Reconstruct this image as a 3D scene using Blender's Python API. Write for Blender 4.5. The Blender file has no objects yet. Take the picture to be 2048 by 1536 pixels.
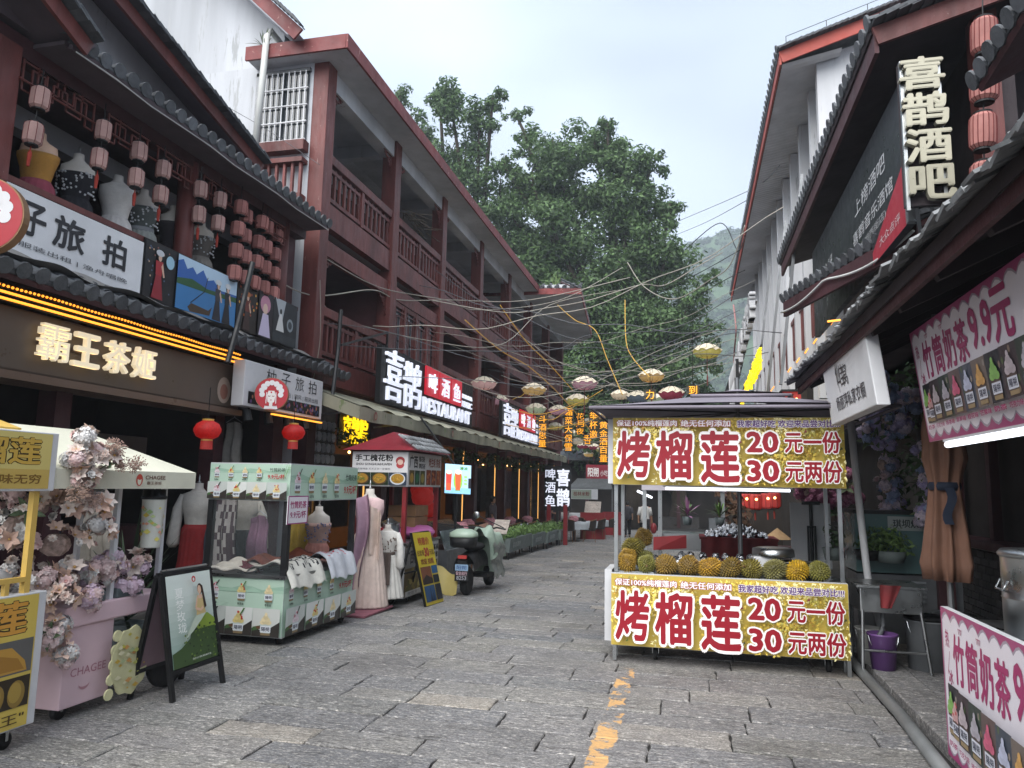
import bpy, math, random
from mathutils import Vector as V, Matrix as M, noise as mnoise
random.seed(7)
SC = bpy.context.scene
COL = SC.collection
R_ = math.radians
# ------------------------------------------------------------------ camera, sky, sun, exposure
CAMR = M(((0.9718535573417215, 0.012793733207165744, 0.2352381420451734),
          (0.23475133203550758, -0.13655894661345316, -0.9624154332757652),
          (0.019810986593205782, 0.9905493296602891, -0.13571864396521177)))
CAMP = V((0, 0, 1.65))
FPX = 1480.0
cd = bpy.data.cameras.new('camera'); cam = bpy.data.objects.new('camera', cd); COL.objects.link(cam)
cam.matrix_world = M.Translation(CAMP) @ CAMR.to_4x4()
cd.sensor_width = 36; cd.lens = 36 * FPX / 2048; cd.clip_end = 5000; cd.clip_start = .05
SC.camera = cam
w = bpy.data.worlds.new('World'); SC.world = w; w.use_nodes = True
wn, wl = w.node_tree.nodes, w.node_tree.links
wn.clear()
SUN_EL, SUN_ROT = R_(50), R_(200)
sky = wn.new('ShaderNodeTexSky'); sky.sky_type = 'NISHITA'; sky.sun_disc = False
sky.sun_elevation = SUN_EL; sky.sun_rotation = SUN_ROT
sky.air_density = 1.0; sky.dust_density = 4.0; sky.ozone_density = 1.0; sky.altitude = 200
hs = wn.new('ShaderNodeHueSaturation'); hs.inputs['Saturation'].default_value = .42
wl.new(sky.outputs[0], hs.inputs['Color'])
tc = wn.new('ShaderNodeTexCoord'); mp = wn.new('ShaderNodeMapping'); mp.inputs['Scale'].default_value = (1, 1, 2.2)
wl.new(tc.outputs['Generated'], mp.inputs[0])
cn = wn.new('ShaderNodeTexNoise'); cn.inputs['Scale'].default_value = 1.6; cn.inputs['Detail'].default_value = 3; cn.inputs['Roughness'].default_value = .45
wl.new(mp.outputs[0], cn.inputs['Vector'])
cr = wn.new('ShaderNodeMapRange'); cr.inputs[1].default_value = .38; cr.inputs[2].default_value = .68; cr.inputs[3].default_value = .25; cr.inputs[4].default_value = .85
wl.new(cn.outputs[0], cr.inputs[0])
mx = wn.new('ShaderNodeMix'); mx.data_type = 'RGBA'; mx.inputs[7].default_value = (6.5, 7.6, 9.2, 1)   # thin overcast veil
wl.new(cr.outputs[0], mx.inputs[0]); wl.new(hs.outputs[0], mx.inputs[6])
bg = wn.new('ShaderNodeBackground'); bg.inputs['Strength'].default_value = .05
wl.new(mx.outputs[2], bg.inputs[0])
wo = wn.new('ShaderNodeOutputWorld'); wl.new(bg.outputs[0], wo.inputs[0])
sd = bpy.data.lights.new('sun', 'SUN'); sd.energy = 1.5; sd.angle = R_(70); sd.color = (1, .985, .96)
sun = bpy.data.objects.new('sun', sd); COL.objects.link(sun)
sun.rotation_euler = (R_(90) - SUN_EL, 0, R_(180) - SUN_ROT)
SC.view_settings.view_transform = 'Standard'; SC.view_settings.look = 'None'
SC.view_settings.gamma = 1; SC.view_settings.exposure = 1.92; SC.view_settings.use_curve_mapping = False
SC.render.engine = 'CYCLES'
SC.cycles.use_denoising = True; SC.cycles.max_bounces = 6; SC.cycles.diffuse_bounces = 3; SC.cycles.glossy_bounces = 2
SC.cycles.transmission_bounces = 4; SC.cycles.transparent_max_bounces = 8; SC.cycles.volume_bounces = 0
SC.cycles.sample_clamp_indirect = 3; SC.cycles.caustics_reflective = False; SC.cycles.caustics_refractive = False

# ------------------------------------------------------------------ measuring helpers: a sight line of the survey photograph met with a plane
def ray(px, py): return CAMR @ V(((px - 1024) / FPX, -(py - 768) / FPX, -1))
def aX(px, py, X): d = ray(px, py); return CAMP + d * (X / d.x)
def aY(px, py, Y): d = ray(px, py); return CAMP + d * (Y / d.y)
def aZ(px, py, Z): d = ray(px, py); return CAMP + d * ((Z - CAMP.z) / d.z)
def gz(y): return -.022 * max(0., y - 8)
def aG(px, py):
    z = 0
    for i in range(30):
        p = aZ(px, py, z); z = gz(p.y)
    return p

# ------------------------------------------------------------------ mesh helpers
def lin(c):
    c = c / 255.
    return c / 12.92 if c <= .04045 else ((c + .055) / 1.055) ** 2.4
def hx(h):
    if not isinstance(h, str): return tuple(h)
    return tuple(lin(int(h[i:i + 2], 16)) for i in (0, 2, 4))

class MB:
    def __init__(s): s.v = []; s.f = []; s.c = []; s.cc = None
    def add(s, vs, fs, c=None):
        n = len(s.v); s.v += [V(p) for p in vs]; s.f += [tuple(i + n for i in f) for f in fs]
        s.c += [c] * len(fs); return s
    def box(s, x0, x1, y0, y1, z0, z1, c=None):
        return s.add([(x, y, z) for z in (z0, z1) for y in (y0, y1) for x in (x0, x1)],
                     [(0, 2, 3, 1), (4, 5, 7, 6), (0, 1, 5, 4), (2, 6, 7, 3), (0, 4, 6, 2), (1, 3, 7, 5)], c)
    def obox(s, ctr, size, mat=None, c=None):
        mat = mat or M.Identity(3); h = V(size) / 2; ctr = V(ctr)
        return s.add([ctr + mat @ V((x * h.x, y * h.y, z * h.z)) for z in (-1, 1) for y in (-1, 1) for x in (-1, 1)],
                     [(0, 2, 3, 1), (4, 5, 7, 6), (0, 1, 5, 4), (2, 6, 7, 3), (0, 4, 6, 2), (1, 3, 7, 5)], c)
    def bar(s, a, b, wd, ht=None, up=(0, 0, 1), c=None):
        a, b = V(a), V(b); ht = ht or wd; d = (b - a); L = d.length; d.normalize(); u = V(up)
        if abs(d.dot(u)) > .98: u = V((1, 0, 0))
        sd = d.cross(u).normalized(); u = sd.cross(d)
        return s.obox((a + b) / 2, (L, wd, ht), M((d, sd, u)).transposed(), c)
    def ring(s, ctr, r, n, ax=(0, 0, 1), ref=None):
        ax = V(ax).normalized(); ref = V(ref) if ref else (V((1, 0, 0)) if abs(ax.x) < .9 else V((0, 1, 0)))
        u = (ref - ax * ref.dot(ax)).normalized(); w_ = ax.cross(u)
        return [V(ctr) + (u * math.cos(2 * math.pi * i / n) + w_ * math.sin(2 * math.pi * i / n)) * r for i in range(n)]
    def cyl(s, a, b, r0, r1=None, n=10, caps=True, c=None):
        a, b = V(a), V(b); r1 = r0 if r1 is None else r1; ax = b - a
        vs = s.ring(a, r0, n, ax) + s.ring(b, r1, n, ax)
        fs = [(i, (i + 1) % n, n + (i + 1) % n, n + i) for i in range(n)]
        if caps: fs += [tuple(range(n - 1, -1, -1)), tuple(range(n, 2 * n))]
        return s.add(vs, fs, c)
    def tube(s, pts, r, n=6, c=None, closed=False):
        pts = [V(p) for p in pts]; vs = []; k = len(pts); rr = r if isinstance(r, (list, tuple)) else [r] * k
        for i, p in enumerate(pts):
            d = (pts[(i + 1) % k] - pts[i - 1]) if closed else (pts[min(i + 1, k - 1)] - pts[max(i - 1, 0)])
            ref = V((0, 0, 1)) if abs(d.normalized().z) < .9 else V((1, 0, 0))
            vs += s.ring(p, rr[i], n, d, ref)
        fs = []
        for j in range(k if closed else k - 1):
            a, b = j * n, ((j + 1) % k) * n
            fs += [(a + i, a + (i + 1) % n, b + (i + 1) % n, b + i) for i in range(n)]
        if not closed: fs += [tuple(range(n - 1, -1, -1)), tuple(range((k - 1) * n, k * n))]
        return s.add(vs, fs, c)
    def lathe(s, prof, n=16, ctr=(0, 0, 0), mat=None, c=None, fn=None, caps=True):
        ctr = V(ctr); vs = []
        for j, (r, z) in enumerate(prof):
            for i in range(n):
                a = 2 * math.pi * i / n; rr = r * (fn(a, j) if fn else 1)
                p = V((rr * math.cos(a), rr * math.sin(a), z)); vs.append(ctr + (mat @ p if mat else p))
        fs = []
        for j in range(len(prof) - 1):
            a, b = j * n, (j + 1) * n
            fs += [(a + i, a + (i + 1) % n, b + (i + 1) % n, b + i) for i in range(n)]
        if caps: fs += [tuple(range(n - 1, -1, -1)), tuple(range((len(prof) - 1) * n, len(prof) * n))]
        return s.add(vs, fs, c)
    def ball(s, ctr, r, nu=10, nv=7, fn=None, c=None, mat=None):
        r = V(r) if not isinstance(r, (int, float)) else V((r, r, r)); ctr = V(ctr); vs = []
        for j in range(nv + 1):
            t = math.pi * j / nv
            for i in range(nu):
                p = 2 * math.pi * i / nu; d = V((math.sin(t) * math.cos(p), math.sin(t) * math.sin(p), math.cos(t)))
                k = fn(d) if fn else 1; q = V((d.x * r.x, d.y * r.y, d.z * r.z)) * k
                vs.append(ctr + (mat @ q if mat else q))
        fs = []
        for j in range(nv):
            for i in range(nu):
                a, b = j * nu + i, j * nu + (i + 1) % nu
                fs.append((a, a + nu, b + nu, b))
        return s.add(vs, fs, c)
    def grid(s, fn, nu, nv, c=None, closed=False):
        vs = [fn(i / nu, j / nv) for j in range(nv + 1) for i in range(nu + 1)]
        return s.add(vs, [(j * (nu + 1) + i, j * (nu + 1) + i + 1, (j + 1) * (nu + 1) + i + 1, (j + 1) * (nu + 1) + i) for j in range(nv) for i in range(nu)], c)
    def sheet(s, fn, nu, nv, th, c=None):
        """a thin solid cloth-like sheet: fn(u,v) and its copy th behind"""
        def nrm(u, v):
            e = .01; a = V(fn(min(u + e, 1), v)) - V(fn(max(u - e, 0), v)); b = V(fn(u, min(v + e, 1))) - V(fn(u, max(v - e, 0)))
            q = a.cross(b); return q.normalized() if q.length > 1e-9 else V((0, 0, 1))
        s.grid(fn, nu, nv, c); s.grid(lambda u, v: V(fn(1 - u, v)) - nrm(1 - u, v) * th, nu, nv, c); return s
    def prism(s, pts, off, c=None):
        """closed polygon pts (3d, in order) extruded by vector off"""
        n = len(pts); off = V(off)
        return s.add([V(p) for p in pts] + [V(p) + off for p in pts],
                     [tuple(range(n - 1, -1, -1)), tuple(range(n, 2 * n))] + [(i, (i + 1) % n, n + (i + 1) % n, n + i) for i in range(n)], c)
    def mesh(s, name, mat, smooth=False, off=None, inv=None):
        me = bpy.data.meshes.new(name)
        vs = s.v if inv is None else [inv @ p for p in s.v]
        me.from_pydata([tuple(p) for p in vs], [], s.f)
        if any(c is not None for c in s.c):
            at = me.color_attributes.new('Col', 'FLOAT_COLOR', 'CORNER')
            data = []
            for f, c in zip(s.f, s.c):
                c = hx(c) if c is not None else (1, 1, 1); data += [c[0], c[1], c[2], 1.] * len(f)
            at.data.foreach_set('color', data)
        if smooth: me.polygons.foreach_set('use_smooth', [True] * len(me.polygons))
        if mat is not None: me.materials.append(MAT[mat] if isinstance(mat, str) else mat)
        return me

W = {}
def tag(o, label, cat, group=None, kind=None):
    if label: o['label'] = label
    if cat: o['category'] = cat
    if group: o['group'] = group
    if kind: o['kind'] = kind
    return o
def T(name, label, cat, loc=(0, 0, 0), rz=0, group=None):
    o = bpy.data.objects.new(name, None); COL.objects.link(o); o.empty_display_size = .1
    o.location = loc; o.rotation_euler = (0, 0, rz); W[o] = M.Translation(V(loc)) @ M.Rotation(rz, 4, 'Z')
    return tag(o, label, cat, group)
def O(name, mb, mat, parent=None, smooth=False, label=None, cat=None, group=None, kind=None, bevel=0):
    """link a mesh made in world coordinates"""
    if parent is None:
        xs = [p.x for p in mb.v]; ys = [p.y for p in mb.v]; zs = [p.z for p in mb.v]
        loc = V(((min(xs) + max(xs)) / 2, (min(ys) + max(ys)) / 2, min(zs))); Wm = M.Translation(loc)
    else: Wm = W[parent]
    me = mb.mesh(name, mat, smooth, inv=Wm.inverted())
    o = bpy.data.objects.new(name, me); COL.objects.link(o)
    if parent is None: o.matrix_basis = Wm
    else: o.parent = parent
    W[o] = Wm
    if bevel:
        b = o.modifiers.new('bevel', 'BEVEL'); b.width = bevel; b.segments = 2; b.limit_method = 'ANGLE'; b.angle_limit = R_(40)
    if smooth == 'auto':
        pass
    return tag(o, label, cat, group, kind)
def I(name, me, parent, mw):
    """link shared mesh data as a part of parent, mw its world matrix"""
    o = bpy.data.objects.new(name, me); COL.objects.link(o)
    if parent is not None: o.parent = parent; o.matrix_basis = W[parent].inverted() @ mw
    else: o.matrix_basis = mw
    W[o] = mw
    return o
def dup(root, loc, rz=0, label=None, group=None, sc=1):
    r = root.copy(); COL.objects.link(r); r.location = loc; r.rotation_euler = (0, 0, rz); r.scale = (sc, sc, sc)
    W[r] = M.Translation(V(loc)) @ M.Rotation(rz, 4, 'Z')
    if label: r['label'] = label
    if group: r['group'] = group
    for ch in list(root.children):
        c = ch.copy(); COL.objects.link(c); c.parent = r
        for g in list(ch.children):
            d = g.copy(); COL.objects.link(d); d.parent = c
    return r
def rotz(a): return M.Rotation(a, 4, 'Z')

# ------------------------------------------------------------------ materials
MAT = {}
def pm(name, col, rough=.6, var=.14, scale=5., bump=.0, bscale=40., metal=0., emit=None, es=0., spec=.4, rand=.1, chip=None, chipt=.66, alpha=1., trans=0., grime=.25, attr=False, stretch=None):
    m = bpy.data.materials.new(name); m.use_nodes = True; n, l = m.node_tree.nodes, m.node_tree.links
    b = n['Principled BSDF']; tcn = n.new('ShaderNodeTexCoord'); oi = n.new('ShaderNodeObjectInfo')
    add = n.new('ShaderNodeVectorMath'); add.operation = 'MULTIPLY_ADD'; add.inputs[1].default_value = (1, 1, 1)
    mu = n.new('ShaderNodeMath'); mu.operation = 'MULTIPLY'; mu.inputs[1].default_value = 43.; l.new(oi.outputs['Random'], mu.inputs[0])
    l.new(tcn.outputs['Object'], add.inputs[0]); l.new(mu.outputs[0], add.inputs[2]); vec = add.outputs[0]
    if stretch:
        mpn = n.new('ShaderNodeMapping'); mpn.inputs['Scale'].default_value = stretch; l.new(vec, mpn.inputs[0]); vec = mpn.outputs[0]
    def noise(sc, det=5, ro=.6):
        t = n.new('ShaderNodeTexNoise'); t.inputs['Scale'].default_value = sc; t.inputs['Detail'].default_value = det; t.inputs['Roughness'].default_value = ro
        l.new(vec, t.inputs['Vector']); return t.outputs['Fac']
    def mr(src, a, b_, c, d):
        t = n.new('ShaderNodeMapRange'); l.new(src, t.inputs[0])
        for i, q in enumerate((a, b_, c, d)): t.inputs[i + 1].default_value = q
        return t.outputs[0]
    def mix(fac, a, b_, mode='MIX'):
        t = n.new('ShaderNodeMix'); t.data_type = 'RGBA'; t.blend_type = mode
        for sock, q in ((0, fac), (6, a), (7, b_)):
            if isinstance(q, (int, float)): t.inputs[sock].default_value = q
            elif isinstance(q, tuple): t.inputs[sock].default_value = (*q[:3], 1)
            else: l.new(q, t.inputs[sock])
        return t.outputs[2]
    if attr:
        ca = n.new('ShaderNodeVertexColor'); ca.layer_name = 'Col'; base = ca.outputs[0]
    else: base = hx(col)
    f1 = mr(noise(scale), .3, .7, 1 - var, 1 + var)
    f2 = mr(noise(scale * .22, 4), .35, .7, 1 - grime, 1 + grime * .25)
    f3 = mr(oi.outputs['Random'], 0, 1, 1 - rand, 1 + rand)
    g = n.new('ShaderNodeMath'); g.operation = 'MULTIPLY'; l.new(f1, g.inputs[0]); l.new(f2, g.inputs[1])
    g2 = n.new('ShaderNodeMath'); g2.operation = 'MULTIPLY'; l.new(g.outputs[0], g2.inputs[0]); l.new(f3, g2.inputs[1])
    hsn = n.new('ShaderNodeVectorMath'); hsn.operation = 'SCALE'
    if isinstance(base, tuple): hsn.inputs[0].default_value = base
    else: l.new(base, hsn.inputs[0])
    l.new(g2.outputs[0], hsn.inputs['Scale']); colout = hsn.outputs[0]
    if chip:
        cm = mr(noise(scale * 2.6, 8, .72), chipt, chipt + .03, 0, 1); colout = mix(cm, colout, hx(chip))
    l.new(colout, b.inputs['Base Color'])
    rr = mr(noise(scale * 1.7), .3, .7, max(0, rough - .1), min(1, rough + .12)); l.new(rr, b.inputs['Roughness'])
    b.inputs['Metallic'].default_value = metal; b.inputs['Specular IOR Level'].default_value = spec
    if bump:
        bn = n.new('ShaderNodeBump'); bn.inputs['Strength'].default_value = bump; bn.inputs['Distance'].default_value = .02
        l.new(noise(bscale, 6, .65), bn.inputs['Height']); l.new(bn.outputs[0], b.inputs['Normal'])
    if es:
        b.inputs['Emission Strength'].default_value = es
        if emit == 'attr': l.new(colout, b.inputs['Emission Color'])
        else: b.inputs['Emission Color'].default_value = (*hx(emit), 1)
    if trans: b.inputs['Transmission Weight'].default_value = trans
    if alpha < 1: b.inputs['Alpha'].default_value = alpha
    if es and name != 'tube_white': m.cycles.emission_sampling = 'NONE'
    MAT[name] = m; return m
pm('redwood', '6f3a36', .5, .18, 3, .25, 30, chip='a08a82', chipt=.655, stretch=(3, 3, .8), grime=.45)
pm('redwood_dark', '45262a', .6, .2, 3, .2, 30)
pm('maroon_wall', '75494a', .65, .2, 2, .2, 20)
pm('plaster', 'c3c6ca', .85, .05, 1.6, .12, 14, grime=.3, chip='a3a5a6', chipt=.6, stretch=(2.2, 2.2, .22))
pm('white_wall', 'd0d1d3', .8, .05, 1.6, .1, 14, grime=.25, chip='a9aaab', chipt=.61, stretch=(2.2, 2.2, .2))
pm('plaster_grey', 'b9bcc2', .85, .08, 1.5, .1, 14, grime=.35)
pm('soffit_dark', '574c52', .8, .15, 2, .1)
pm('fascia_red', '823a39', .6, .22, 3, .2, 25, chip='b58f85', chipt=.62, grime=.45)
pm('fascia_orange', 'a5493d', .6, .12, 3, .1)
pm('tile', '53565a', .62, .28, 9, .35, 40, rand=.3, chip='6f7578', chipt=.69)
pm('tile_light', '85888a', .6, .3, 9, .3, 40, rand=.3)
pm('black_metal', '1b1c1e', .45, .1, 6, spec=.5)
pm('black_paint', '131416', .55, .12, 5)
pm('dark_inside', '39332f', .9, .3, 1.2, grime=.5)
pm('steel', 'aeb1b2', .32, .06, 3, metal=1, grime=.1)
pm('grey_metal', '77797b', .45, .12, 6, metal=.6)
pm('white_paint', 'd9dadc', .5, .05, 4, grime=.18)
pm('grey_white', 'cbccce', .55, .06, 4, grime=.2)
pm('pvc', 'c6c8c4', .45, .06, 3, grime=.25)
pm('print', 'ffffff', .42, .03, 3, attr=True, grime=.1, rand=.02, spec=.4)
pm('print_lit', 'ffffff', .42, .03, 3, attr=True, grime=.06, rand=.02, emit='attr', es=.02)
pm('screen', 'ffffff', .25, .01, 3, attr=True, grime=.02, rand=.0, emit='attr', es=.4)
pm('cloth_attr', 'ffffff', .9, .1, 14, .25, 90, attr=True, grime=.15)
pm('leaf_attr', 'ffffff', .6, .15, 20, attr=True, grime=.1, rand=.12)
pm('plain_attr', 'ffffff', .55, .1, 8, attr=True, grime=.15, rand=.04)
pm('lit_cream', 'fff3d8', .5, .02, 3, emit='ffe9c0', es=.12)
pm('lit_white', 'ffffff', .4, .02, 3, emit='dfe6ff', es=.16)
pm('led_orange', 'ffb050', .4, .02, 3, emit='ff9a30', es=.55)
pm('led_warm', 'ffd090', .4, .02, 3, emit='ffb860', es=.3)
pm('neon_yellow', 'ffe030', .4, .02, 3, emit='ffd21a', es=.35)
pm('neon_gold', 'ffb030', .4, .02, 3, emit='ffa51c', es=.28)
pm('tube_white', 'ffffff', .4, .02, 3, emit='eef4ff', es=.8)
pm('bulb', 'ffd9a0', .4, .02, 3, emit='ffc070', es=2.2)
pm('glass', '8a9496', .05, .0, 3, trans=.0, alpha=.07, spec=.5, grime=.0, rand=0)
pm('window_glass', '2b3136', .08, .1, 2, spec=.7)
pm('brick_dark', '3b3836', .8, .2, 6, .3, 30, rand=.3)
pm('concrete', '77746f', .88, .18, 3, .3, 30, grime=.35)
pm('dirt', '2e2c2a', .95, .25, 8, .4, 40)
pm('rubber', '19191a', .8, .1, 10)
pm('gold_plastic', 'd9b45c', .45, .08, 5)
# ------------------------------------------------------------------ lettering and flat print
_TX = {}
def glyphs(body):
    if body not in _TX:
        c = bpy.data.curves.new('t', 'FONT'); c.body = body; c.resolution_u = 2
        o = bpy.data.objects.new('t', c); me = o.to_mesh()
        vs = [tuple(p.co) for p in me.vertices]; fs = [tuple(p.vertices) for p in me.polygons]
        o.to_mesh_clear(); bpy.data.objects.remove(o); bpy.data.curves.remove(c)
        xs = [p[0] for p in vs] or [0, 1]; ys = [p[1] for p in vs] or [0, 1]
        _TX[body] = (vs, fs, min(xs), max(xs), min(ys), max(ys))
    return _TX[body]
def ring_off(r, n): return [(0, 0)] + ([(r * math.cos(2 * math.pi * i / n), r * math.sin(2 * math.pi * i / n)) for i in range(n)] if r else [])
class PR:
    """flat print: coloured shapes on a plane (o, u right, v up), each layer a hair above the last"""
    def __init__(s, o, u, v, step=.0004):
        s.o = V(o); s.u = V(u); s.v = V(v); s.n = s.u.normalized().cross(s.v.normalized()).normalized(); s.k = 1; s.step = step; s.mb = MB(); s.inc = 1.
    def P(s, a, b, k=None): return s.o + s.u * a + s.v * b + s.n * (s.step * (s.k if k is None else k))
    def nxt(s): s.k += s.inc; return s
    def tight(s, on=True): s.inc = .06 if on else 1.; return s
    def poly(s, pts, c): s.mb.add([s.P(*p) for p in pts], [tuple(range(len(pts)))], c); return s.nxt()
    def rect(s, a0, b0, a1, b1, c): return s.poly([(a0, b0), (a1, b0), (a1, b1), (a0, b1)], c)
    def ell(s, a, b, ra, rb, c, n=18, t0=0., t1=2 * math.pi): return s.poly([(a + ra * math.cos(t0 + (t1 - t0) * i / n), b + rb * math.sin(t0 + (t1 - t0) * i / n)) for i in range(n)], c)
    def line(s, pts, wd, c):
        for p, q in zip(pts, pts[1:]):
            d = V((q[0] - p[0], q[1] - p[1])); L = d.length or 1; nx, ny = -d.y / L * wd / 2, d.x / L * wd / 2
            s.mb.add([s.P(p[0] + nx, p[1] + ny), s.P(p[0] - nx, p[1] - ny), s.P(q[0] - nx, q[1] - ny), s.P(q[0] + nx, q[1] + ny)], [(0, 1, 2, 3)], c)
        return s.nxt()
    def text(s, body, a0, b0, a1, b1, c, bold=.0, shear=0., keep=False, vert=False):
        if vert:
            n = len(body); h = (b1 - b0) / n
            for i, ch in enumerate(body): s.text(ch, a0, b1 - (i + 1) * h + h * .05, a1, b1 - i * h - h * .05, c, bold)
            return s
        vs, fs, x0, x1, y0, y1 = glyphs(body); x0 -= bold; x1 += bold; y0 -= bold; y1 += bold
        sx, sy = (a1 - a0) / (x1 - x0 or 1), (b1 - b0) / (y1 - y0 or 1); k0 = s.k
        for i, (ox, oy) in enumerate(ring_off(bold, 6 if len(body) < 6 else 4)):
            k = k0 + .05 * i; s.mb.add([s.P(a0 + (x + ox - x0) * sx + shear * (y - y0) * sy, b0 + (y + oy - y0) * sy, k) for x, y, z in vs], fs, c)
        return s.nxt()
    def outl(s, body, a0, b0, a1, b1, c, oc, bold=.01, ow=.05):
        """lettering with an outline: the same glyphs laid under it, fattened"""
        vs, fs, x0, x1, y0, y1 = glyphs(body); x0 -= bold; x1 += bold; y0 -= bold; y1 += bold; sx, sy = (a1 - a0) / (x1 - x0), (b1 - b0) / (y1 - y0); k0 = s.k
        for i, (ox, oy) in enumerate(ring_off(bold + ow, 12 if len(body) < 3 else 8)):
            s.mb.add([s.P(a0 + (x + ox - x0) * sx, b0 + (y + oy - y0) * sy, k0 + .05 * i) for x, y, z in vs], fs, oc)
        s.nxt(); return s.text(body, a0, b0, a1, b1, c, bold)
    def build(s, name, parent, mat='print', **k): return O(name, s.mb, mat, parent, **k)
def letters3d(body, o, u, v, w_, h_, depth, bold=.03):
    """solid channel letters: front, back and sides"""
    o, u, v = V(o), V(u), V(v); n = u.cross(v).normalized()
    vs, fs, x0, x1, y0, y1 = glyphs(body); x0 -= bold; x1 += bold; y0 -= bold; y1 += bold; sx, sy = w_ / (x1 - x0), h_ / (y1 - y0); mb = MB(); ed = {}
    for f in fs:
        for i in range(len(f)): ed[(f[i], f[(i + 1) % len(f)])] = 1
    sides = [(a, b) for (a, b) in ed if (b, a) not in ed]; k = len(vs)
    for i, (ox, oy) in enumerate(ring_off(bold, 6)):
        pf = [o + u * ((x + ox - x0) * sx) + v * ((y + oy - y0) * sy) + n * (depth - .0006 * i) for x, y, z in vs]; pb = [p - n * depth for p in pf]
        mb.add(pf + pb, list(fs) + [tuple(j + k for j in reversed(f)) for f in fs] + [(b, a, a + k, b + k) for a, b in sides])
    return mb
XP, XN, YP, YN, ZP = V((1, 0, 0)), V((-1, 0, 0)), V((0, 1, 0)), V((0, -1, 0)), V((0, 0, 1))

# ------------------------------------------------------------------ ground
def stone_mat():
    m = bpy.data.materials.new('paving_stone'); m.use_nodes = True; n, l = m.node_tree.nodes, m.node_tree.links; b = n['Principled BSDF']
    ge = n.new('ShaderNodeNewGeometry'); oi = n.new('ShaderNodeObjectInfo')
    ad = n.new('ShaderNodeMath'); ad.operation = 'ADD'; l.new(ge.outputs['Random Per Island'], ad.inputs[0]); l.new(oi.outputs['Random'], ad.inputs[1])
    fr = n.new('ShaderNodeMath'); fr.operation = 'FRACT'; l.new(ad.outputs[0], fr.inputs[0])
    def noise(sc, det, ro=.6, st=None, w=None):
        t = n.new('ShaderNodeTexNoise'); t.inputs['Scale'].default_value = sc; t.inputs['Detail'].default_value = det; t.inputs['Roughness'].default_value = ro
        if st or w is not None:
            mp_ = n.new('ShaderNodeMapping'); mp_.inputs['Scale'].default_value = st or (1, 1, 1); l.new(ge.outputs['Position'], mp_.inputs[0]); l.new(mp_.outputs[0], t.inputs['Vector'])
            if w is not None:
                cb = n.new('ShaderNodeCombineXYZ'); mm = n.new('ShaderNodeMath'); mm.operation = 'MULTIPLY'; mm.inputs[1].default_value = 90; l.new(fr.outputs[0], mm.inputs[0]); l.new(mm.outputs[0], cb.inputs[2]); l.new(cb.outputs[0], mp_.inputs['Location'])
        else: l.new(ge.outputs['Position'], t.inputs['Vector'])
        return t.outputs['Fac']
    def mr(src, a, b_, c, d):
        t = n.new('ShaderNodeMapRange'); l.new(src, t.inputs[0])
        for i, q in enumerate((a, b_, c, d)): t.inputs[i + 1].default_value = q
        return t.outputs[0]
    def mix(f, a, b_, mode='MIX'):
        t = n.new('ShaderNodeMix'); t.data_type = 'RGBA'; t.blend_type = mode
        for sk, q in ((0, f), (6, a), (7, b_)):
            if isinstance(q, (int, float)): t.inputs[sk].default_value = q
            elif isinstance(q, tuple): t.inputs[sk].default_value = (*q, 1)
            else: l.new(q, t.inputs[sk])
        return t.outputs[2]
    cr_ = n.new('ShaderNodeValToRGB'); l.new(fr.outputs[0], cr_.inputs[0]); e = cr_.color_ramp.elements
    e[0].position = 0; e[0].color = (*hx('6c6b6a'), 1); e[1].position = 1; e[1].color = (*hx('938c81'), 1)
    for p, c in ((.2, '777573'), (.4, '606367'), (.55, '75736c'), (.7, '807e7a'), (.85, '6c6c6d')):
        q = e.new(p); q.color = (*hx(c), 1)
    c0 = mix(mr(noise(3.2, 6, .62, w=1), .3, .7, 0, 1), cr_.outputs[0], mix(.5, cr_.outputs[0], hx('68676a')), 'MIX')
    sp = mr(noise(38, 9, .8, (.5, 1.5, 1), 1), .52, .64, 0, .9)                 # pale chipped flecks
    c1 = mix(sp, c0, hx('c6c1b9'))
    dk = mr(noise(16, 8, .75, (.45, 1.7, 1), 1), .53, .66, 0, .8); c2 = mix(dk, c1, hx('3b3937'))
    fine = mr(noise(85, 6, .7, (.7, 1.3, 1), 1), .38, .62, .5, 1.6); c2 = mix(1., c2, fine, 'MULTIPLY')
    wet = mr(noise(.55, 4), .5, .66, 0, .4); c3 = mix(wet, c2, mix(1., c2, hx('8a8886'), 'MULTIPLY'))
    # worn yellow line painted along the paving
    sx = n.new('ShaderNodeSeparateXYZ'); l.new(ge.outputs['Position'], sx.inputs[0])
    A, B = aG(1262, 1318), aG(1190, 1536); sl = (A.x - B.x) / (A.y - B.y)
    ml = n.new('ShaderNodeMath'); ml.operation = 'MULTIPLY_ADD'; ml.inputs[1].default_value = -sl; l.new(sx.outputs[1], ml.inputs[0]); l.new(sx.outputs[0], ml.inputs[2])
    su = n.new('ShaderNodeMath'); su.operation = 'SUBTRACT'; su.inputs[1].default_value = B.x - sl * B.y; l.new(ml.outputs[0], su.inputs[0])
    ab = n.new('ShaderNodeMath'); ab.operation = 'ABSOLUTE'; l.new(su.outputs[0], ab.inputs[0])
    wob = n.new('ShaderNodeMath'); wob.operation = 'MULTIPLY_ADD'; wob.inputs[1].default_value = .11; l.new(noise(7, 4), wob.inputs[0]); l.new(ab.outputs[0], wob.inputs[2])
    inl = mr(wob.outputs[0], .118, .126, 1, 0)
    worn = mr(noise(2.6, 7, .72), .5, .53, 0, .92)
    near = mr(sx.outputs[1], 7.0, 7.2, 1, 0)
    k1 = n.new('ShaderNodeMath'); k1.operation = 'MULTIPLY'; l.new(inl, k1.inputs[0]); l.new(worn, k1.inputs[1])
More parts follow.
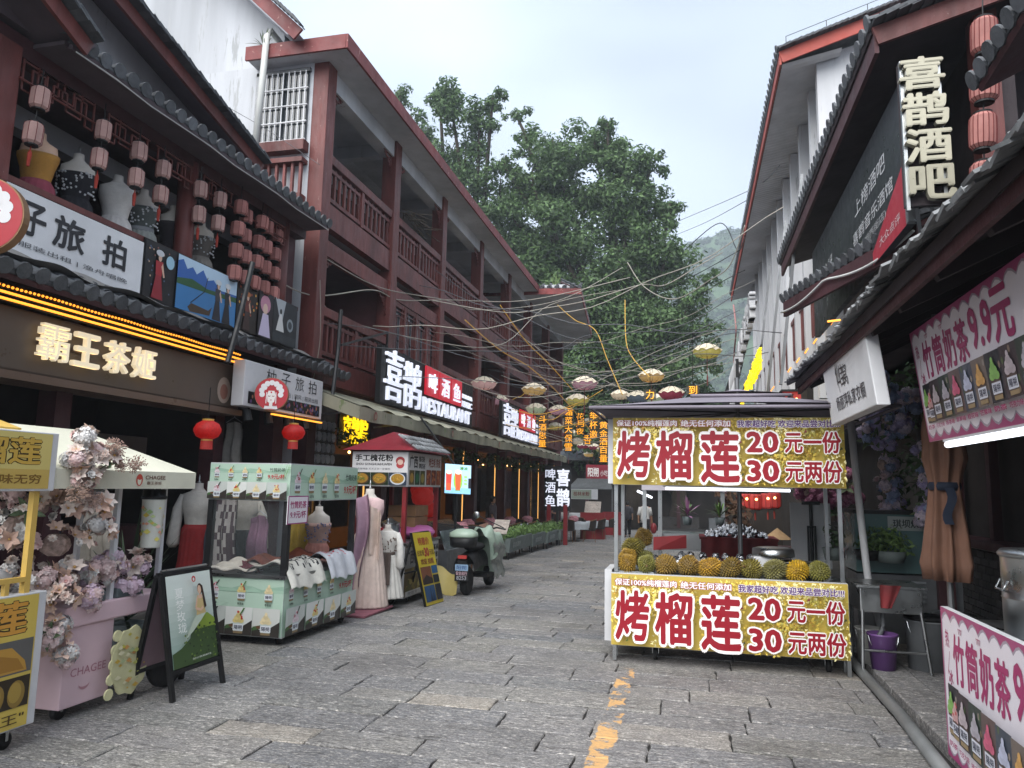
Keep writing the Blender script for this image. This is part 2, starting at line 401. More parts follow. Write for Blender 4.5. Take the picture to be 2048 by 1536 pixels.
    k2 = n.new('ShaderNodeMath'); k2.operation = 'MULTIPLY'; l.new(k1.outputs[0], k2.inputs[0]); l.new(near, k2.inputs[1])
    c4 = mix(k2.outputs[0], c3, mix(mr(noise(30, 5), .4, .7, 0, .6), hx('d3a468'), hx('a48a66')))
    l.new(c4, b.inputs['Base Color'])
    l.new(mr(noise(9, 5, w=1), .3, .7, .42, .8), b.inputs['Roughness']); b.inputs['Specular IOR Level'].default_value = .35
    bn = n.new('ShaderNodeBump'); bn.inputs['Strength'].default_value = .8; bn.inputs['Distance'].default_value = .02
    l.new(noise(22, 9, .72, (.5, 1.5, 1), 1), bn.inputs['Height']); l.new(bn.outputs[0], b.inputs['Normal'])
    MAT['stone'] = m
stone_mat()
gr = MB()
ys_ = [-12, 0, 8, 20, 40, 80, 160, 400]
for a, b in zip(ys_, ys_[1:]):
    gr.add([(-300, a, gz(a) - .022), (300, a, gz(a) - .022), (300, b, max(gz(b), -1.4) - .022), (-300, b, max(gz(b), -1.4) - .022)], [(0, 1, 2, 3)])
street = O('street', gr, 'dirt', kind='structure')
def stone(x0, x1, y0, y1, rnd, mb=None):
    """one slab with a chipped outline, worn edge and slight tilt"""
    pts = []; n = 5; j = .012
    def side(ax, ay, bx, by):
        for i in range(n):
            t = i / n; q = .4 if i == 0 else 1.
            pts.append((ax + (bx - ax) * t + rnd.uniform(-j, j) * q * (.6 if ay != by else .7), ay + (by - ay) * t + rnd.uniform(-j, j) * q))
    g = .0055
    x0 += g; x1 -= g; y0 += g; y1 -= g
    side(x0, y0, x1, y0); side(x1, y0, x1, y1); side(x1, y1, x0, y1); side(x0, y1, x0, y0)
    cx, cy = (x0 + x1) / 2, (y0 + y1) / 2; tx, ty, tz = rnd.uniform(-.006, .006), rnd.uniform(-.012, .012), rnd.uniform(-.005, .004)
    z = lambda x, y: gz(y) + tz + tx * (x - cx) + ty * (y - cy)
    m = len(pts); vs = [(x, y, z(x, y) - .035) for x, y in pts] + [(x, y, z(x, y) - rnd.uniform(.004, .009)) for x, y in pts]
    ins = [(x + (cx - x) / max(abs(cx - x), .05) * rnd.uniform(.005, .011), y + (cy - y) / max(abs(cy - y), .05) * rnd.uniform(.005, .011)) for x, y in pts]
    vs += [(x, y, z(x, y)) for x, y in ins]
    fs = [(i, (i + 1) % m, m + (i + 1) % m, m + i) for i in range(m)] + [(m + i, m + (i + 1) % m, 2 * m + (i + 1) % m, 2 * m + i) for i in range(m)] + [tuple(range(2 * m, 3 * m))]
    (mb or MB()).add(vs, fs) if mb else None
    return (vs, fs)
rnd = random.Random(3); y = 1.9; far = MB(); cnt = 0
while y < 46:
    d = rnd.uniform(.27, .43); xr = 1.44; xl = -6.6 if y > 3.2 else -4.6
    x = xr - rnd.uniform(0, .5); edges = [xr]
    while x > xl: edges.append(x); x -= rnd.uniform(.55, 1.2)
    edges.append(xl)
    sk = rnd.uniform(-.01, .01)
    for b, a in zip(edges, edges[1:]):
        if b - a < .12: continue
        vs, fs = stone(a, b, y + sk, y + d + sk, rnd)
        inview = y > 3 and a < 1.44 and b > -4.5 and not (y < 5 and b < -2.5 - (y - 3.2)*.8)
        if inview and cnt < 296:
            O('stone', MB().add(vs, fs), 'stone', street); cnt += 1
        else: far.add(vs, fs)
    y += d
O('stone', far, 'stone', street, kind='stuff')
# raised side pavement in front of the right-hand shops
pv = MB(); rnd = random.Random(5)
sidewalk = O('pavement', MB().box(1.62, 12, -6, 40, -1.2, .045), 'concrete', kind='structure')
yy = -1.0
while yy < 30:
    L = rnd.uniform(.7, 1.3)
    O('kerbstone', MB().box(1.56, 1.86, yy + .006, yy + L - .006, gz(yy) - .3, min(.075, gz(yy) + .13) + rnd.uniform(-.004, .004)), 'stone', sidewalk, bevel=.012)
    xx = 1.87
    while xx < 4.2:
        q = rnd.uniform(.5, .9)
        if yy < 14: O('slab', MB().box(xx + .004, min(xx + q, 4.6) - .004, yy + .004, yy + L - .004, 0.0, .062 + rnd.uniform(-.004, .005)), 'stone', sidewalk, bevel=.008)
        xx += q
    yy += L
O('pavement', MB().box(-14, -6.32, -6, 46, -1.2, .06), 'concrete', kind='structure')
pm('grey_plastic_pipe', '6d6f6f', .45, .12, 4, grime=.4)
O('gutter_pipe', MB().tube([aG(1905, 1580) + V((0, 0, .045)), aG(1800, 1440) + V((0, 0, .045)), aG(1708, 1337) + V((0, 0, .045)), aG(1690, 1310) + V((.0, .3, .045))], .045, 12), 'grey_plastic_pipe', smooth=True,
  label='grey plastic drain pipe lying along the kerb by the durian stall', cat='pipe')
# ------------------------------------------------------------------ roof tiles
def _tile(rad, ln, end=False):
    mb = MB(); n = 7
    for r0, r1, flip in ((rad, rad * .86, 0), (rad - .014, rad * .86 - .014, 1)):
        vs = [(r0 * math.cos(math.pi * i / n), 0, r0 * math.sin(math.pi * i / n) * .8) for i in range(n + 1)] + [(r1 * math.cos(math.pi * i / n), ln, r1 * math.sin(math.pi * i / n) * .8 + .0) for i in range(n + 1)]
        mb.add(vs, [(i + 1, i, n + 1 + i, n + 2 + i) if not flip else (i, i + 1, n + 2 + i, n + 1 + i) for i in range(n)])
    k = 2 * (n + 1)
    mb.add([], [])
    mb.f += [(i, i + 1, k + i + 1, k + i) for i in range(n)]; mb.c += [None] * n
    if end: mb.cyl((0, -.012, .01), (0, .01, .01), rad * .98, n=12)
    return mb
TILE = _tile(.075, .24).mesh('tile', 'tile', True); TILE_END = _tile(.078, .24, True).mesh('tile_end', 'tile')
PAN = MB().box(-.07, .07, 0, .24, -.012, .006).mesh('pan_tile', 'tile')
DRIP = MB().prism([(-.085, 0, .0), (-.085, 0, -.03), (-.04, 0, -.075), (0, 0, -.09), (.04, 0, -.075), (.085, 0, -.03), (.085, 0, 0)], (0, .012, 0)).mesh('drip_tile', 'tile')
def tile_roof(parent, p0, p1, up, ln, sp=.19, boards='redwood_dark', drip=True, rnd=random.Random(1), pans=True, jig=.012):
    """rows of barrel tiles from the eave line p0-p1 up the slope; every tile a piece"""
    p0, p1, up = V(p0), V(p1), V(up).normalized(); d = (p1 - p0); L = d.length; d.normalize()
    nn = d.cross(up)
    if nn.z < 0: d = -d; p0, p1 = p1, p0; nn = d.cross(up)
    nn.normalize(); k = max(1, round(L / sp)); rows = max(1, round(ln / .2))
    th = .05
    O('roof_boards', MB().prism([p0 - nn * .03, p1 - nn * .03, p1 - nn * .03 + up * ln, p0 - nn * .03 + up * ln], -nn * th), boards, parent)
    base = M((d, up, nn)).transposed().to_4x4()
    for i in range(k + 1):
        for r in range(rows):
            q = p0 + d * (L * i / k) + up * (r * .2) + nn * (.006 * 1 + .012)
            mw = M.Translation(q + d * rnd.uniform(-jig, jig) * .5 + nn * rnd.uniform(0, jig)) @ base @ M.Rotation(rnd.uniform(-.05, .05), 4, 'Z') @ M.Rotation(-.06, 4, 'X')
            I('tile', TILE_END if r == 0 else TILE, parent, mw)
            if i < k and pans and r == 0:
                q2 = q + d * (L / k / 2) - nn * .02
                if drip: I('drip_tile', DRIP, parent, M.Translation(q2 + V((0, 0, .02))) @ base)
        if i < k and pans:
            q2 = p0 + d * (L * (i + .5) / k)
            me = MB().prism([q2 - d * sp * .45, q2 + d * sp * .45, q2 + d * sp * .45 + up * ln, q2 - d * sp * .45 + up * ln], -nn * .02)
            O('pan_tile', me, 'tile', parent)
FLAT = MB().box(-.09, .09, 0, .19, -.009, .009).mesh('flat_tile', 'tile')
def verge(parent, a, b, out, board='fascia_orange', bw=.16, n_t=None, side=-1, lay=2):
    """roof verge: painted board along a-b with overlapping flat tiles on top, 'out' = direction the edge faces"""
    a, b, out = V(a), V(b), V(out).normalized(); d = (b - a); L = d.length; d.normalize(); up = out.cross(d); up = up if up.z > 0 else -up
    O('verge_board', MB().prism([a, b, b - up * bw, a - up * bw], -out * .04), board, parent)
    n_t = n_t or int(L / .11); rn = random.Random(int(L * 100))
    for i in range(n_t):
        for q in range(lay):
            c = a + d * (L * (i + .5 * q) / n_t) + up * (.018 + .02 * q) + out * .03
            X = -out; Yv = d if d.z > 0 else -d; Z = X.cross(Yv); Z = Z if Z.z > 0 else -Z
            mw = M.Translation(c) @ M((Z.cross(-Yv), Yv, Z)).transposed().to_4x4() @ M.Rotation(.13, 4, 'X') @ M.Rotation(rn.uniform(-.06, .06), 4, 'Z')
            I('flat_tile', FLAT, parent, mw)

# ------------------------------------------------------------------ left: the two-storey shop house
A = T('shop_house', 'two storey dark timber shop house with lantern balcony and black tiled eaves at left', 'building', (-7, 7, 0))
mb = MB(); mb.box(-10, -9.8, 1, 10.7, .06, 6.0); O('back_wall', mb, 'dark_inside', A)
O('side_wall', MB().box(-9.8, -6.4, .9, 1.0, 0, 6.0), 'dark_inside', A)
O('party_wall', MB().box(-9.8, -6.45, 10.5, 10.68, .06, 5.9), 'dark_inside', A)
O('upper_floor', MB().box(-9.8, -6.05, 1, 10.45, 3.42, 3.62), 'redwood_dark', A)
O('balcony_beam', MB().box(-6.14, -6.02, 1, 10.3, 4.31, 4.37), 'redwood', A)
O('ceiling', MB().box(-9.8, -6.0, 1, 10.45, 5.78, 5.9), 'soffit_dark', A)
O('eave_beam', MB().box(-6.2, -6.02, 3.5, 10.4, 5.52, 5.72), 'redwood_dark', A)
O('inner_beam', MB().box(-7.2, -7.0, 3.5, 10.4, 5.35, 5.6), 'plaster_grey', A)
for i, yc in enumerate((5.02, 7.66, 9.86)):
    if i == 0: O('column', MB().box(-6.24, -6.0, yc - .12, yc + .12, .06, 5.6), 'redwood', A, bevel=.012)
    else: O('column', MB().cyl((-6.12, yc, 3.6), (-6.12, yc, 5.6), .115, n=18), 'redwood', A, True)
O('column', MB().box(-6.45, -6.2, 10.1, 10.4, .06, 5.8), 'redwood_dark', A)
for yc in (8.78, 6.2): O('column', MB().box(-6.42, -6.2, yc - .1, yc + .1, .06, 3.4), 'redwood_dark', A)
# hanging fretwork under the eave
def fret(y0, s, nm='fretwork'):
    mb = MB(); x = -6.0; z = 5.5; t = .016
    pts = [[(0, 0), (0, -.3), (.1, -.3), (.1, -.06), (.24, -.06), (.24, -.2), (.06, -.2)], [(.16, 0), (.16, -.26), (.34, -.26), (.34, -.08), (.46, -.08), (.46, 0)], [(.4, -.08), (.4, -.17), (.58, -.17), (.58, -.02)], [(.0, -.02), (.62, -.02)]]
    for pl in pts:
        for p, q in zip(pl, pl[1:]): mb.bar((x, y0 + s * p[0], z + p[1]), (x, y0 + s * q[0], z + q[1]), t, t, up=(1, 0, 0))
    O(nm, mb, 'redwood', A)
for y0, s in ((5.16, 1), (7.54, -1), (7.8, 1), (9.74, -1), (6.2, 1), (6.0, -1)): fret(y0, s)
O('lantern_rail', MB().cyl((-5.97, 5.1, 5.28), (-5.97, 7.55, 5.28), .012, n=6), 'redwood', A)
O('lantern_rail', MB().cyl((-5.97, 7.75, 5.28), (-5.97, 9.75, 5.28), .012, n=6), 'redwood', A)
tile_roof(A, (-5.62, 2.2, 3.38), (-5.62, 11.3, 3.38), (-1, 0, .52), .62)
tile_roof(A, (-5.6, 5.3, 5.71), (-5.6, 10.35, 5.71), (-1, 0, .3), .42, boards='soffit_dark')
O('soffit', MB().box(-6.6, -5.66, 5.25, 10.4, 5.66, 5.70), 'soffit_dark', A)
O('eave_wire', MB().tube([(-5.57, 5.3 + i * .5, 5.6 + .015 * math.sin(i * 2.1)) for i in range(11)], .008, 5), 'pvc', A)
# near porch roof: dark soffit rising to the left
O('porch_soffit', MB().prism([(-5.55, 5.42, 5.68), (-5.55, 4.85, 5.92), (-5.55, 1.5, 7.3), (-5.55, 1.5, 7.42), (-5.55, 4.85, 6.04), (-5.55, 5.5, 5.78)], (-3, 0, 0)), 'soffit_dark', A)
verge(A, (-5.52, 5.44, 5.76), (-5.52, 1.6, 7.38), (1, 0, 0), 'redwood')
O('gable_wall', MB().prism([(-6.8, 1.5, 5.9), (-6.8, 10.3, 5.9), (-6.8, 10.3, 6.35), (-6.8, 1.5, 8.75)], (-.2, 0, 0)), 'plaster', A)
za = lambda y: 7.03 - .2455 * (y - 6.47)
O('roof', MB().prism([(-6.2, 1.5, za(1.5)), (-6.2, 9.3, za(9.3)), (-6.2, 9.3, za(9.3) - .1), (-6.2, 1.5, za(1.5) - .1)], (-3.6, 0, 1.9)), 'soffit_dark', A)
verge(A, (-6.18, 9.36, za(9.36) + .02), (-6.18, 1.6, za(1.6) + .02), (1, 0, 0), 'redwood')
# shop fascia with lit letters
O('sign_box', MB().box(-6.25, -5.9, 1.5, 8.73, 2.58, 3.15), 'fascia_brown' if 'fascia_brown' in MAT else pm('fascia_brown', '665a50', .35, .05, 2, grime=.15), A, bevel=.02)
O('sign_lip', MB().box(-6.3, -5.86, 1.5, 8.76, 2.5, 2.575), 'fascia_brown2' if 'fascia_brown2' in MAT else pm('fascia_brown2', '6b584c', .35, .05, 2, grime=.15), A)
y0, y1 = aX(65, 690, -5.88).y, aX(306, 690, -5.88).y
for i, ch in enumerate('霸王茶姬'):
    w_ = (y1 - y0) / 4.45; o = V((-5.85, y0 + i * (y1 - y0) * .258, 2.72)); mbl = letters3d(ch, o, YP, ZP, w_ if i != 1 else w_ * .95, .34, .05, (.006, .03, .022, .02)[i])
    lt = O('letter', mbl, 'lit_cream', A); O('bracket', MB().box(-5.9, -5.85, o.y + .05, o.y + w_ - .05, 2.86, 2.9), 'fascia_brown2', lt)
for k, (z, mname) in enumerate(((3.30, 'led_orange'), (3.235, 'led_orange'), (3.17, 'led_orange'))):
    x = -5.83 + .03 * k
    if k == 0:
        mb = MB(); yy = 1.6
        while yy < 8.6: mb.ball((x, yy, z + .004 * math.sin(yy * 7)), .013, 6, 4); yy += .045
        O('bulb_string', mb, mname, A, True, kind='stuff')
    else: O('light_strip', MB().tube([(x, 1.6, z), (x, 4, z - .004), (x, 6.5, z + .003), (x, 8.66, z)], .012, 6), mname, A, True)
    O('light_rail', MB().box(x - .05, x - .016, 1.6, 8.7, z - .02, z + .02), 'black_paint', A)
O('logo_print', PR((-5.895, 8.28, 2.62), YP, ZP).ell(.1, .18, .14, .17, 'b8a596').ell(.1, .16, .08, .1, 'a07060').mb, 'print', A)
# upstairs signboard and photo panels
def panel(parent, name, y0, y1, z0, z1, x=-6.0, th=.05, mat='grey_white'): return O(name, MB().box(x - th, x, y0, y1, z0, z1), mat, parent)
S = T('signboard', 'long white balcony signboard with large black characters under the lanterns', 'sign', (-6, 5, 3.67))
panel(S, 'board', 2.6, 6.87, 3.67, 4.29, mat='white_paint')
p = PR((-5.995, 0, 0), YP, ZP)
for ch, a, b in (('柚', 4.3, 4.7), ('子', 5.3, 5.58), ('旅', 5.66, 6.05), ('拍', 6.28, 6.62)): p.text(ch, a, 3.87, b, 4.2, '24262c', .025)
p.text('写真 | 汉服 | 化妆 | 服装出租 | 渔舟唱晚', 4.0, 3.74, 6.66, 3.80, '55585e')
p.build('lettering', S)
PP = T('photo_panel', 'dark photo banner of costumed figures, lake and hills along the balcony', 'banner', (-6, 8.5, 3.66))
panel(PP, 'board', 6.88, 10.2, 3.66, 4.36, mat='black_paint')
p = PR((-5.995, 0, 0), YP, ZP); rr = random.Random(4)
def figure(p, a, b, h, top, skirt, skin='d9b49c', hair='15120f', hat=None):
    p.poly([(a - h * .17, b), (a + h * .17, b), (a + h * .07, b + h * .55), (a - h * .07, b + h * .55)], skirt)
    p.poly([(a - h * .09, b + h * .5), (a + h * .09, b + h * .5), (a + h * .11, b + h * .8), (a - h * .11, b + h * .8)], top)
    p.poly([(a + h * .1, b + h * .78), (a + h * .18, b + h * .5), (a + h * .14, b + h * .48), (a + h * .06, b + h * .7)], skin)
    p.ell(a, b + h * .89, h * .075, h * .1, hair, 12); p.ell(a + h * .01, b + h * .87, h * .05, h * .075, skin, 12)
    if hat: p.ell(a, b + h * .97, h * .12, h * .07, hat, 12)
p.rect(6.9, 3.68, 7.42, 4.34, '16161b'); [p.ell(rr.uniform(6.92, 7.4), rr.uniform(3.8, 4.3), .012, .012, rr.choice(['8a5a50', '50607a', 'c0a080']), 6) for i in range(30)]
p.ell(7.3, 4.18, .07, .08, '9fc6d8'); figure(p, 7.12, 3.7, .56, 'a32a32', '8f2530', hat='c9ccd0')
p.rect(7.43, 3.68, 8.62, 4.34, '3f7fb8'); p.rect(7.43, 4.08, 8.62, 4.34, 'bcd6ea')
p.poly([(7.43, 4.06), (7.43, 4.26), (7.52, 4.3), (7.6, 4.2), (7.7, 4.25), (7.78, 4.18), (7.9, 4.27), (8.0, 4.16), (8.12, 4.2), (8.25, 4.1), (8.62, 4.12), (8.62, 4.05)], '3565ae')
p.poly([(7.43, 4.05), (7.7, 4.1), (8.0, 4.05), (8.62, 4.09), (8.62, 4.02), (7.43, 3.98)], '2f5a35')
p.poly([(7.65, 3.74), (7.72, 3.8), (8.05, 3.78), (8.12, 3.84), (8.08, 3.72), (7.7, 3.69)], '4b3a2a'); p.line([(7.7, 3.8), (7.95, 4.0), (8.0, 4.2)], .012, '1e1e22')
figure(p, 8.22, 3.69, .52, '3a3740', '2a2a33', hat='d5dadf'); figure(p, 8.42, 3.69, .52, '23242b', '1f2026', hat='d5dadf')
p.rect(8.63, 3.68, 9.12, 4.34, '1d1512'); [p.ell(rr.uniform(8.66, 9.1), rr.uniform(3.9, 4.3), .02, .02, rr.choice(['c06a30', 'd9a04a', '8a3d22']), 7) for i in range(26)]; figure(p, 8.86, 3.7, .52, '6a2f26', '3a2522', hat='b06a3a')
p.rect(9.13, 3.68, 9.5, 4.34, '201a22'); p.ell(9.3, 4.17, .13, .13, 'c58aa0'); p.ell(9.3, 4.1, .06, .08, 'e2c3b0'); p.poly([(9.16, 3.7), (9.46, 3.7), (9.38, 4.03), (9.24, 4.03)], 'cfc3dc')
p.rect(9.51, 3.68, 10.18, 4.34, '22262b'); p.poly([(9.55, 4.34), (9.66, 4.1), (9.76, 4.02), (9.84, 4.34)], 'aeb4b8'); p.poly([(9.6, 3.86), (9.82, 3.86), (9.74, 4.12), (9.68, 4.12)], 'd8d9d6'); p.ell(9.71, 4.16, .03, .04, '17171a'); p.ell(9.98, 4.0, .09, .1, '8e979c'); p.ell(9.98, 4.0, .055, .06, '3a4146'); p.rect(9.52, 3.69, 10.17, 3.82, '2d3338')
p.build('printed_picture', PP)
# rumpled awning cloth rolled under the signboards
cl = MB().sheet(lambda u, v: V((-6.02 + .28 * v + .05 * math.sin(u * 40) * v, 2.4 + 8.3 * u, 3.68 - .1 * v - .05 * math.sin(v * 3) + .02 * math.sin(u * 60 + v * 4))), 120, 6, .012)
O('tarpaulin', cl, pm('tarp', '8b8884', .7, .15, 6, .3, 20), smooth=True, label='grey tarpaulin bunched below the balcony signboards', cat='tarpaulin')
# ------------------------------------------------------------------ left: the long three-storey gallery building
B = T('gallery_building', 'long three storey building with red timber galleries, balustrades and white ceilings', 'building', (-7, 20, 0))
O('end_wall', MB().box(-12, -6.28, 10.8, 11.0, 0, 8.9), 'plaster', B)
O('upper_end_wall', MB().prism([(-12, 10.8, 8.9), (-6.9, 10.8, 8.9), (-6.9, 10.8, 9.45), (-9.9, 10.8, 12.4), (-12, 10.8, 12.4)], (0, .2, 0)), 'plaster', B)
O('roof_soffit', MB().prism([(-6.3, 10.25, 9.06), (-12, 10.25, 14.6), (-12, 10.25, 14.45), (-6.5, 10.25, 9.06)], (0, 2.5, 0)), 'plaster_grey', B)
verge(B, (-6.22, 10.24, 9.12), (-9.6, 10.24, 12.42), (0, -1, 0), 'fascia_red', bw=.22)
PY = [10.96, 14.0, 17.1, 20.55, 24.05, 27.6, 31.2, 34.8]; END = 35.0
O('back_wall', MB().box(-7.95, -7.75, 11, END, 5.75, 8.85), 'plaster_grey', B)
O('back_wall', MB().box(-7.95, -7.75, 11, END, 2.9, 5.6), 'maroon_wall', B)
O('floor', MB().box(-7.75, -6.22, 11, END, 6.02, 6.12), 'plaster_grey', B); O('floor', MB().box(-7.75, -6.22, 11, END, 3.3, 3.45), 'redwood_dark', B)
O('ceiling', MB().box(-7.75, -6.3, 11, END, 5.62, 5.66), 'soffit_dark', B)
O('roof_slab', MB().box(-7.4, -5.53, 10.5, 28.2, 8.85, 9.04), 'plaster', B)
O('roof_slab', MB().box(-9.5, -7.4, 11.0, 35, 8.87, 9.0), 'plaster', B)
O('roof_fascia', MB().box(-5.53, -5.49, 10.46, 28.2, 8.83, 9.08), 'fascia_red', B); O('roof_fascia', MB().box(-7.42, -5.532, 10.455, 10.498, 8.83, 9.08), 'fascia_red', B)
O('ceiling_beam', MB().box(-6.33, -6.05, 11.1, END, 8.5, 8.847), 'plaster', B)
tile_roof(B, (-5.75, 18.5, 9.14), (-5.75, 28.2, 9.14), (-1, 0, .55), .8, sp=.24, drip=False, pans=False)
for yp in PY:
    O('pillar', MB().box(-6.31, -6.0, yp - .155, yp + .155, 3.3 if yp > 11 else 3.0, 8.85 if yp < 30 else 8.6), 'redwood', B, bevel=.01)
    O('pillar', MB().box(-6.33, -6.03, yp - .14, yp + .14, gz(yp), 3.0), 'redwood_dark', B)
    O('ceiling_beam', MB().box(-7.75, -6.34, yp - .1, yp + .1, 8.58, 8.845), 'plaster', B)
    if yp > 11: O('partition', MB().box(-7.75, -6.32, yp - .06, yp + .06, 3.46, 5.6), 'maroon_wall', B)
BAL = MB().box(-.022, .022, -.03, .03, 0, .6).mesh('baluster', 'redwood')
def frets(parent, y, s, z):
    mb = MB()
    for pl in ([(0, 0), (.42, 0)], [(.05, -.04), (.05, -.42), (.0, -.42)], [(.05, -.1), (.3, -.1), (.3, -.04)], [(.12, -.1), (.12, -.24), (.05, -.24)], [(.2, -.1), (.2, -.17), (.12, -.17)], [(0, -.32), (.09, -.32)], [(.36, 0), (.36, -.07)]):
        for p_, q_ in zip(pl, pl[1:]): mb.bar((-6.1, y + s * p_[0], z + p_[1]), (-6.1, y + s * q_[0], z + q_[1]), .03, .022, up=(1, 0, 0))
    O('corner_fretwork', mb, 'redwood', parent)
nb = 0
for i in range(len(PY) - 1):
    a, b = PY[i] + .155, PY[i + 1] - .155
    for fl, z in enumerate((3.72, 6.42)):
        O('beam', MB().box(-6.2, -6.04, a, b, z - .42, z), 'redwood', B)
        if fl: O('beam', MB().box(-6.22, -6.06, a, b, 5.5, 5.78), 'redwood', B)
        if not (fl == 0 and i == 1):
            O('handrail', MB().box(-6.17, -6.03, a, b, z + .72, z + .88), 'redwood', B, bevel=.01)
            O('bottom_rail', MB().box(-6.15, -6.06, a, b, z + .06, z + .13), 'redwood', B); O('sub_rail', MB().box(-6.13, -6.07, a, b, z + .6, z + .66), 'redwood', B)
            k = 14 if i < 3 else 11
            for j in range(k):
                if nb < 298: I('baluster', BAL, B, M.Translation((-6.1, a + (b - a) * (j + .5) / k, z + .1))); nb += 1
            O('mid_post', MB().box(-6.14, -6.05, (a + b) / 2 - .05, (a + b) / 2 + .05, z + .03, z + .72), 'redwood', B)
        if i < 5:
            frets(B, a, 1, (5.5, 8.5)[fl]); frets(B, b, -1, (5.5, 8.5)[fl])
    # doors behind the galleries
    for fl, z in enumerate((3.46, 6.12)):
        for q in (.25, .68):
            yc = a + (b - a) * q; d = O('door', MB().box(-7.75, -7.7, yc - .45, yc + .45, z, z + 2.05), 'dark_inside' if fl else 'redwood_dark', B); O('door_frame', MB().box(-7.75, -7.68, yc - .52, yc - .45, z, z + 2.1).box(-7.75, -7.68, yc + .45, yc + .52, z, z + 2.1), 'redwood', d)
        if fl == 0 and i != 1: O('roller_blind', MB().grid(lambda u, v: V((-7.6 + .012 * math.sin(v * 90), a + .1 + (b - a - .6) * u, 5.5 - 1.3 * v)), 4, 60), pm('blind', '6f5f54', .8, .1, 4), B)
# lattice windows that close the second bay of the middle floor
a, b = PY[1] + .16, PY[2] - .16
for k in range(4):
    y0 = a + (b - a) * k / 4; y1 = a + (b - a) * (k + 1) / 4; f = O('window', MB().box(-6.16, -6.06, y0, y0 + .06, 3.75, 5.48).box(-6.16, -6.06, y1 - .06, y1, 3.75, 5.48).box(-6.15, -6.07, y0 + .06, y1 - .06, 3.75, 3.9).box(-6.15, -6.07, y0 + .06, y1 - .06, 5.38, 5.48), 'redwood', B)
    O('pane', MB().box(-6.13, -6.115, y0 + .06, y1 - .06, 3.9, 5.38), 'window_glass', f)
    O('curtain', MB().grid(lambda u, v: V((-6.2 + .02 * math.sin(u * 30), y0 + .2 + (y1 - y0 - .45) * u, 5.36 - 1.4 * v)), 16, 2), 'plaster_grey', f)
    mb = MB()
    for (p_, q_) in (((.18, 3.9), (.18, 5.38)), ((-.18, 3.9), (-.18, 5.38)), ((.1, 4.2), (.1, 5.2)), ((-.1, 4.2), (-.1, 5.2)), ((-.3, 4.2), (.3, 4.2)), ((-.3, 5.2), (.3, 5.2)), ((-.3, 4.05), (.3, 4.05)), ((-.3, 4.7), (-.1, 4.7)), ((.1, 4.7), (.3, 4.7)), ((-.3, 5.3), (.3, 5.3))):
        mb.bar((-6.08, (y0 + y1) / 2 + p_[0], p_[1]), (-6.08, (y0 + y1) / 2 + q_[0], q_[1]), .02, .02, up=(1, 0, 0))
    O('lattice', mb, 'redwood', f)
# barred end window and balustrade on the wall that faces us
we = O('window', MB().box(-7.3, -6.35, 10.76, 10.8, 7.42, 8.7), 'window_glass', B)
for k in range(9): O('bar', MB().cyl((-7.25 + k * .108, 10.72, 7.42), (-7.25 + k * .108, 10.72, 8.68), .012, n=6), 'white_paint', we)
for z in (7.42, 7.75, 8.05, 8.36): O('bar', MB().cyl((-7.3, 10.715, z), (-6.33, 10.715, z), .014, n=6), 'white_paint', we)
O('frame', MB().box(-7.36, -7.3, 10.74, 10.8, 7.38, 8.74).box(-7.36, -6.33, 10.74, 10.8, 8.68, 8.75), 'grey_metal', we)
O('beam', MB().box(-7.4, -6.3, 10.62, 10.8, 7.2, 7.38), 'redwood', B); O('beam', MB().box(-7.4, -6.3, 10.6, 10.8, 6.98, 7.06), 'redwood', B); O('beam', MB().box(-7.4, -6.3, 10.6, 10.8, 6.3, 6.42), 'redwood', B)
for k in range(7): I('baluster', BAL, B, M.Translation((-7.25 + k * .15, 10.68, 6.42)))
O('wall_panel', MB().box(-7.4, -6.3, 10.62, 10.795, 5.9, 6.3), 'concrete', B)
# second gallery house and roof corner at the far end
E_ = T('corner_house', 'far red timber house with overhanging white eave below the big tree', 'building', (-7, 36, 0))
ep = [(-9, 26.3), (-5.2, 26.4), (-3.95, 26.6), (-4.6, 34.5), (-6.4, 37.6), (-9, 37.6)]
O('roof_slab', MB().prism([(x, y, 8.72) for x, y in ep], (0, 0, .14)), 'plaster', E_)
mb = MB()
for p_, q_ in zip(ep[:-1], ep[1:]): mb.bar((*p_, 8.84), (*q_, 8.84), .06, .22)
O('roof_fascia', mb, 'fascia_red', E_)
tile_roof(E_, (-4.0, 26.8, 9.0), (-4.6, 34.4, 9.0), (-1, 0, .5), .8, sp=.3, drip=False, pans=False)
tile_roof(E_, (-6.0, 26.45, 9.0), (-4.0, 26.65, 9.0), (0, 1, .5), .6, sp=.3, drip=False, pans=False)
O('wall', MB().box(-7.7, -6.35, 35.1, 36.4, 0 - .8, 8.7), 'maroon_wall', E_)
O('wall', MB().box(-9, -7.8, 35.1, 38.4, -.8, 8.7), 'plaster_grey', E_)
# ------------------------------------------------------------------ right: low shop row with a deep tiled eave
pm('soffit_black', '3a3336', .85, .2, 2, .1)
R1 = T('eave_shop', 'dark low shop front with deep jagged tiled eave over the right pavement', 'building', (4, 6, 0))
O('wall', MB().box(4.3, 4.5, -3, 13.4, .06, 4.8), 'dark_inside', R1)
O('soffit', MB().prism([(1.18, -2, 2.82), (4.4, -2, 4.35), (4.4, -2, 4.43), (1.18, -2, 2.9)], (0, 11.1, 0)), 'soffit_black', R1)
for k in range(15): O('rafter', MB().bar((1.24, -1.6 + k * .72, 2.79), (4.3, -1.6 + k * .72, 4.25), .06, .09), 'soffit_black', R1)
O('purlin', MB().box(2.5, 2.62, -2, 9.05, 3.28, 3.4), 'redwood_dark', R1)
for yp in (4.6, 8.9): O('post', MB().box(2.5, 2.66, yp - .08, yp + .08, .06, 3.3), 'redwood_dark', R1)
rn = random.Random(9); yy = 1.8
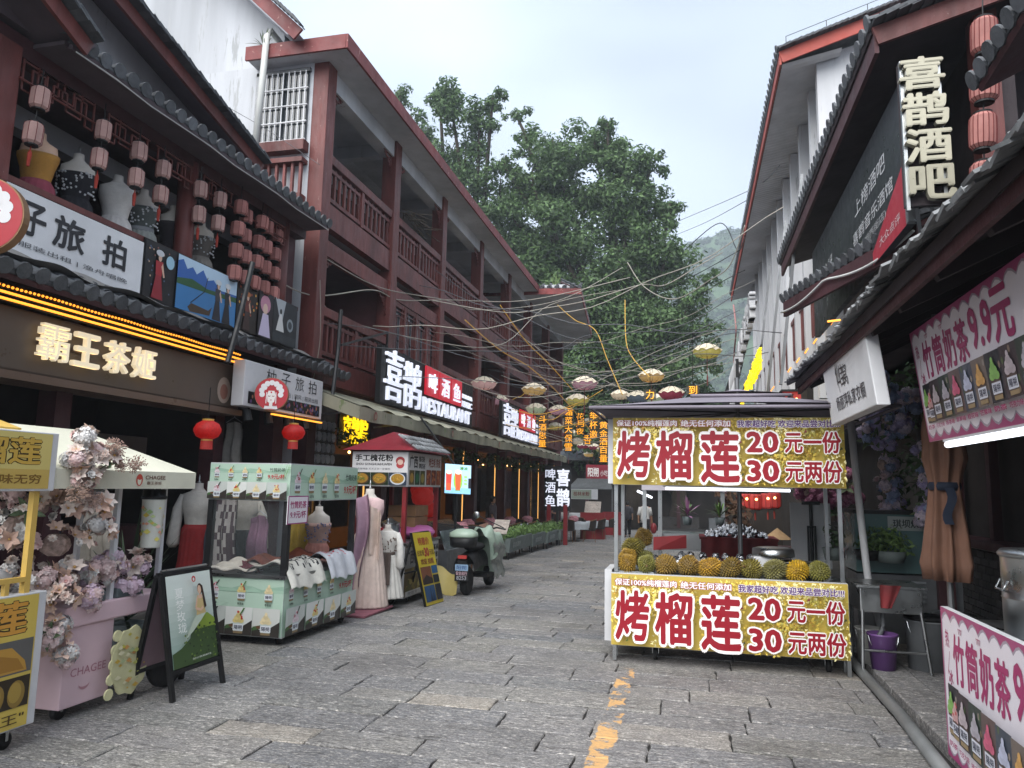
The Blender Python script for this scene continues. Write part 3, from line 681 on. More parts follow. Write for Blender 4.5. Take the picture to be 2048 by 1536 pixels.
E2 = MB().box(-.02, .26, -.065, .065, -.008, .008).mesh('eave_tile', 'tile_light')
while yy < 9.1:
    for q in range(3):
        mw = M.Translation((1.1 + .03 * q + rn.uniform(-.02, .02), yy + .035 * q, 2.9 + .02 * q + .02 * math.sin(yy * 1.7))) @ M.Rotation(-.42 + rn.uniform(-.06, .06), 4, 'Y') @ M.Rotation(rn.uniform(-.25, .25), 4, 'X') @ M.Rotation(rn.uniform(-.1, .1), 4, 'Z')
        I('eave_tile', E2, R1, mw)
    yy += .1
O('fascia_board', MB().box(1.2, 1.23, -2, 9.05, 2.76, 2.86), 'redwood_dark', R1)
O('roof', MB().prism([(1.18, -2, 2.93), (4.4, -2, 4.47), (4.4, -2, 4.55), (1.18, -2, 2.98)], (0, 11.1, 0)), 'tile', R1)
# brick plinth, window wall and slatted shutters
bk = MB().box(0, .235, 0, .06, 0, .075).mesh('brick', 'brick_dark')
for r in range(11):
    for c in range(9):
        yb = 8.6 + c * .25 + (r % 2) * .125
        I('brick', bk, R1, M.Translation((3.35, yb, .07 + r * .085)) @ rotz(R_(90)))
O('plinth', MB().box(3.345, 3.6, 8.5, 11.2, .06, 1.02), pm('mortar', '8a8884', .9, .1, 5), R1)
O('sill', MB().box(3.22, 3.62, 8.4, 11.3, 1.03, 1.12), 'redwood_dark', R1)
for k in range(26): O('slat', MB().obox((3.5, 7.2, .5 + k * .085), (.02, 1.5, .075), M.Rotation(R_(35), 3, 'Y')), 'black_paint', R1)
O('shutter_frame', MB().box(3.46, 3.56, 6.35, 6.45, .06, 3.2).box(3.46, 3.56, 7.98, 8.06, .06, 3.2), 'black_paint', R1)
for k, yy in enumerate((8.7, 9.9, 11.1)): O('door_post', MB().box(3.4, 3.5, yy - .06, yy + .06, 1.12, 3.6), 'redwood_dark', R1)
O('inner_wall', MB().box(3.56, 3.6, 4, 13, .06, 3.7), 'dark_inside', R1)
# near upper eave that cuts the top right corner
R0 = T('upper_eave_house', 'tiled upper eave and white wall at the top right edge', 'building', (4, 3, 3.5))
tile_roof(R0, aX(1950, 168, 2.1), aX(2120, -120, 2.1), (1, 0, .5), .5, sp=.17, drip=False)
O('wall', MB().box(2.5, 2.7, 2.0, 4.35, 3.55, 6.0), 'white_paint', R0); O('corner_post', MB().box(2.4, 2.55, 4.35, 4.45, 3.55, 5.4), 'redwood', R0)
O('eave_soffit', MB().prism([(2.2, 2.0, 4.95), (2.2, 5.25, 4.95), (4, 5.25, 5.5), (4, 2, 5.5)], (0, 0, .05)), 'soffit_dark', R0)
O('rain_pipe', MB().tube([(2.3, 4.5, 4.9), (2.36, 4.48, 4.75), (2.38, 4.46, 3.6)], .03, 8), 'pvc', R0, True)
# ------------------------------------------------------------------ right: gabled bar house
Cc = T('gabled_bar_house', 'dark gabled bar house with red verge boards and an open upper floor', 'building', (4, 10, 0))
zc = lambda x: 5.86 + .29 * (x - 1.73)
O('roof', MB().prism([(1.73, 7.0, zc(1.73)), (7.5, 7.0, zc(7.5)), (7.5, 7.0, zc(7.5) + .12), (1.73, 7.0, zc(1.73) + .1)], (0, 7.5, 0)), 'soffit_black', Cc)
verge(Cc, (1.68, 6.97, zc(1.68) + .1), (6.5, 6.97, zc(6.5) + .1), (0, -1, 0), 'redwood', bw=.18)
O('eave_board', MB().box(1.7, 1.74, 7, 14.5, 5.7, 5.9), 'redwood_dark', Cc)
tile_roof(Cc, (1.66, 7.02, 5.98), (1.66, 14.5, 5.98), (1, 0, .29), .4, sp=.2, drip=False, boards='soffit_black')
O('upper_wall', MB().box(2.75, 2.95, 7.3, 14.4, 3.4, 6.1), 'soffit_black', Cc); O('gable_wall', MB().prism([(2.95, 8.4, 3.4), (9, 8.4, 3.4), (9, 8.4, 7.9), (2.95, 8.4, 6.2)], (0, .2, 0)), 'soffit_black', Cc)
for x in (2.62, 4.2): O('column', MB().box(x, x + .2, 7.25, 7.45, 3.5, 6.2), 'redwood', Cc)
O('rail', MB().box(2.7, 6, 7.3, 7.4, 4.35, 4.45), 'redwood', Cc); O('rail', MB().box(2.7, 6, 7.3, 7.4, 4.0, 4.06), 'redwood', Cc)
O('floor', MB().box(2.4, 9, 7.2, 14.4, 3.4, 3.55), 'soffit_black', Cc)
O('ground_wall', MB().box(3.6, 3.8, 13.4, 30, -.6, 3.5), 'dark_inside', Cc)
O('air_vent', MB().box(2.95, 3.2, 7.5, 7.52, 5.9, 6.1), 'redwood', Cc)
pe = T('pent_roof', 'small tiled pent roof with looping pale cable beneath the black bar sign', 'roof', (2, 9.5, 4.3))
a_, b_ = aY(1832, 438, 7.6), aY(1566, 600, 11.4)
tile_roof(pe, a_, b_, (.93, .2, .42), .75, sp=.2, drip=False, boards='redwood')
O('fascia_board', MB().prism([a_ - V((0, 0, .04)), b_ - V((0, 0, .04)), b_ - V((0, 0, .26)), a_ - V((0, 0, .26))], (.05, 0, 0)), 'redwood_dark', pe)
O('cable', MB().tube([a_.lerp(b_, t) + V((-.03, 0, -.08 - .13 * abs(math.sin(t * 5 + .3)))) for t in [i / 24 for i in range(25)]], .016, 6), 'pvc', pe, True)
# ------------------------------------------------------------------ right: tall white house
D = T('white_house', 'tall white house with slender fins, corrugated soffit and red roof edge', 'building', (5, 22, 0))
zd = lambda x: 10.06 + .318 * (x - 1.8)
O('end_wall', MB().prism([(2.5, 14.7, 3), (9, 14.7, 3), (9, 14.7, 12), (2.5, 14.7, zd(2.5) - .1)], (0, .2, 0)), 'white_wall', D)
O('street_wall', MB().box(2.95, 3.1, 14.9, 34, 3, 10.2), 'white_wall', D)
O('roof', MB().prism([(1.8, 14.3, zd(1.8)), (9, 14.3, zd(9)), (9, 14.3, zd(9) + .1), (1.8, 14.3, zd(1.8) + .1)], (0, 19, 0)), 'tile', D)
verge(D, (1.75, 14.28, zd(1.75) + .12), (8, 14.28, zd(8) + .12), (0, -1, 0), 'fascia_orange', bw=.24)
O('eave_board', MB().box(1.76, 1.8, 14.3, 33.3, 9.9, 10.16), 'fascia_orange', D)
tile_roof(D, (1.72, 14.3, 10.2), (1.72, 33.2, 10.2), (1, 0, .318), .4, sp=.24, drip=False, pans=False, boards='tile')
mb = MB(); zz = lambda u: 9.86
mb.grid(lambda u, v: V((1.82 + 1.1 * v, 14.35 + 18.8 * u, 9.93 + .22 * v + .02 * math.sin(u * 18.8 * 40))), 480, 1); O('corrugated_soffit', mb, 'grey_white', D)
for k in range(11): O('fin', MB().box(2.5, 2.95, 15.7 + k * 1.55, 15.7 + k * 1.55 + .22, 3.5, 10.05), 'white_wall', D)
for k in range(10):
    y0 = 15.92 + k * 1.55
    for q in range(7): I('baluster', BAL, D, M.Translation((2.62, y0 + .1 + q * .18, 5.0 + .0)) @ M.Scale(1.6, 4, (0, 0, 1)))
    O('handrail', MB().box(2.58, 2.68, y0, y0 + 1.33, 5.95, 6.05), 'redwood', D)
for k in range(7): O('roof_wire_post', MB().cyl((1.9 + k * .75, 14.35, zd(1.9 + k * .75) + .1), (1.9 + k * .75, 14.35, zd(1.9 + k * .75) + .42), .008, n=5), 'black_metal', D)
O('roof_wire', MB().tube([(1.9 + k * .75, 14.35, zd(1.9 + k * .75) + .42) for k in range(7)], .006, 5), 'black_metal', D)
for yy in (12.9, 15.3, 18.4):
    O('signboard_strut' if 0 else 'strut', MB().bar((1.45, yy, 3.4), (1.95, yy + .4, 7.2), .05), 'grey_metal', D)
# far end of the street: low market hall
F = T('market_hall', 'dim low market hall closing the far end of the street', 'building', (-1, 52, -1))
O('wall', MB().box(-14, 9, 52, 52.3, -1.5, 4.5), 'dark_inside', F)
O('roof', MB().prism([(-14, 49.5, 3.4), (-14, 54, 5), (-14, 54, 5.15), (-14, 49.5, 3.5)], (23, 0, 0)), 'tile', F)
for k in range(8): O('post', MB().box(-13 + k * 3, -12.8 + k * 3, 50, 50.2, -1.5, 3.6), 'redwood_dark', F)
for k in range(6): O('counter', MB().box(-11 + k * 3, -8.6 + k * 3, 50.3, 51.2, -1.2, -.2), ('brick_dark', 'grey_metal', 'redwood')[k % 3], F)
# ------------------------------------------------------------------ trees
def leaf_mat(nm, c0, c1):
    m = bpy.data.materials.new(nm); m.use_nodes = True; n, l = m.node_tree.nodes, m.node_tree.links; b = n['Principled BSDF']
    ge = n.new('ShaderNodeNewGeometry'); r = n.new('ShaderNodeValToRGB'); l.new(ge.outputs['Random Per Island'], r.inputs[0])
    r.color_ramp.elements[0].color = (*hx(c0), 1); r.color_ramp.elements[1].color = (*hx(c1), 1)
    l.new(r.outputs[0], b.inputs['Base Color']); b.inputs['Roughness'].default_value = .55; b.inputs['Specular IOR Level'].default_value = .3
    tr = n.new('ShaderNodeBsdfTranslucent'); l.new(r.outputs[0], tr.inputs[0]); ms = n.new('ShaderNodeMixShader'); ms.inputs[0].default_value = .3
    l.new(b.outputs[0], ms.inputs[1]); l.new(tr.outputs[0], ms.inputs[2]); l.new(ms.outputs[0], n['Material Output'].inputs[0]); MAT[nm] = m
leaf_mat('foliage', '324529', '64804f'); leaf_mat('foliage_dark', '2a3d26', '506a46'); leaf_mat('foliage_young', '54703f', '8fae69')
pm('bark', '4a4138', .9, .25, 6, .5, 20)
def crown(clumps, per, size, seed):
    rn = random.Random(seed); vs = []; fs = []
    for c, r in clumps:
        k = int(per * r * r)
        for i in range(k):
            d = V((rn.gauss(0, 1), rn.gauss(0, 1), rn.gauss(0, 1) * .9 + .15)).normalized(); q = r * (rn.random() ** .33) * rn.uniform(.75, 1.08)
            p = V(c) + V((d.x * q, d.y * q, d.z * q * .82)); n = (d + V((rn.gauss(0, .6), rn.gauss(0, .6), rn.gauss(0, .6) + .35))).normalized()
            t = n.cross(V((rn.gauss(0, 1), rn.gauss(0, 1), rn.gauss(0, 1)))).normalized(); bt = n.cross(t); s = size * rn.uniform(.6, 1.35); a = len(vs)
            vs += [p - t * s, p + bt * s * .42 + n * s * .1, p + t * s, p - bt * s * .42]; fs.append((a, a + 1, a + 2, a + 3))
    mb = MB(); mb.v = vs; mb.f = fs; mb.c = [None] * len(fs); return mb
def tree(label, base, trunk_h, blobs, per, size, seed, mat='foliage'):
    rn = random.Random(seed + 50); t = T('tree', label, 'tree', base)
    b = V(base); mb = MB(); top = b + V((rn.uniform(-.5, .5), 0, trunk_h)); mb.tube([b, b + V((.2, 0, trunk_h * .5)), top], [.75, .55, .45], 10)
    clumps = []
    for (cx, cy, cz, r, k) in blobs:
        ctr = V((cx, cy, cz)); mb.tube([top - V((0, 0, rn.uniform(0, trunk_h * .4))), (top + ctr) / 2 + V((rn.uniform(-.6, .6), rn.uniform(-.6, .6), rn.uniform(-.3, .8))), ctr, ctr + V((0, 0, r * .6))], [.3, .18, .09, .03], 6)
        for i in range(k):
            d = V((rn.gauss(0, 1), rn.gauss(0, 1), rn.gauss(0, 1))).normalized(); q = r * rn.uniform(.45, .95)
            clumps.append((ctr + V((d.x * q, d.y * q * .8, d.z * q)), r * rn.uniform(.3, .5)))
        clumps.append((ctr, r * .6))
    O('trunk', mb, 'bark', t, True); O('crown', crown(clumps, per, size, seed), mat, t); return t
YT = 44.
def bl(px, py, rpx, k, dy=0): p = aY(px, py, YT + dy); return (p.x, p.y, p.z, rpx / FPX * (YT + dy) * 1.04, k)
tree('huge dark banyan towering over the roofs in the middle of the view', (-3.5, YT + 3, gz(YT)), 9,
     [bl(1190, 300, 62, 12), bl(1105, 320, 85, 15), bl(1250, 400, 90, 16), bl(1130, 440, 110, 18, 1), bl(1035, 235, 30, 6), bl(1050, 280, 40, 7), bl(1330, 520, 75, 12), bl(1300, 470, 60, 10), bl(1220, 560, 120, 20, 2), bl(1360, 640, 60, 10, 1), bl(1290, 690, 110, 18, 1), bl(1180, 720, 110, 18, 2), bl(1385, 600, 38, 7), bl(1400, 730, 40, 7, 2), bl(1250, 840, 110, 16, 3), bl(1380, 820, 60, 10, 3), bl(1300, 330, 36, 7), bl(1215, 260, 30, 6), bl(1150, 860, 80, 12, 3), bl(1420, 560, 26, 6), bl(1010, 335, 45, 8), bl(1020, 430, 62, 10), bl(1065, 370, 60, 10), bl(1090, 520, 85, 14, 1), bl(1045, 570, 62, 10, 1), bl(1150, 620, 90, 14, 2), bl(1230, 330, 60, 10), bl(1290, 400, 60, 10), bl(1340, 430, 40, 8), bl(1400, 660, 40, 7), bl(1420, 800, 40, 8, 3)], 250, .155, 11, 'foliage')
tree('tall banyan with tufted top rising behind the white gallery roof', (-15, YT + 4, gz(YT)), 11,
     [bl(905, 225, 62, 12), bl(960, 240, 48, 10), bl(880, 200, 34, 7), bl(985, 205, 34, 7), bl(930, 330, 80, 14, 1), bl(1000, 400, 80, 14, 1), bl(830, 270, 50, 9, 2), bl(1030, 500, 70, 12, 2), bl(800, 200, 36, 7, 3), bl(850, 330, 60, 10, 2), bl(1060, 590, 60, 10, 3)], 250, .155, 12, 'foliage')
tree('dark lower tree filling the street end behind the umbrella lanterns', (-1, YT + 7, gz(YT)), 3,
     [bl(1180 + 45 * k, 880 + 18 * (k % 2), 60, 8, 6) for k in range(7)] + [bl(1160, 800, 70, 9, 6)], 170, .18, 13, 'foliage_dark')
# ------------------------------------------------------------------ hill and haze
hm = MB()
def hill(u, v):
    x = -180 + 420 * u; y = 300 + 330 * v
    h = 165 * math.exp(-((x - 25) / 105) ** 2) * min(1, v * 1.9) ** .8 + 60 * math.exp(-((x + 130) / 80) ** 2) * min(1, v * 1.6) + 40 * math.exp(-((x - 190) / 70) ** 2) * min(1, v * 1.5)
    h *= 1 + .12 * mnoise.noise(V((x * .012, y * .012, 3)))
    h += 5.0 * mnoise.noise(V((x * .05, y * .05, 1))) + 3.4 * abs(mnoise.noise(V((x * .19, y * .19, 5)))) + 1.6 * mnoise.noise(V((x * .5, y * .5, 2)))
    return V((x, y, h - 2))
hm.grid(hill, 210, 130); O('hill', hm, pm('forest', '41573a', .9, .45, .09, .8, 1.2, grime=.35), kind='structure', smooth=True)
rn = random.Random(8); hb = []
for i in range(2600):
    p = hill(rn.uniform(.3, .7), rn.uniform(.03, .75)); hb.append((p + V((0, 0, 1)), rn.uniform(1.8, 3.6)))
O('woodland', crown(hb, 4.5, 1.0, 5), 'foliage_dark', kind='stuff', label='distant forest covering the hazy hill', cat='forest')
hz = O('haze', MB().box(-330, 330, -14, 690, -4, 215), None, kind='stuff', label='pale blue-grey air haze', cat='haze')
hmn = bpy.data.materials.new('haze'); hmn.use_nodes = True; nn = hmn.node_tree.nodes; nn.remove(nn['Principled BSDF']); pv = nn.new('ShaderNodeVolumePrincipled'); pv.inputs['Density'].default_value = .0011; pv.inputs['Color'].default_value = (.80, .88, .97, 1); pv.inputs['Anisotropy'].default_value = .1
hmn.node_tree.links.new(pv.outputs[0], nn['Material Output'].inputs['Volume']); hz.data.materials.append(hmn)

# air conditioners and conduits on the white house
for k, (y, z) in enumerate(((15.2, 7.4), (19.9, 7.2))):
    t = T('air_conditioner', ('white air conditioner box nearest on the finned white house', 'farther white air conditioner box on the finned white house')[k], 'air conditioner', (2.8, y, z)); O('casing', MB().box(2.62, 2.94, y, y + .8, z, z + .55), 'white_wall', t, bevel=.02); O('grille', MB().lathe([(.05, 0), (.2, 0), (.2, .02), (.05, .02)], 20, (2.6, y + .35, z + .28), M.Rotation(R_(-90), 3, 'Y')), 'grey_metal', t)
# ------------------------------------------------------------------ prints shared by the milk tea carts
def cup(p, a, b, h, cream='f0e2cf', top=None, label='陽朔', glass='cfd9d6', band='e8edf2', straw=None):
    w_ = h * .27
    p.poly([(a - w_ * .85, b), (a + w_ * .85, b), (a + w_, b + h * .52), (a - w_, b + h * .52)], glass)
    p.poly([(a - w_ * .85, b), (a + w_ * .85, b), (a + w_ * .88, b + h * .1), (a - w_ * .88, b + h * .1)], '8d7a5a')
    p.rect(a - w_ * .95, b + h * .13, a + w_ * .95, b + h * .4, band)
    if label: p.text(label, a - w_ * .75, b + h * .17, a + w_ * .75, b + h * .36, '2a2f45', .02)
    for i, (dx, dy, r) in enumerate(((-.6, .55, .5), (.6, .55, .5), (0, .57, .6), (-.35, .68, .45), (.35, .68, .45), (0, .78, .42), (.05, .9, .24))):
        c = hx(cream); k = 1 - .09 * (i % 3); p.ell(a + dx * w_ * .9, b + h * dy, w_ * r * 1.1, h * .085 * (1.2 if r > .4 else 1), tuple(q * k for q in c), 10)
    if top:
        rr = random.Random(int(a * 1000)); 
        for i in range(6): p.ell(a + rr.uniform(-.7, .7) * w_, b + h * rr.uniform(.62, .95), w_ * .2, h * .04, top, 7)
    if straw: p.poly([(a + w_ * .2, b + h * .8), (a + w_ * .4, b + h * .8), (a + w_ * 1.2, b + h * 1.12), (a + w_ * .9, b + h * 1.12)], straw)
CUPS = [('eadbe0', 'b8606a', '2c3a30'), ('e8d690', 'c23a30', '4d7a3c'), ('eddcae', None, None), ('ecd79c', 'c8463a', None)]
def green_print(o, u, L, H, photos=True, price=True, n=4, bamboo=True):
    """mint print: row of small cups over hills, row of dark cup photos"""
    p = PR(o, u, ZP); p.rect(0, 0, L, H, 'b9d3c0'); y = H * .5 if photos else 0; hh = H - y
    p.poly([(0, y + hh * .6)] + [(L * t / 8, y + hh * (.68 + .14 * math.sin(t * 1.9) + .07 * math.sin(t * 4.3))) for t in range(9)] + [(L, y + hh * .55), (L * .5, y + hh * .5)], '9dbfa9')
    p.poly([(0, y + hh * .5)] + [(L * t / 8, y + hh * (.58 + .1 * math.sin(t * 2.6 + 1))) for t in range(9)] + [(L, y + hh * .5)], 'a9c9b3')
    zone = L * .72 if price else L
    for i in range(n):
        c = CUPS[i % 4]; a = zone * (i + .5) / n; cup(p, a, y + hh * .2, hh * .62, c[0], c[1], straw=c[2]); p.text(('草莓味', '抹茶味', '香草味', '桂花味')[i % 4], a - hh * .13, y + hh * .05, a + hh * .13, y + hh * .14, '23332a', .02)
    if price:
        p.text('竹筒奶茶', L * .76, y + hh * .58, L * .95, y + hh * .78, '1e2a22', .01); p.text('9.9元/杯', L * .74, y + hh * .16, L * .95, y + hh * .44, 'b3202c', .03)
        for t in (0, .025): p.line([(L * (.93 + t), y + hh * .2), (L * (.95 + t), y + hh * .6), (L * (.97 + t), y + hh * .95)], L * .004, '6d9a5e')
        for t in range(6): q = L * (.93 + .012 * t); p.poly([(q, y + hh * (.3 + .1 * t)), (q + L * .03, y + hh * (.36 + .1 * t)), (q + L * .012, y + hh * (.28 + .1 * t))], '7fae6c')
    if photos:
        m = n
        for i in range(m):
            a0, a1 = L * i / m + .004, L * (i + 1) / m - .004; p.rect(a0, .004, a1, y - .004, ('c9cfc9', 'dfe2dd', 'd3d6d0', 'c4cbc6')[i % 4])
            p.poly([(a0, .004), (a1, .004), (a1, y * .55), ((a0 + a1) / 2, y * .22), (a0, y * .3)], '3b3733'); p.poly([(a0, y * .2), ((a0 + a1) / 2, y * .33), (a0 + (a1 - a0) * .7, y * .5), (a0 + .01, y * .34)], '4c6b40')
            p.ell(a0 + (a1 - a0) * .25, y * .33, (a1 - a0) * .1, y * .05, '6b4a33'); c = CUPS[i % 4]; cup(p, (a0 + a1) / 2, y * .07, y * .8, c[0], c[1], straw=c[2])
    return p
def caster(parent, x, y, z=.0, r=.055, brake=True):
    g = gz(y); w_ = O('caster', MB().obox((x, y, g + r * 2 + .03), (.08, .08, .012)).bar((x - .03, y, g + r * 2 + .03), (x - .03, y, g + r), .02, .006).bar((x + .03, y, g + r * 2 + .03), (x + .03, y, g + r), .02, .006), 'steel', parent)
    O('wheel', MB().lathe([(r * .5, -.018), (r, -.018), (r, .018), (r * .5, .018)], 16, (x, y, g + r), M.Rotation(R_(90), 3, 'Y')), 'rubber', w_, True); return w_
# ------------------------------------------------------------------ mint green milk tea cart
G = T('milk_tea_cart', 'mint green bamboo milk tea cart printed with cups, draped with clothes', 'cart', (-4.5, 7.7, 0))
gx0, gx1, gy0, gy1 = -4.98, -4.03, 6.95, 8.52
O('lower_body', MB().box(gx0, gx1, gy0, gy1, .08, .66), 'grey_white', G); O('counter', MB().box(gx0 - .02, gx1 + .02, gy0 - .02, gy1 + .02, .66, .69), 'steel', G)
O('header', MB().box(gx0, gx1, gy0, gy1, 1.44, 1.83), 'grey_white', G)
for x in (gx0 + .03, gx1 - .03):
    for y in (gy0 + .03, gy1 - .03): O('post', MB().box(x - .03, x + .03, y - .03, y + .03, .69, 1.44), 'black_metal', G)
O('glass_pane', MB().box(gx0 + .06, gx1 - .06, gy0 + .012, gy0 + .018, .69, 1.44), 'glass', G)
green_print((gx0, gy0 - .003, 1.45), XP, gx1 - gx0, .37).build('printed_panel', G)
green_print((gx0, gy0 - .003, .09), XP, gx1 - gx0, .565, price=False, n=3).build('printed_panel', G)
green_print((gx1 + .003, gy0, 1.45), YP, gy1 - gy0, .37, photos=False).build('printed_panel', G)
green_print((gx1 + .003, gy0, .09), YP, gy1 - gy0, .565).build('printed_panel', G)
for x in (gx0 + .1, gx1 - .08):
    for y in (gy0 + .1, gy1 - .1): caster(G, x, y)
PS = T('price_sign', 'small white and purple milk tea price card hung on the green cart', 'sign', (-4.0, 7.2, 1.1))
pa = aX(577, 992, -4.0); pb = aX(614, 1046, -4.0)
O('card', MB().box(-4.01, -4.0, pa.y, pb.y, pb.z, pa.z), 'white_paint', PS)
p = PR((-3.998, pa.y, pb.z), YP, ZP); w_, h_ = pb.y - pa.y, pa.z - pb.z; p.rect(0, 0, w_, h_, '9b3a78'); p.poly([(w_ * (.5 + .44 * math.cos(t) * (1 + .05 * math.cos(10 * t))), h_ * (.5 + .45 * math.sin(t) * (1 + .05 * math.cos(10 * t)))) if 0 else (w_ * (.5 + (.46 if abs(math.cos(t)) > .7 else .46 * abs(math.cos(t)) / .72) * (1 if math.cos(t) > 0 else -1)), h_ * (.5 + (.46 if abs(math.sin(t)) > .7 else .46 * abs(math.sin(t)) / .72) * (1 if math.sin(t) > 0 else -1))) for t in [2 * math.pi * (i + .5) / 36 for i in range(36)]], 'e9e4ea')
p.text('竹筒奶茶', w_ * .1, h_ * .55, w_ * .9, h_ * .82, 'a3306a', .03); p.text('9.9元/杯', w_ * .12, h_ * .2, w_ * .9, h_ * .47, 'a3306a', .03); p.build('lettering', PS)
# clothes and printed sheets thrown over the counter
def drape(name, label, pts, cols, zf, th=.008, n=26):
    (x0, x1, y0, y1) = pts; mb = MB(); rr = random.Random(len(label))
    def f(u, v):
        x = x0 + (x1 - x0) * u; y = y0 + (y1 - y0) * v; return V((x + .015 * math.sin(v * 17), y, zf(u, v) + .014 * math.sin(u * 13 + v * 9) + .012 * math.sin(v * 23)))
    for j in range(n):
        for i in range(n):
            u0, u1, v0, v1 = i / n, (i + 1) / n, j / n, (j + 1) / n
            mb.add([f(u0, v0), f(u1, v0), f(u1, v1), f(u0, v1)], [(0, 1, 2, 3)], cols(u0, v0)); mb.add([f(u0, v0) - V((.0, 0, th)), f(u0, v1) - V((.0, 0, th)), f(u1, v1) - V((.0, 0, th)), f(u1, v0) - V((.0, 0, th))], [(0, 1, 2, 3)], cols(u0, v0))
    return O(name, mb, 'cloth_attr', None, label=label, cat='cloth')
over = lambda h, e: (lambda u, v: .715 + h * math.sin(math.pi * min(1, u * .85)) - (max(0, u - e) / (1 - e)) ** 1.5 * .2)
def inked(body, w_, h_):
    vs, fs, x0, x1, y0, y1 = glyphs(body); tr = []
    for f in fs:
        for i in range(1, len(f) - 1): tr.append([((vs[q][0] - x0) / (x1 - x0) * w_, (vs[q][1] - y0) / (y1 - y0) * h_) for q in (f[0], f[i], f[i + 1])])
    def hit(a, b):
        for (p, q, r) in tr:
            d1 = (a - q[0]) * (p[1] - q[1]) - (p[0] - q[0]) * (b - q[1]); d2 = (a - r[0]) * (q[1] - r[1]) - (q[0] - r[0]) * (b - r[1]); d3 = (a - p[0]) * (r[1] - p[1]) - (r[0] - p[0]) * (b - p[1])
            if (d1 < .0 or d2 < .0 or d3 < .0) and (d1 > .0 or d2 > .0 or d3 > .0): continue
            return True
        return False
    return hit
INK1, INK2 = inked('竹筒奶茶', .9, .5), inked('阳朔特产', .9, .55)
drape('draped_sheet', 'white sheet with bold black lettering draped over the green cart counter', (-4.5, -3.96, 6.98, 7.75), lambda u, v: '26262b' if INK1(v - .05, .85 - u) else 'd8d6cc', over(.1, .78), n=44)
drape('draped_sheet', 'clear plastic sheet with red lettering over the green cart counter', (-4.4, -3.94, 7.8, 8.5), lambda u, v: 'b02a3c' if INK2(v - .05, .78 - u) else 'b9bcc2', over(.12, .8), n=44)
drape('folded_garment', 'rust orange garment heaped on the back of the green cart counter', (-4.75, -4.3, 7.1, 8.2), lambda u, v: ('8a4a34' if int(v * 7) % 2 else '6d3a2e'), lambda u, v: .75 + .11 * math.sin(math.pi * u) * (.6 + .4 * math.sin(v * 8)))
drape('folded_garment', 'white and maroon patterned garment folded at the front corner of the green cart', (-4.95, -4.4, 6.99, 7.15), lambda u, v: ('5c2a33' if (u > .6 and .2 < v < .8) else 'cfc9bd'), lambda u, v: .73 + .1 * math.sin(math.pi * u) * v)
# ------------------------------------------------------------------ pink tea cart
pm('pink_panel', 'd9bcc2', .5, .05, 3, grime=.12); pm('cream_canvas', 'd9d8c4', .8, .06, 4, .1, 60, grime=.15); pm('pink_dark', '8e737b', .5, .05, 3)
K = T('tea_cart', 'pink tea cart with cream canvas awning, bicycle wheel and hanging cup model', 'cart', (-4.6, 4.8, 0))
px0, px1, py0, py1 = -5.05, -4.17, 4.38, 5.3
O('body', MB().box(px0, px1, 4.38, 4.82, .08, .62), 'pink_panel', K, bevel=.008); O('counter', MB().box(px0 - .02, px1 + .02, 4.35, 5.35, .62, .76), 'pink_panel', K, bevel=.012)
O('back_panel', MB().box(px0, px0 + .04, 4.82, 5.3, .15, .62), 'pink_dark', K); O('frame', MB().box(px1 - .06, px1 - .02, 5.24, 5.28, .1, .62).box(px0, px0 + .04, 5.24, 5.28, .1, .62), 'white_paint', K)
p = PR((px1 + .002, 4.38, .08), YP, ZP); p.text('CHAGEE', .07, .2, .39, .255, 'b07684', .0)
p.poly([(.2 + .05 * math.cos(t), .14 + .045 * math.sin(t)) for t in [math.pi + math.pi * i / 10 for i in range(11)]] + [(.2 + .05 * math.cos(t), .14 + .025 * math.sin(t)) for t in [2 * math.pi - math.pi * i / 10 for i in range(11)]], 'b98892'); p.build('lettering', K)
for x in (px0 + .1, px1 - .08): caster(K, x, 4.46)
wh = O('wheel', MB().lathe([(.2, -.016), (.228, -.016), (.228, .016), (.2, .016)], 32, (px1 + .06, 5.36, .235), M.Rotation(R_(90), 3, 'Y')), 'rubber', K, True)
mb = MB()
for k in range(18): t = 2 * math.pi * k / 18; mb.cyl((px1 + .06, 5.36, .235), (px1 + .06, 5.36 + .2 * math.cos(t), .235 + .2 * math.sin(t)), .0025, n=4)
O('spokes', mb, 'steel', wh); O('rim', MB().lathe([(.19, -.012), (.205, -.012), (.205, .012), (.19, .012)], 32, (px1 + .06, 5.36, .235), M.Rotation(R_(90), 3, 'Y')), 'steel', wh, True)
for y, x in ((4.78, -4.2), (5.28, -4.2), (4.4, -5.0), (5.28, -5.0)): O('pole', MB().box(x - .018, x + .018, y - .018, y + .018, .76, 1.62), 'white_paint', K)
# awning: ridge at the back, sloping front, valance
ax0, ax1, ay0, ay1 = -5.25, -4.02, 3.55, 5.42
aw = MB(); rz_, ez = 2.02, 1.70
aw.add([(-4.75, ay0 + .3, rz_), (-4.75, ay1 - .5, rz_), (ax1, ay1, ez), (ax1, ay0, ez), (ax0, ay1, ez), (ax0, ay0, ez)], [(0, 3, 2, 1), (0, 1, 4, 5), (1, 2, 4), (0, 5, 3)])
aw.add([(-4.75, ay0 + .3, rz_ - .012), (-4.75, ay1 - .5, rz_ - .012), (ax1, ay1, ez - .012), (ax1, ay0, ez - .012), (ax0, ay1, ez - .012), (ax0, ay0, ez - .012)], [(1, 2, 3, 0), (5, 4, 1, 0), (4, 2, 1), (3, 5, 0)])
O('awning', aw, 'cream_canvas', K)
va = MB(); va.box(ax1 - .008, ax1, ay0, ay1, ez - .13, ez); va.box(ax0, ax1 - .008, ay1 - .008, ay1, ez - .13, ez); v_ = O('valance', va, 'cream_canvas', K)
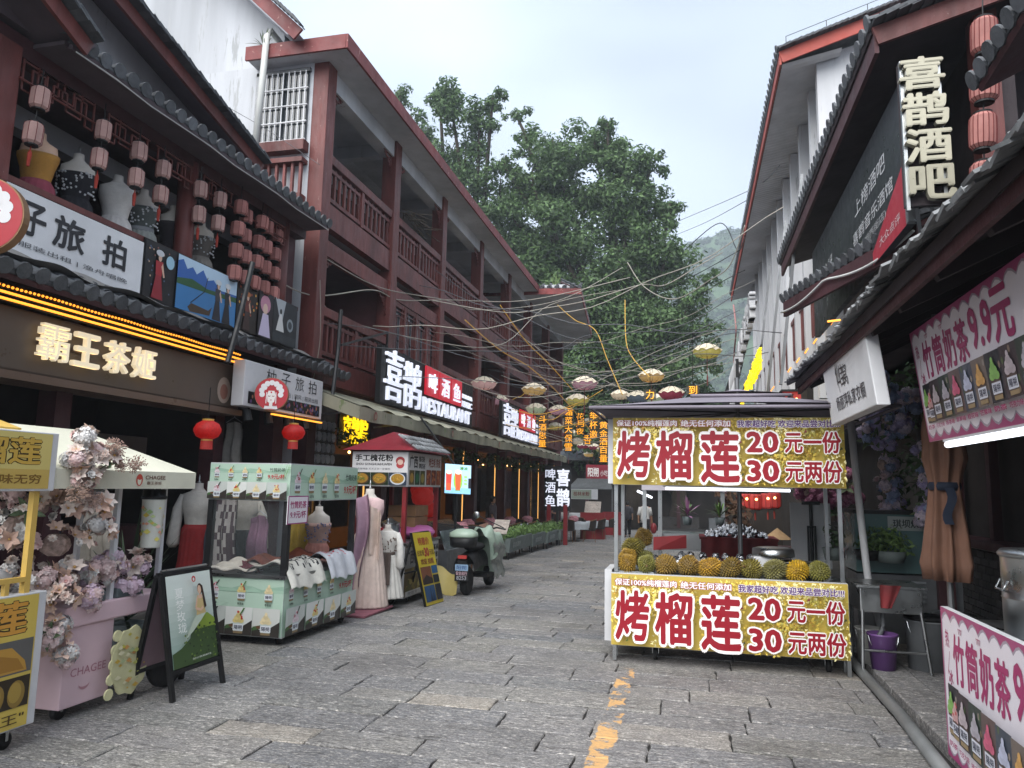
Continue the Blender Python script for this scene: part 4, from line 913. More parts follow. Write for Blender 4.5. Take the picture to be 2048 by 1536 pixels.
p = PR((ax1 + .002, 4.72, ez - .12), YP, ZP); p.ell(.05, .055, .035, .045, 'b84a3c').ell(.05, .05, .02, .032, 'd9d8c4').ell(.05, .075, .022, .02, 'b84a3c'); p.text('CHAGEE', .11, .06, .33, .09, '6b4a3e', .02); p.text('霸王茶姬', .13, .02, .29, .045, '6b4a3e', .01); p.build('lettering', v_)
# cup model hanging under the awning
cu = T('cup_model', 'large takeaway cup model with dark lid beside the awning pole', 'cup', tuple(aX(300, 1095, -4.15)))
c_ = W[cu].translation; rr = random.Random(2)
O('cup_body', MB().lathe([(.066, 0), (.07, .01), (.085, .37), (.088, .375)], 24, c_), pm('cup_floral', 'd9dcd2', .5, .1, 4), cu, True); O('lid', MB().lathe([(.092, .375), (.095, .385), (.094, .40), (.086, .402), (.084, .45), (.078, .452)], 24, c_), 'black_paint', cu, True)
mb = MB()
for k in range(46):
    t = rr.uniform(0, 6.28); z = rr.uniform(.06, .32); r = .0715 + .04 * z + .001; s_ = rr.uniform(.012, .03); n_ = V((math.cos(t), math.sin(t), 0)); u_ = V((-math.sin(t), math.cos(t), 0)); c0 = c_ + n_ * (r + .001) + V((0, 0, z))
    mb.add([c0 - u_ * s_, c0 - ZP * s_ * .6, c0 + u_ * s_, c0 + ZP * s_ * .8], [(0, 1, 2, 3)], rr.choice(['d8cf6a', 'b9c98a', 'd99a7a', 'c5b04a', '9fb97a', 'e3c0b0']))
O('flower_print', mb, 'print', cu); O('hanger', MB().cyl(c_ + V((0, 0, .45)), c_ + V((0, 0, .6)), .006, n=5), 'steel', cu)
# scalloped cut-out board leaning on the wheel
sb = T('cutout_board', 'cream yellow scalloped flower board leaning between pink cart and black easel sign', 'board', tuple(aG(255, 1395)))
cp = aX(262, 1320, -4.08); mb = MB(); n_ = 40
pts = [cp + V((0, 0.19 * math.cos(t) * (1 + .045 * math.cos(9 * t)), .24 * math.sin(t) * (1 + .05 * math.cos(9 * t)))) for t in [2 * math.pi * i / n_ for i in range(n_)]]
O('board', MB().prism(pts, (-.015, 0, 0)), pm('cutout', 'd5d2a4', .6, .1, 8), sb); mb = MB()
for k in range(40):
    t = rr.uniform(0, 6.28); q = rr.random() ** .5; s_ = rr.uniform(.012, .035); c0 = cp + V((.003 + .0004 * k, .16 * q * math.cos(t), .2 * q * math.sin(t))); mb.add([c0 - YP * s_, c0 - ZP * s_ * .5, c0 + YP * s_, c0 + ZP * s_ * .6], [(0, 1, 2, 3)], rr.choice(['c9bd55', 'b7b968', 'cf9a5a', 'a9b58a', 'dcd7b4', 'c8a84a']))
O('flower_print', mb, 'print', sb)
for k in range(5): O('cloud_edge', MB().lathe([(.025, -.006), (.04, -.006), (.04, .006), (.025, .006)], 16, cp + V((-.008, -.19 + .01 * k, -.2 + .1 * k)), M.Rotation(R_(90), 3, 'Y')), 'cutout', sb)
# ------------------------------------------------------------------ yellow durian cart cut by the frame
Yc = T('durian_cart', 'yellow framed durian cart with printed boards at the left edge', 'cart', (-4.4, 3.4, 0))
O('lower_board', MB().box(-4.08, -4.0, 2.6, 4.02, .13, .93), 'grey_white', Yc, bevel=.006); O('upper_board', MB().box(-4.07, -4.0, 2.6, 3.99, 1.555, 1.925), 'grey_white', Yc, bevel=.006)
for y in (3.885, 2.8):
    for x in (-4.04, -4.75): O('post', MB().box(x - .02, x + .02, y - .02, y + .02, .14, 1.56), 'gold_plastic', Yc)
for z in (1.0,): O('rail', MB().box(-4.055, -4.02, 2.6, 3.865, z, z + .03), 'gold_plastic', Yc)
O('rail', MB().box(-4.05, -4.02, 3.73, 3.76, .93, 1.0), 'gold_plastic', Yc); O('tray', MB().box(-4.8, -4.1, 2.6, 3.86, .9, .93), 'white_paint', Yc)
O('roof_stripe', MB().prism([(-4.05, 2.6, 1.93), (-4.05, 3.75, 1.93), (-4.25, 3.6, 2.03), (-4.25, 2.6, 2.03)], (0, 0, .012)), 'gold_plastic', Yc)
p = PR((-3.998, 2.6, .13), YP, ZP); p.rect(.01, .01, 1.36, .79, 'cdb455'); p.text('榴莲', .7, .56, 1.3, .77, '3a2c14', .06); p.text('榴莲', .71, .565, 1.29, .765, 'c9923a', .025)
p.rect(.02, .33, 1.35, .53, '5b5a58'); p.poly([(.7, .36), (1.0, .5), (1.2, .49), (1.3, .4), (1.32, .34), (.75, .34)], 'b58a3a'); p.poly([(.9, .36), (1.1, .46), (1.25, .42), (1.3, .35)], '9a6f2a'); p.rect(.02, .13, 1.03, .31, '4a6a78'); p.rect(1.05, .13, 1.35, .31, '2d2416')
for dx in (1.12, 1.26): p.ell(dx, .21, .06, .08, '8a7033').ell(dx - .01, .22, .045, .06, 'a3883f')
p.text('"水果之王"', .75, .035, 1.33, .1, '4c3a1a', .01); p.build('printed_panel', Yc)
p = PR((-3.998, 2.6, 1.56), YP, ZP); p.rect(.01, .01, 1.34, .355, 'd3c276'); p.rect(.01, .01, 1.34, .13, 'c5a95a'); p.text('烤榴莲', .55, .155, 1.27, .33, '3a2c14', .06); p.text('烤榴莲', .555, .158, 1.265, .327, 'c9a548', .025); p.text('香飘芬芳 . 回味无穷', .4, .04, 1.28, .1, '7a5a22', .02); p.build('printed_panel', Yc)
caster(Yc, -4.1, 3.9, r=.05); caster(Yc, -4.7, 3.9, r=.05)
O('white_bag', MB().ball((-4.4, 3.7, 1.02), (.3, .3, .1), 14, 8, fn=lambda d: 1 + .18 * mnoise.noise(d * 3)), 'white_paint', None, True, label='white plastic bag lying on the yellow durian cart', cat='bag')
# ------------------------------------------------------------------ black A-board with poster
AB = T('a_board', 'black framed A-board with misty green poster standing in front of the pink cart', 'sign', (-3.95, 5.3, 0))
tl, tr_ = V((-3.93, 4.93, .93)), V((-3.93, 5.5, .93)); f0, f1 = V((-3.78, 5.03, 0)), V((-3.75, 5.6, 0)); r0, r1 = V((-4.13, 5.0, 0)), V((-4.15, 5.6, 0))
tl = V((-3.94, 4.97, .92)); tr_ = V((-3.94, 5.55, .92))
for s_, (ff0, ff1, nm) in enumerate(((f0, f1, 'front'), (r0, r1, 'rear'))):
    of = V((.012, 0, 0)) * (1 if s_ == 0 else -1)
    a0, a1 = tl + of, tr_ + of
    for a, b in ((a0, ff0), (a1, ff1)): O('leg', MB().bar(a, b, .035, .03), 'black_paint', AB)
    lo0, lo1 = a0.lerp(ff0, .78), a1.lerp(ff1, .78)
    O('crossbar', MB().bar(a0, a1, .035, .03), 'black_paint', AB); O('crossbar', MB().bar(lo0, lo1, .03, .03), 'black_paint', AB)
    O('panel', MB().prism([a0, a1, lo1, lo0], -of * .6), 'pink_dark' if s_ else 'black_paint', AB)
    if s_ == 0:
        u_ = (a1 - a0) * .92; v_ = (a0 - lo0) * .95; o_ = lo0 + (a1 - a0) * .04 + (a0 - lo0) * .025 + V((.014, 0, .004)); p = PR(o_, u_, v_, .0006)
        for k in range(12): p.rect(0, k / 12, 1, (k + 1) / 12, tuple(q for q in V(hx('8ba79b')).lerp(V(hx('d3ddd6')), min(1, k / 9))))
        p.poly([(.0, 0), (1, 0), (1, .42), (.93, .48), (.82, .52), (.68, .52), (.56, .48), (.47, .4), (.4, .28), (.2, .2), (0, .16)], '3e5530'); p.poly([(.5, .44), (.62, .53), (.85, .52), (1, .44), (1, .36), (.6, .36)], '8ba33f'); rr = random.Random(3)
        for k in range(60): p.ell(rr.uniform(.2, .98), rr.uniform(.02, .4), .02, .012, rr.choice(['2c4024', '55702f', '24361e', '6d8638']), 7)
        p.poly([(.2, .28), (.45, .5), (.62, .58), (.74, .54), (.6, .46), (.4, .36)], 'b9c6b4'); p.poly([(.5, .52), (.72, .53), (.69, .68), (.66, .74), (.56, .74), (.53, .66)], 'c6b07c'); p.poly([(.56, .74), (.68, .74), (.66, .7), (.58, .7)], 'd8b49a'); p.rect(.6, .74, .64, .78, 'd3ad92'); p.ell(.625, .81, .06, .06, '33231c', 16).ell(.612, .8, .042, .05, 'd8b49a', 14); p.poly([(.64, .86), (.69, .84), (.74, .6), (.69, .58), (.67, .72)], '33231c'); p.line([(.55, .72), (.49, .6), (.6, .57), (.66, .6)], .03, 'd8b49a')
        p.ell(.5, .93, .045, .035, 'b83a35').ell(.5, .925, .02, .02, 'd3ddd6'); p.text('夏梦玫珑', .06, .36, .24, .86, 'f2f5f0', .0, vert=True); p.text('遇见山川雾,满是春风意', .3, .055, .72, .075, 'e8ece4'); p.build('poster', AB)
O('hinge_tubes', MB().cyl(tl + V((.0, .02, .025)), tr_ + V((0, -.02, .025)), .012, n=8), 'steel', AB)
# ------------------------------------------------------------------ artificial flowers
def petal(mb, d, up, L, wd, c, curl=.3, seg=3):
    d, up = V(d).normalized(), V(up).normalized(); sd = d.cross(up).normalized(); pr = None
    for i in range(seg + 1):
        t = i / seg; q = d * (L * t) + up * (L * curl * math.sin(t * 2.2)); wv = wd * math.sin(math.pi * (.18 + .78 * t)) * (1 if i < seg else .15); row = (q - sd * wv + up * wv * .25, q, q + sd * wv + up * wv * .25)
        if pr: mb.add([pr[0], pr[1], row[1], row[0]], [(0, 1, 2, 3)], c); mb.add([pr[1], pr[2], row[2], row[1]], [(0, 1, 2, 3)], c)
        pr = row
def mk_lily(c, n=6):
    mb = MB()
    for k in range(n): t = 2 * math.pi * k / n; petal(mb, (math.cos(t), math.sin(t), .45), (-math.cos(t) * .4, -math.sin(t) * .4, 1), .1, .03, c, .1)
    mb.ball((0, 0, .02), .012, 6, 4, c='c9a060'); return mb.mesh('bloom', 'leaf_attr')
def mk_peony(c, c2):
    mb = MB()
    for r, n, L, zz in ((0, 8, .075, .35), (1, 7, .062, .9), (2, 5, .045, 1.8)):
        for k in range(n): t = 2 * math.pi * (k + .5 * r) / n; petal(mb, (math.cos(t), math.sin(t), zz), (-math.cos(t), -math.sin(t), .6), L, .034, c if r < 2 else c2, .35)
    return mb.mesh('bloom', 'leaf_attr')
def mk_hydr(c, c2, seed=1, R=.075):
    mb = MB(); rr = random.Random(seed)
    for k in range(34):
        d = V((rr.gauss(0, 1), rr.gauss(0, 1), rr.gauss(.25, 1))).normalized(); u = d.orthogonal().normalized(); w_ = d.cross(u); c0 = d * R; col = c if rr.random() < .6 else c2
        for q in range(4): t = q * math.pi / 2 + rr.random() * .3; e = u * math.cos(t) + w_ * math.sin(t); f = d.cross(e); mb.add([c0, c0 + e * .016 + f * .011, c0 + e * .027 + d * .004, c0 + e * .016 - f * .011], [(0, 1, 2, 3)], col)
    mb.ball((0, 0, 0), R * .85, 8, 6, c=c2); return mb.mesh('bloom', 'leaf_attr')
def mk_dry(c):
    mb = MB(); rr = random.Random(6)
    for k in range(60): d = V((rr.gauss(0, 1), rr.gauss(0, 1), rr.gauss(.3, 1))).normalized(); e = d * rr.uniform(.05, .085); mb.ball(e, .007, 4, 3, c=c); mb.add([(0, 0, 0), e + V((.002, 0, 0)), e - V((.002, 0, 0))], [(0, 1, 2)], c)
    return mb.mesh('bloom', 'leaf_attr')
def mk_leaf(c):
    mb = MB()
    for k in range(5): t = 2 * math.pi * k / 5; petal(mb, (math.cos(t), math.sin(t), .3), (0, 0, 1), .13, .022, c, .15)
    return mb.mesh('leaf_spray', 'leaf_attr')
LILY = [mk_lily('dcbfae'), mk_lily('e6d6cb'), mk_lily('d2b09e', 5)]; PEO = [mk_peony('dfc6b9', 'd6b3a3'), mk_peony('e8dcd2', 'dcc4b6'), mk_peony('dfc0bb', 'd8aca8'), mk_peony('e0ddd8', 'd6d0cb')]
HYD = [mk_hydr('d9c4d2', 'cfb4c4', 1), mk_hydr('e0ccca', 'd8bcba', 2), mk_hydr('d9d6d3', 'c8c6c4', 3)]; DRY = [mk_dry('a0857a'), mk_dry('b39584')]; LEAF = [mk_leaf('56684a'), mk_leaf('6f7a5a')]
def rot_to(d, spin): return V(d).normalized().to_track_quat('Z', 'Y').to_matrix().to_4x4() @ M.Rotation(spin, 4, 'Z')
def flowers(label, base, pts, spread, n, pool, seed, name='flower_arrangement', group=None, sc=(1, 1.7), leaves=.22, stem=True):
    rr = random.Random(seed); t = T(name, label, 'flowers', base, group=group); mbs = MB()
    for k in range(n):
        c, r = rr.choice(pts) if not spread else pts[k % len(pts)]
        d = V((rr.gauss(.35, 1), rr.gauss(-.35, 1), rr.gauss(.1, .8))).normalized(); p = V(c) + V((d.x * r[0], d.y * r[1], d.z * r[2])) * rr.uniform(.7, 1.05)
        isl = rr.random() < leaves; me = rr.choice(LEAF if isl else pool); s_ = rr.uniform(*sc) * (1.1 if isl else 1)
        I(me.name.split('.')[0], me, t, M.Translation(p) @ rot_to(d + V((0, 0, .2)), rr.uniform(0, 6.3)) @ M.Scale(s_, 4))
        if stem: mbs.add([V(c) + V((.004, 0, 0)), V(c) - V((.004, 0, 0)), p], [(0, 1, 2)], '5a6148')
    if stem: O('stems', mbs, 'leaf_attr', t)
    for i, (c, r) in enumerate(pts): O('foliage_core', MB().ball(c, V(r) * .48, 8, 6, fn=lambda d: 1 + .25 * mnoise.noise(d * 3 + V((i, 0, 0)))), pm('flower_core', 'bfa89e', .9, .45, 25, .6, 30) if 'flower_core' not in MAT else 'flower_core', t)
    return t
def aw_(px, py, X): return tuple(aX(px, py, X))
pts = [(aw_(70, 1010, -4.35), (.16, .2, .16)), (aw_(110, 1090, -4.3), (.18, .22, .16)), (aw_(60, 1160, -4.35), (.14, .2, .12)), (aw_(150, 1000, -4.2), (.12, .14, .15)), (aw_(160, 915, -4.0), (.05, .09, .08)), (aw_(195, 915, -4.0), (.05, .09, .08)), (aw_(168, 872, -4.0), (.04, .05, .03)), (aw_(172, 955, -4.0), (.06, .09, .06)), (aw_(190, 1010, -4.1), (.08, .1, .08)), (aw_(200, 1060, -4.1), (.08, .1, .08)), (aw_(30, 1060, -4.4), (.14, .2, .2)), (aw_(140, 1160, -4.25), (.14, .14, .12)), (aw_(20, 980, -4.45), (.12, .2, .14)), (aw_(215, 910, -3.95), (.04, .07, .05)), (aw_(125, 1190, -4.16), (.08, .09, .06)), (aw_(110, 1270, -4.16), (.05, .06, .1)), (aw_(130, 1310, -4.14), (.03, .05, .05))]
flowers('tall mass of dusty pink and white artificial flowers climbing the pink cart', (-4.4, 4.2, .76), pts, True, 300, LILY * 2 + PEO * 2 + [HYD[1], HYD[2]], 4, sc=(.52, .9), leaves=.03)
flowers('brown dried flower heads above the cream awning', (-4.3, 4.7, 1.6), [(aw_(228, 895, -3.93), (.04, .06, .05)), (aw_(240, 930, -3.93), (.04, .07, .05)), (aw_(272, 930, -3.93), (.02, .02, .02)), (aw_(165, 985, -3.95), (.05, .06, .05)), (aw_(180, 1000, -4.0), (.04, .05, .04))], True, 20, DRY, 9, sc=(.45, .75), leaves=.05)
pl1 = flowers('lilac hydrangeas in the grey box nearest the tall flowers on the pink cart', (-4.25, 4.75, .76), [(aw_(190, 1150, -4.22), (.08, .1, .1)), (aw_(175, 1190, -4.18), (.08, .08, .08))], True, 34, [HYD[0], HYD[1], PEO[3], PEO[1]], 5, leaves=.08, sc=(.6, .9), name='flower_box')
pl2 = flowers('pale lilac and pink flowers in the grey box by the A-board', (-4.3, 5.05, .76), [(aw_(225, 1130, -4.25), (.09, .09, .08)), (aw_(275, 1130, -4.25), (.08, .09, .09)), (aw_(250, 1170, -4.22), (.07, .08, .05))], True, 40, [HYD[0], PEO[2], LILY[1], PEO[0], PEO[2]], 6, leaves=.1, sc=(.6, 1.0), name='flower_box')
pm('planter_slate', '5f6a6c', .6, .1, 6)
for t_, a in ((pl1, (180, 1203)), (pl2, (248, 1190))):
    c0 = aX(*a, -4.22); O('planter', MB().box(c0.x - .08, c0.x + .06, c0.y - .08 - (.06 if t_ is pl2 else 0), c0.y + .08 + (.05 if t_ is pl2 else 0), .762, .83), 'planter_slate', t_, bevel=.006)
# spiky dark plant between cart and mannequin
def spiky(label, base, h, n, c, seed, name='spiky_plant', wd=.018, spread=1., pot=None, cat='plant', group=None):
    t = T(name, label, cat, base, group=group); rr = random.Random(seed); mb = MB(); b = V(base) + V((0, 0, (pot or 0)))
    for k in range(n):
        a = rr.uniform(0, 6.28); el = rr.uniform(.15, 1.45); d = V((math.cos(a) * math.cos(el) * spread, math.sin(a) * math.cos(el) * spread, math.sin(el))); L = h * rr.uniform(.6, 1.); st = b + V((0, 0, h * .25 * rr.random())); sd = d.cross(ZP).normalized() * wd; cc = rr.choice(c); pv_ = None
        for i in range(5):
            u = i / 4; q = st + d * L * u - ZP * (L * .28 * u * u * math.cos(el)); wv = sd * (math.sin(math.pi * (.12 + .85 * u)))
            if pv_: mb.add([pv_[0], pv_[1], q + wv, q - wv], [(0, 1, 2, 3)], cc)
            pv_ = (q - wv, q + wv)
    O('leaves', mb, 'leaf_attr', t)
    if pot: O('pot', MB().lathe([(.09 * pot / .2, 0), (.12 * pot / .2, pot), (.1 * pot / .2, pot), (.09 * pot / .2, pot - .02)], 16, V(base)), 'planter_slate', t, True)
    return t
spiky('dark spiky plant between the pink cart and the red skirted mannequin', (-5.2, 6.15, .0), 1.0, 70, ['20301f', '2b3d28', '1a281b', '38482f'], 3, pot=.3)
# ------------------------------------------------------------------ dress forms
def rings(mb, rows, n, c, ctr, pleat=None):
    vs = []
    for (z, rx, ry, pl) in rows:
        for i in range(n):
            a = 2 * math.pi * i / n; k = 1 + (pl * math.sin(a * (pleat or 18)) if pl else 0); vs.append(V(ctr) + V((rx * k * math.cos(a), ry * k * math.sin(a), z)))
    fs = [(j * n + i, j * n + (i + 1) % n, (j + 1) * n + (i + 1) % n, (j + 1) * n + i) for j in range(len(rows) - 1) for i in range(n)]
    mb.add(vs, fs + [tuple(range(n - 1, -1, -1)), tuple(range((len(rows) - 1) * n, len(rows) * n))], c)
def form(label, base, h, skin='cfc8bf', top='cfcac2', skirt=None, sleeves=None, hem=.1, waist=.62, rz=0, flare=.26, pleat=18, pl=.08, trim=None, group=None, finial=True, belt=None, sash=None, bare=False):
    t = T('dress_form', label, 'mannequin', base, rz, group); s = h; b = V((0, 0, 0)); Wm = W[t]; W[t] = M.Identity(4)
    sh = .86 * s
    mb = MB(); rings(mb, [(.60 * s, .075 * s, .055 * s, 0), (.66 * s, .082 * s, .06 * s, 0), (.74 * s, .105 * s, .078 * s, 0), (.80 * s, .115 * s, .07 * s, 0), (sh, .105 * s, .055 * s, 0), (sh + .025 * s, .06 * s, .045 * s, 0), (sh + .05 * s, .036 * s, .038 * s, 0), (sh + .09 * s, .033 * s, .035 * s, 0)], 20, skin, b)
    O('torso', mb, 'plain_attr', t, True)
    if finial: O('finial', MB().lathe([(.02, sh + .09 * s), (.024, sh + .1 * s), (.008, sh + .11 * s), (.014, sh + .13 * s), (.004, sh + .16 * s)], 10), 'steel', t, True)
    if top:
        mb = MB(); z1 = sh + (.02 * s if not bare else -.05 * s); rings(mb, [(waist * s - .03 * s, .092 * s, .07 * s, .02), (waist * s, .085 * s, .064 * s, .03), (.70 * s, .1 * s, .076 * s, .02), (.77 * s, .122 * s, .09 * s, .01), (.80 * s, .126 * s, .08 * s, 0), (z1 - .02 * s, .122 * s, .066 * s, 0), (z1, .07 * s if not bare else .11 * s, .055 * s, 0)], 32, top, b, 14); O('bodice', mb, 'cloth_attr', t, True)
    if sleeves:
        for s_ in (-1, 1):
            mb = MB(); mb.tube([(s_ * .105 * s, 0, sh - .01 * s), (s_ * .145 * s, -.01 * s, .74 * s), (s_ * .155 * s, -.02 * s, .6 * s), (s_ * .16 * s, -.03 * s, .47 * s), (s_ * .16 * s, -.03 * s, .44 * s)], [.035 * s, .042 * s, .045 * s, .05 * s, .026 * s], 12, sleeves); O('sleeve', mb, 'cloth_attr', t, True)
    if skirt:
        mb = MB(); rings(mb, [(hem * s, flare * s * .75, flare * s * .66, pl), (hem * s + .02, flare * s * .75, flare * s * .66, pl), ((hem + waist) / 2 * s, flare * s * .58, flare * s * .5, pl), (waist * s - .04 * s, .11 * s, .085 * s, pl * .4), (waist * s, .088 * s, .068 * s, 0)], 72, skirt, b, pleat); O('skirt', mb, 'cloth_attr', t, True)
    if belt: mb = MB(); rings(mb, [(waist * s - .03 * s, .097 * s, .078 * s, 0), (waist * s + .015 * s, .095 * s, .075 * s, 0)], 24, belt, b); O('belt', mb, 'cloth_attr', t, True)
    if sash: mb = MB(); mb.sheet(lambda u, v: V((-.05 * s + .1 * s * u, -(.09 + .1 * v) * s - .012 * math.sin(u * 9), waist * s - v * .34 * s)), 8, 10, .006, sash); O('sash', mb, 'cloth_attr', t, True)
    if trim:
        mb = MB(); rr = random.Random(5)
        for k in range(60): a = rr.uniform(math.pi, 2 * math.pi); z = rr.uniform(waist + .01, .8) * s; mb.ball((.122 * s * math.cos(a), .088 * s * math.sin(a), z), .008 * s, 5, 4, c=trim)
        O('trim', mb, 'plain_attr', t, kind='stuff')
    O('stand', MB().cyl((0, 0, .02), (0, 0, .62 * s), .014, n=8).lathe([(.15, 0), (.15, .012), (.03, .03)], 20), 'black_metal', t, True)
    W[t] = Wm; return t
rq = aY(396, 1000, 8.6)
form('dress form in white blouse and long red plaid skirt beside the spiky plant', (rq.x, 8.6, .06), 1.62, top='c9c4bb', skirt='8f2b2c', sleeves='c9c4bb', hem=.06, flare=.2, pl=.05, rz=.4)
form('dress form in cream shirt and black skirt seen through the green cart', (-5.6, 8.55, .06), 1.55, top='b9b4a9', skirt='1c1b1d', sleeves='b9b4a9', hem=.2, flare=.2, rz=.7)
form('dress form in floral strappy top behind the green cart counter', (-4.75, 8.95, -.02), 1.42, top='c9a79c', skirt='c58a7e', bare=True, hem=.25, flare=.18, trim='7f86a8')
form('dress form in white dress with brown embroidered vest and long sash', (-4.1, 9.72, -.04), 1.18, top='d3d0c9', skirt='d0cdc6', sleeves='d6d4ce', hem=.12, flare=.27, sash='4a3f3a', belt='51453d', trim='6a564a', rz=.35)
form('dress form in dark red vest and black skirt behind the white dress', (-4.42, 10.05, -.04), 1.2, top='7a1f2a', skirt='26201f', hem=.15, flare=.2, trim='a58a60')
form('tall dress form draped in a pale pink and lilac gown with shawl', (-4.27, 9.45, -.03), 1.68, top='d2b5b4', skirt='d6c3b8', hem=.03, flare=.24, pl=.05, pleat=24)
sh_ = MB(); sh_.sheet(lambda u, v: V((-4.4 + .2 * u + .05 * math.sin(v * 5), 9.27 - .05 * math.sin(u * 7) - .05 * v, 1.42 - 1.2 * v + .08 * u)), 14, 24, .006); O('shawl', sh_, pm('shawl_lilac', 'a98a9c', .9, .12, 8, .2, 60), smooth=True, label='lilac gauze shawl hanging down the pink gown', cat='shawl')
sh_ = MB(); sh_.sheet(lambda u, v: V((-4.2 + .18 * u, 9.33 - .05 * math.sin(u * 8) , 1.36 - .62 * v - .12 * u)), 12, 16, .006); O('sleeve_cloth', sh_, pm('shawl_cream', 'c9b6aa', .9, .12, 8, .2, 60), smooth=True, label='cream hanging sleeve cloth over the pink gown shoulder', cat='shawl')
fb = O('floor_mat', MB().box(-4.75, -3.95, 8.75, 9.65, -.01, .012), pm('mat_pink', '8b5560', .9, .15, 8), label='dusty pink floor mat at the foot of the pink gown', cat='mat')
# clothes hanging inside the shop, seen behind the carts
def hung(label, x, y, z, w_, h_, c, c2=None, seed=1, n=14):
    t = T('hanging_garment', label, 'garment', (x, y, z - h_)); rr = random.Random(seed); mb = MB()
    def f(u, v): return V((x + (u - .5) * w_ * (.75 + .35 * v), y + .03 * math.sin(u * 14 + seed) + .02 * math.sin(v * 9), z - h_ * v - (.05 * abs(u - .5) * 2 if v < .1 else 0)))
    for j in range(n):
        for i in range(n):
            a = [(i / n, j / n), ((i + 1) / n, j / n), ((i + 1) / n, (j + 1) / n), (i / n, (j + 1) / n)]; cc = c if not c2 or rr.random() < .55 else c2
            mb.add([f(*q) for q in a], [(0, 1, 2, 3)], cc); mb.add([f(*q) + V((0, .02, 0)) for q in reversed(a)], [(0, 1, 2, 3)], cc)
    O('cloth', mb, 'cloth_attr', t, True); O('hanger', MB().tube([(x - w_ * .35, y, z - .02), (x, y, z + .05), (x + w_ * .35, y, z - .02)], .006, 5).tube([(x, y, z + .05), (x, y, z + .12)], .004, 5), 'steel', t)
hung('silver studded dark folk dress hanging behind the green cart', -5.45, 7.9, 1.6, .42, 1.15, '4a3a40', 'a9a4a0', 2); hung('blue grey folk jacket hanging behind the green cart', -5.7, 8.2, 1.35, .4, .8, '3e4654', '6d6a6a', 3); hung('pink blouse on a hanger behind the green cart', -5.3, 8.45, 1.22, .3, .7, 'a8809a', None, 4)
hung('cream blouse hanging in the dark shop behind the awning pole', -5.7, 6.25, 1.5, .35, .8, '9a948a', None, 5); hung('grey robe hanging deep in the shop behind the tall flowers', -6.8, 6.6, 2.2, .5, 1.3, '4b4850', '5d5a62', 6); hung('yellow dress hanging beside the black skirted dress form', -5.0, 8.9, 1.35, .35, .8, 'b59c4a', None, 8)
hung('white lettered scroll hanging by the round red lantern', -6.1, 8.95, 2.45, .34, .8, '8d8a84', None, 9)
# shop interior: shelving, panels
def inner(name, label, cat, mb, mat): return O(name, mb, mat, None, label=label, cat=cat)
inner('menu_board', 'pale wall menu board in the dark tea shop', 'board', MB().box(-7.3, -7.26, 7.6, 8.7, 1.75, 2.2), pm('menu_grey', '77706c', .5, .1, 5))  # board in one mottled grey base colour
inner('shop_counter', 'dark counter inside the tea shop', 'counter', MB().box(-7.6, -6.9, 3, 8.5, .06, 1.05), 'redwood_dark')
# ------------------------------------------------------------------ lanterns
pm('lantern_paper', 'b8948c', .8, .12, 10, .1, 40, rand=.06, trans=0); pm('lantern_red', 'a03a36', .7, .15, 8, emit='ff2818', es=.03, rand=.1); pm('lantern_lit', '8a1a18', .6, .4, 40, emit='d01008', es=.08); pm('lantern_rib', '6a2a2a', .7, .1); pm('tassel', '9c3a2e', .9, .1); pm('lantern_pink', 'a8716a', .75, .16, 8, rand=.16)
def lantern_body(parent, c, r, h, n=8, mat='lantern_paper', ribs=True):
    c = V(c); b = O('lantern', MB().lathe([(r * .72, -h * .5), (r * .97, -h * .4), (r, -h * .2), (r, h * .2), (r * .97, h * .4), (r * .72, h * .5)], n, c), mat, parent)
    O('cap', MB().lathe([(r * .7, h * .5), (r * .72, h * .56), (r * .55, h * .58)], n, c).lathe([(r * .55, -h * .58), (r * .72, -h * .56), (r * .7, -h * .5)], n, c), 'black_paint', b)
    if ribs:
        mb = MB()
        for k in range(n): a = 2 * math.pi * k / n; d = V((math.cos(a), math.sin(a), 0)); mb.tube([c + d * r * f + ZP * h * q for f, q in ((.73, -.5), (.98, -.4), (1.01, -.2), (1.01, .2), (.98, .4), (.73, .5))], r * .035, 4)
        O('ribs', mb, 'lantern_rib', b)
    return b
def lantern_string(label, c, r, h, k, gap, mat='lantern_paper', n=8, tas=True, group=None):
    c = V(c); t = T('lantern', label, 'lantern', tuple(c - V((0, 0, (k - 1) * gap + h))), group=group)
    for i in range(k): lantern_body(t, c - V((random.uniform(-.012, .012), random.uniform(-.012, .012), i * gap)), r * random.uniform(.95, 1.05), h, n, mat)
    O('cord', MB().cyl(c + V((0, 0, h * .5 + .2)), c - V((0, 0, (k - 1) * gap)), .006, n=5), 'black_paint', t)
    t.rotation_euler = (random.uniform(-.05, .05), random.uniform(-.05, .05), random.uniform(-.5, .5))
    if tas: z = c - V((0, 0, (k - 1) * gap + h * .55)); O('tassel', MB().cyl(z, z - V((0, 0, .05)), .006, n=5).lathe([(.012, -.05), (.02, -.08), (.014, -.2)], 8, z), 'tassel', t)
    return t
nth = ('first', 'second', 'third', 'fourth', 'fifth', 'sixth', 'seventh')
for i, (px, py) in enumerate(((72, 195), (203, 260), (277, 302), (325, 337), (402, 381), (440, 400))):
    c = aX(px, py, -5.92); lantern_string(f'{nth[i]} faded two tier lantern from the left on the balcony', c, .085, .21, 2, .32 if i else .36)
for i in range(5):
    c = aX(478 + i * 19, 418 + i * 13, -5.95 - .02 * i); lantern_string(f'{nth[i]} from the left of the four tier salmon lantern strings by the balcony column', c, .095, .2, 4, .3, 'lantern_pink', tas=False)
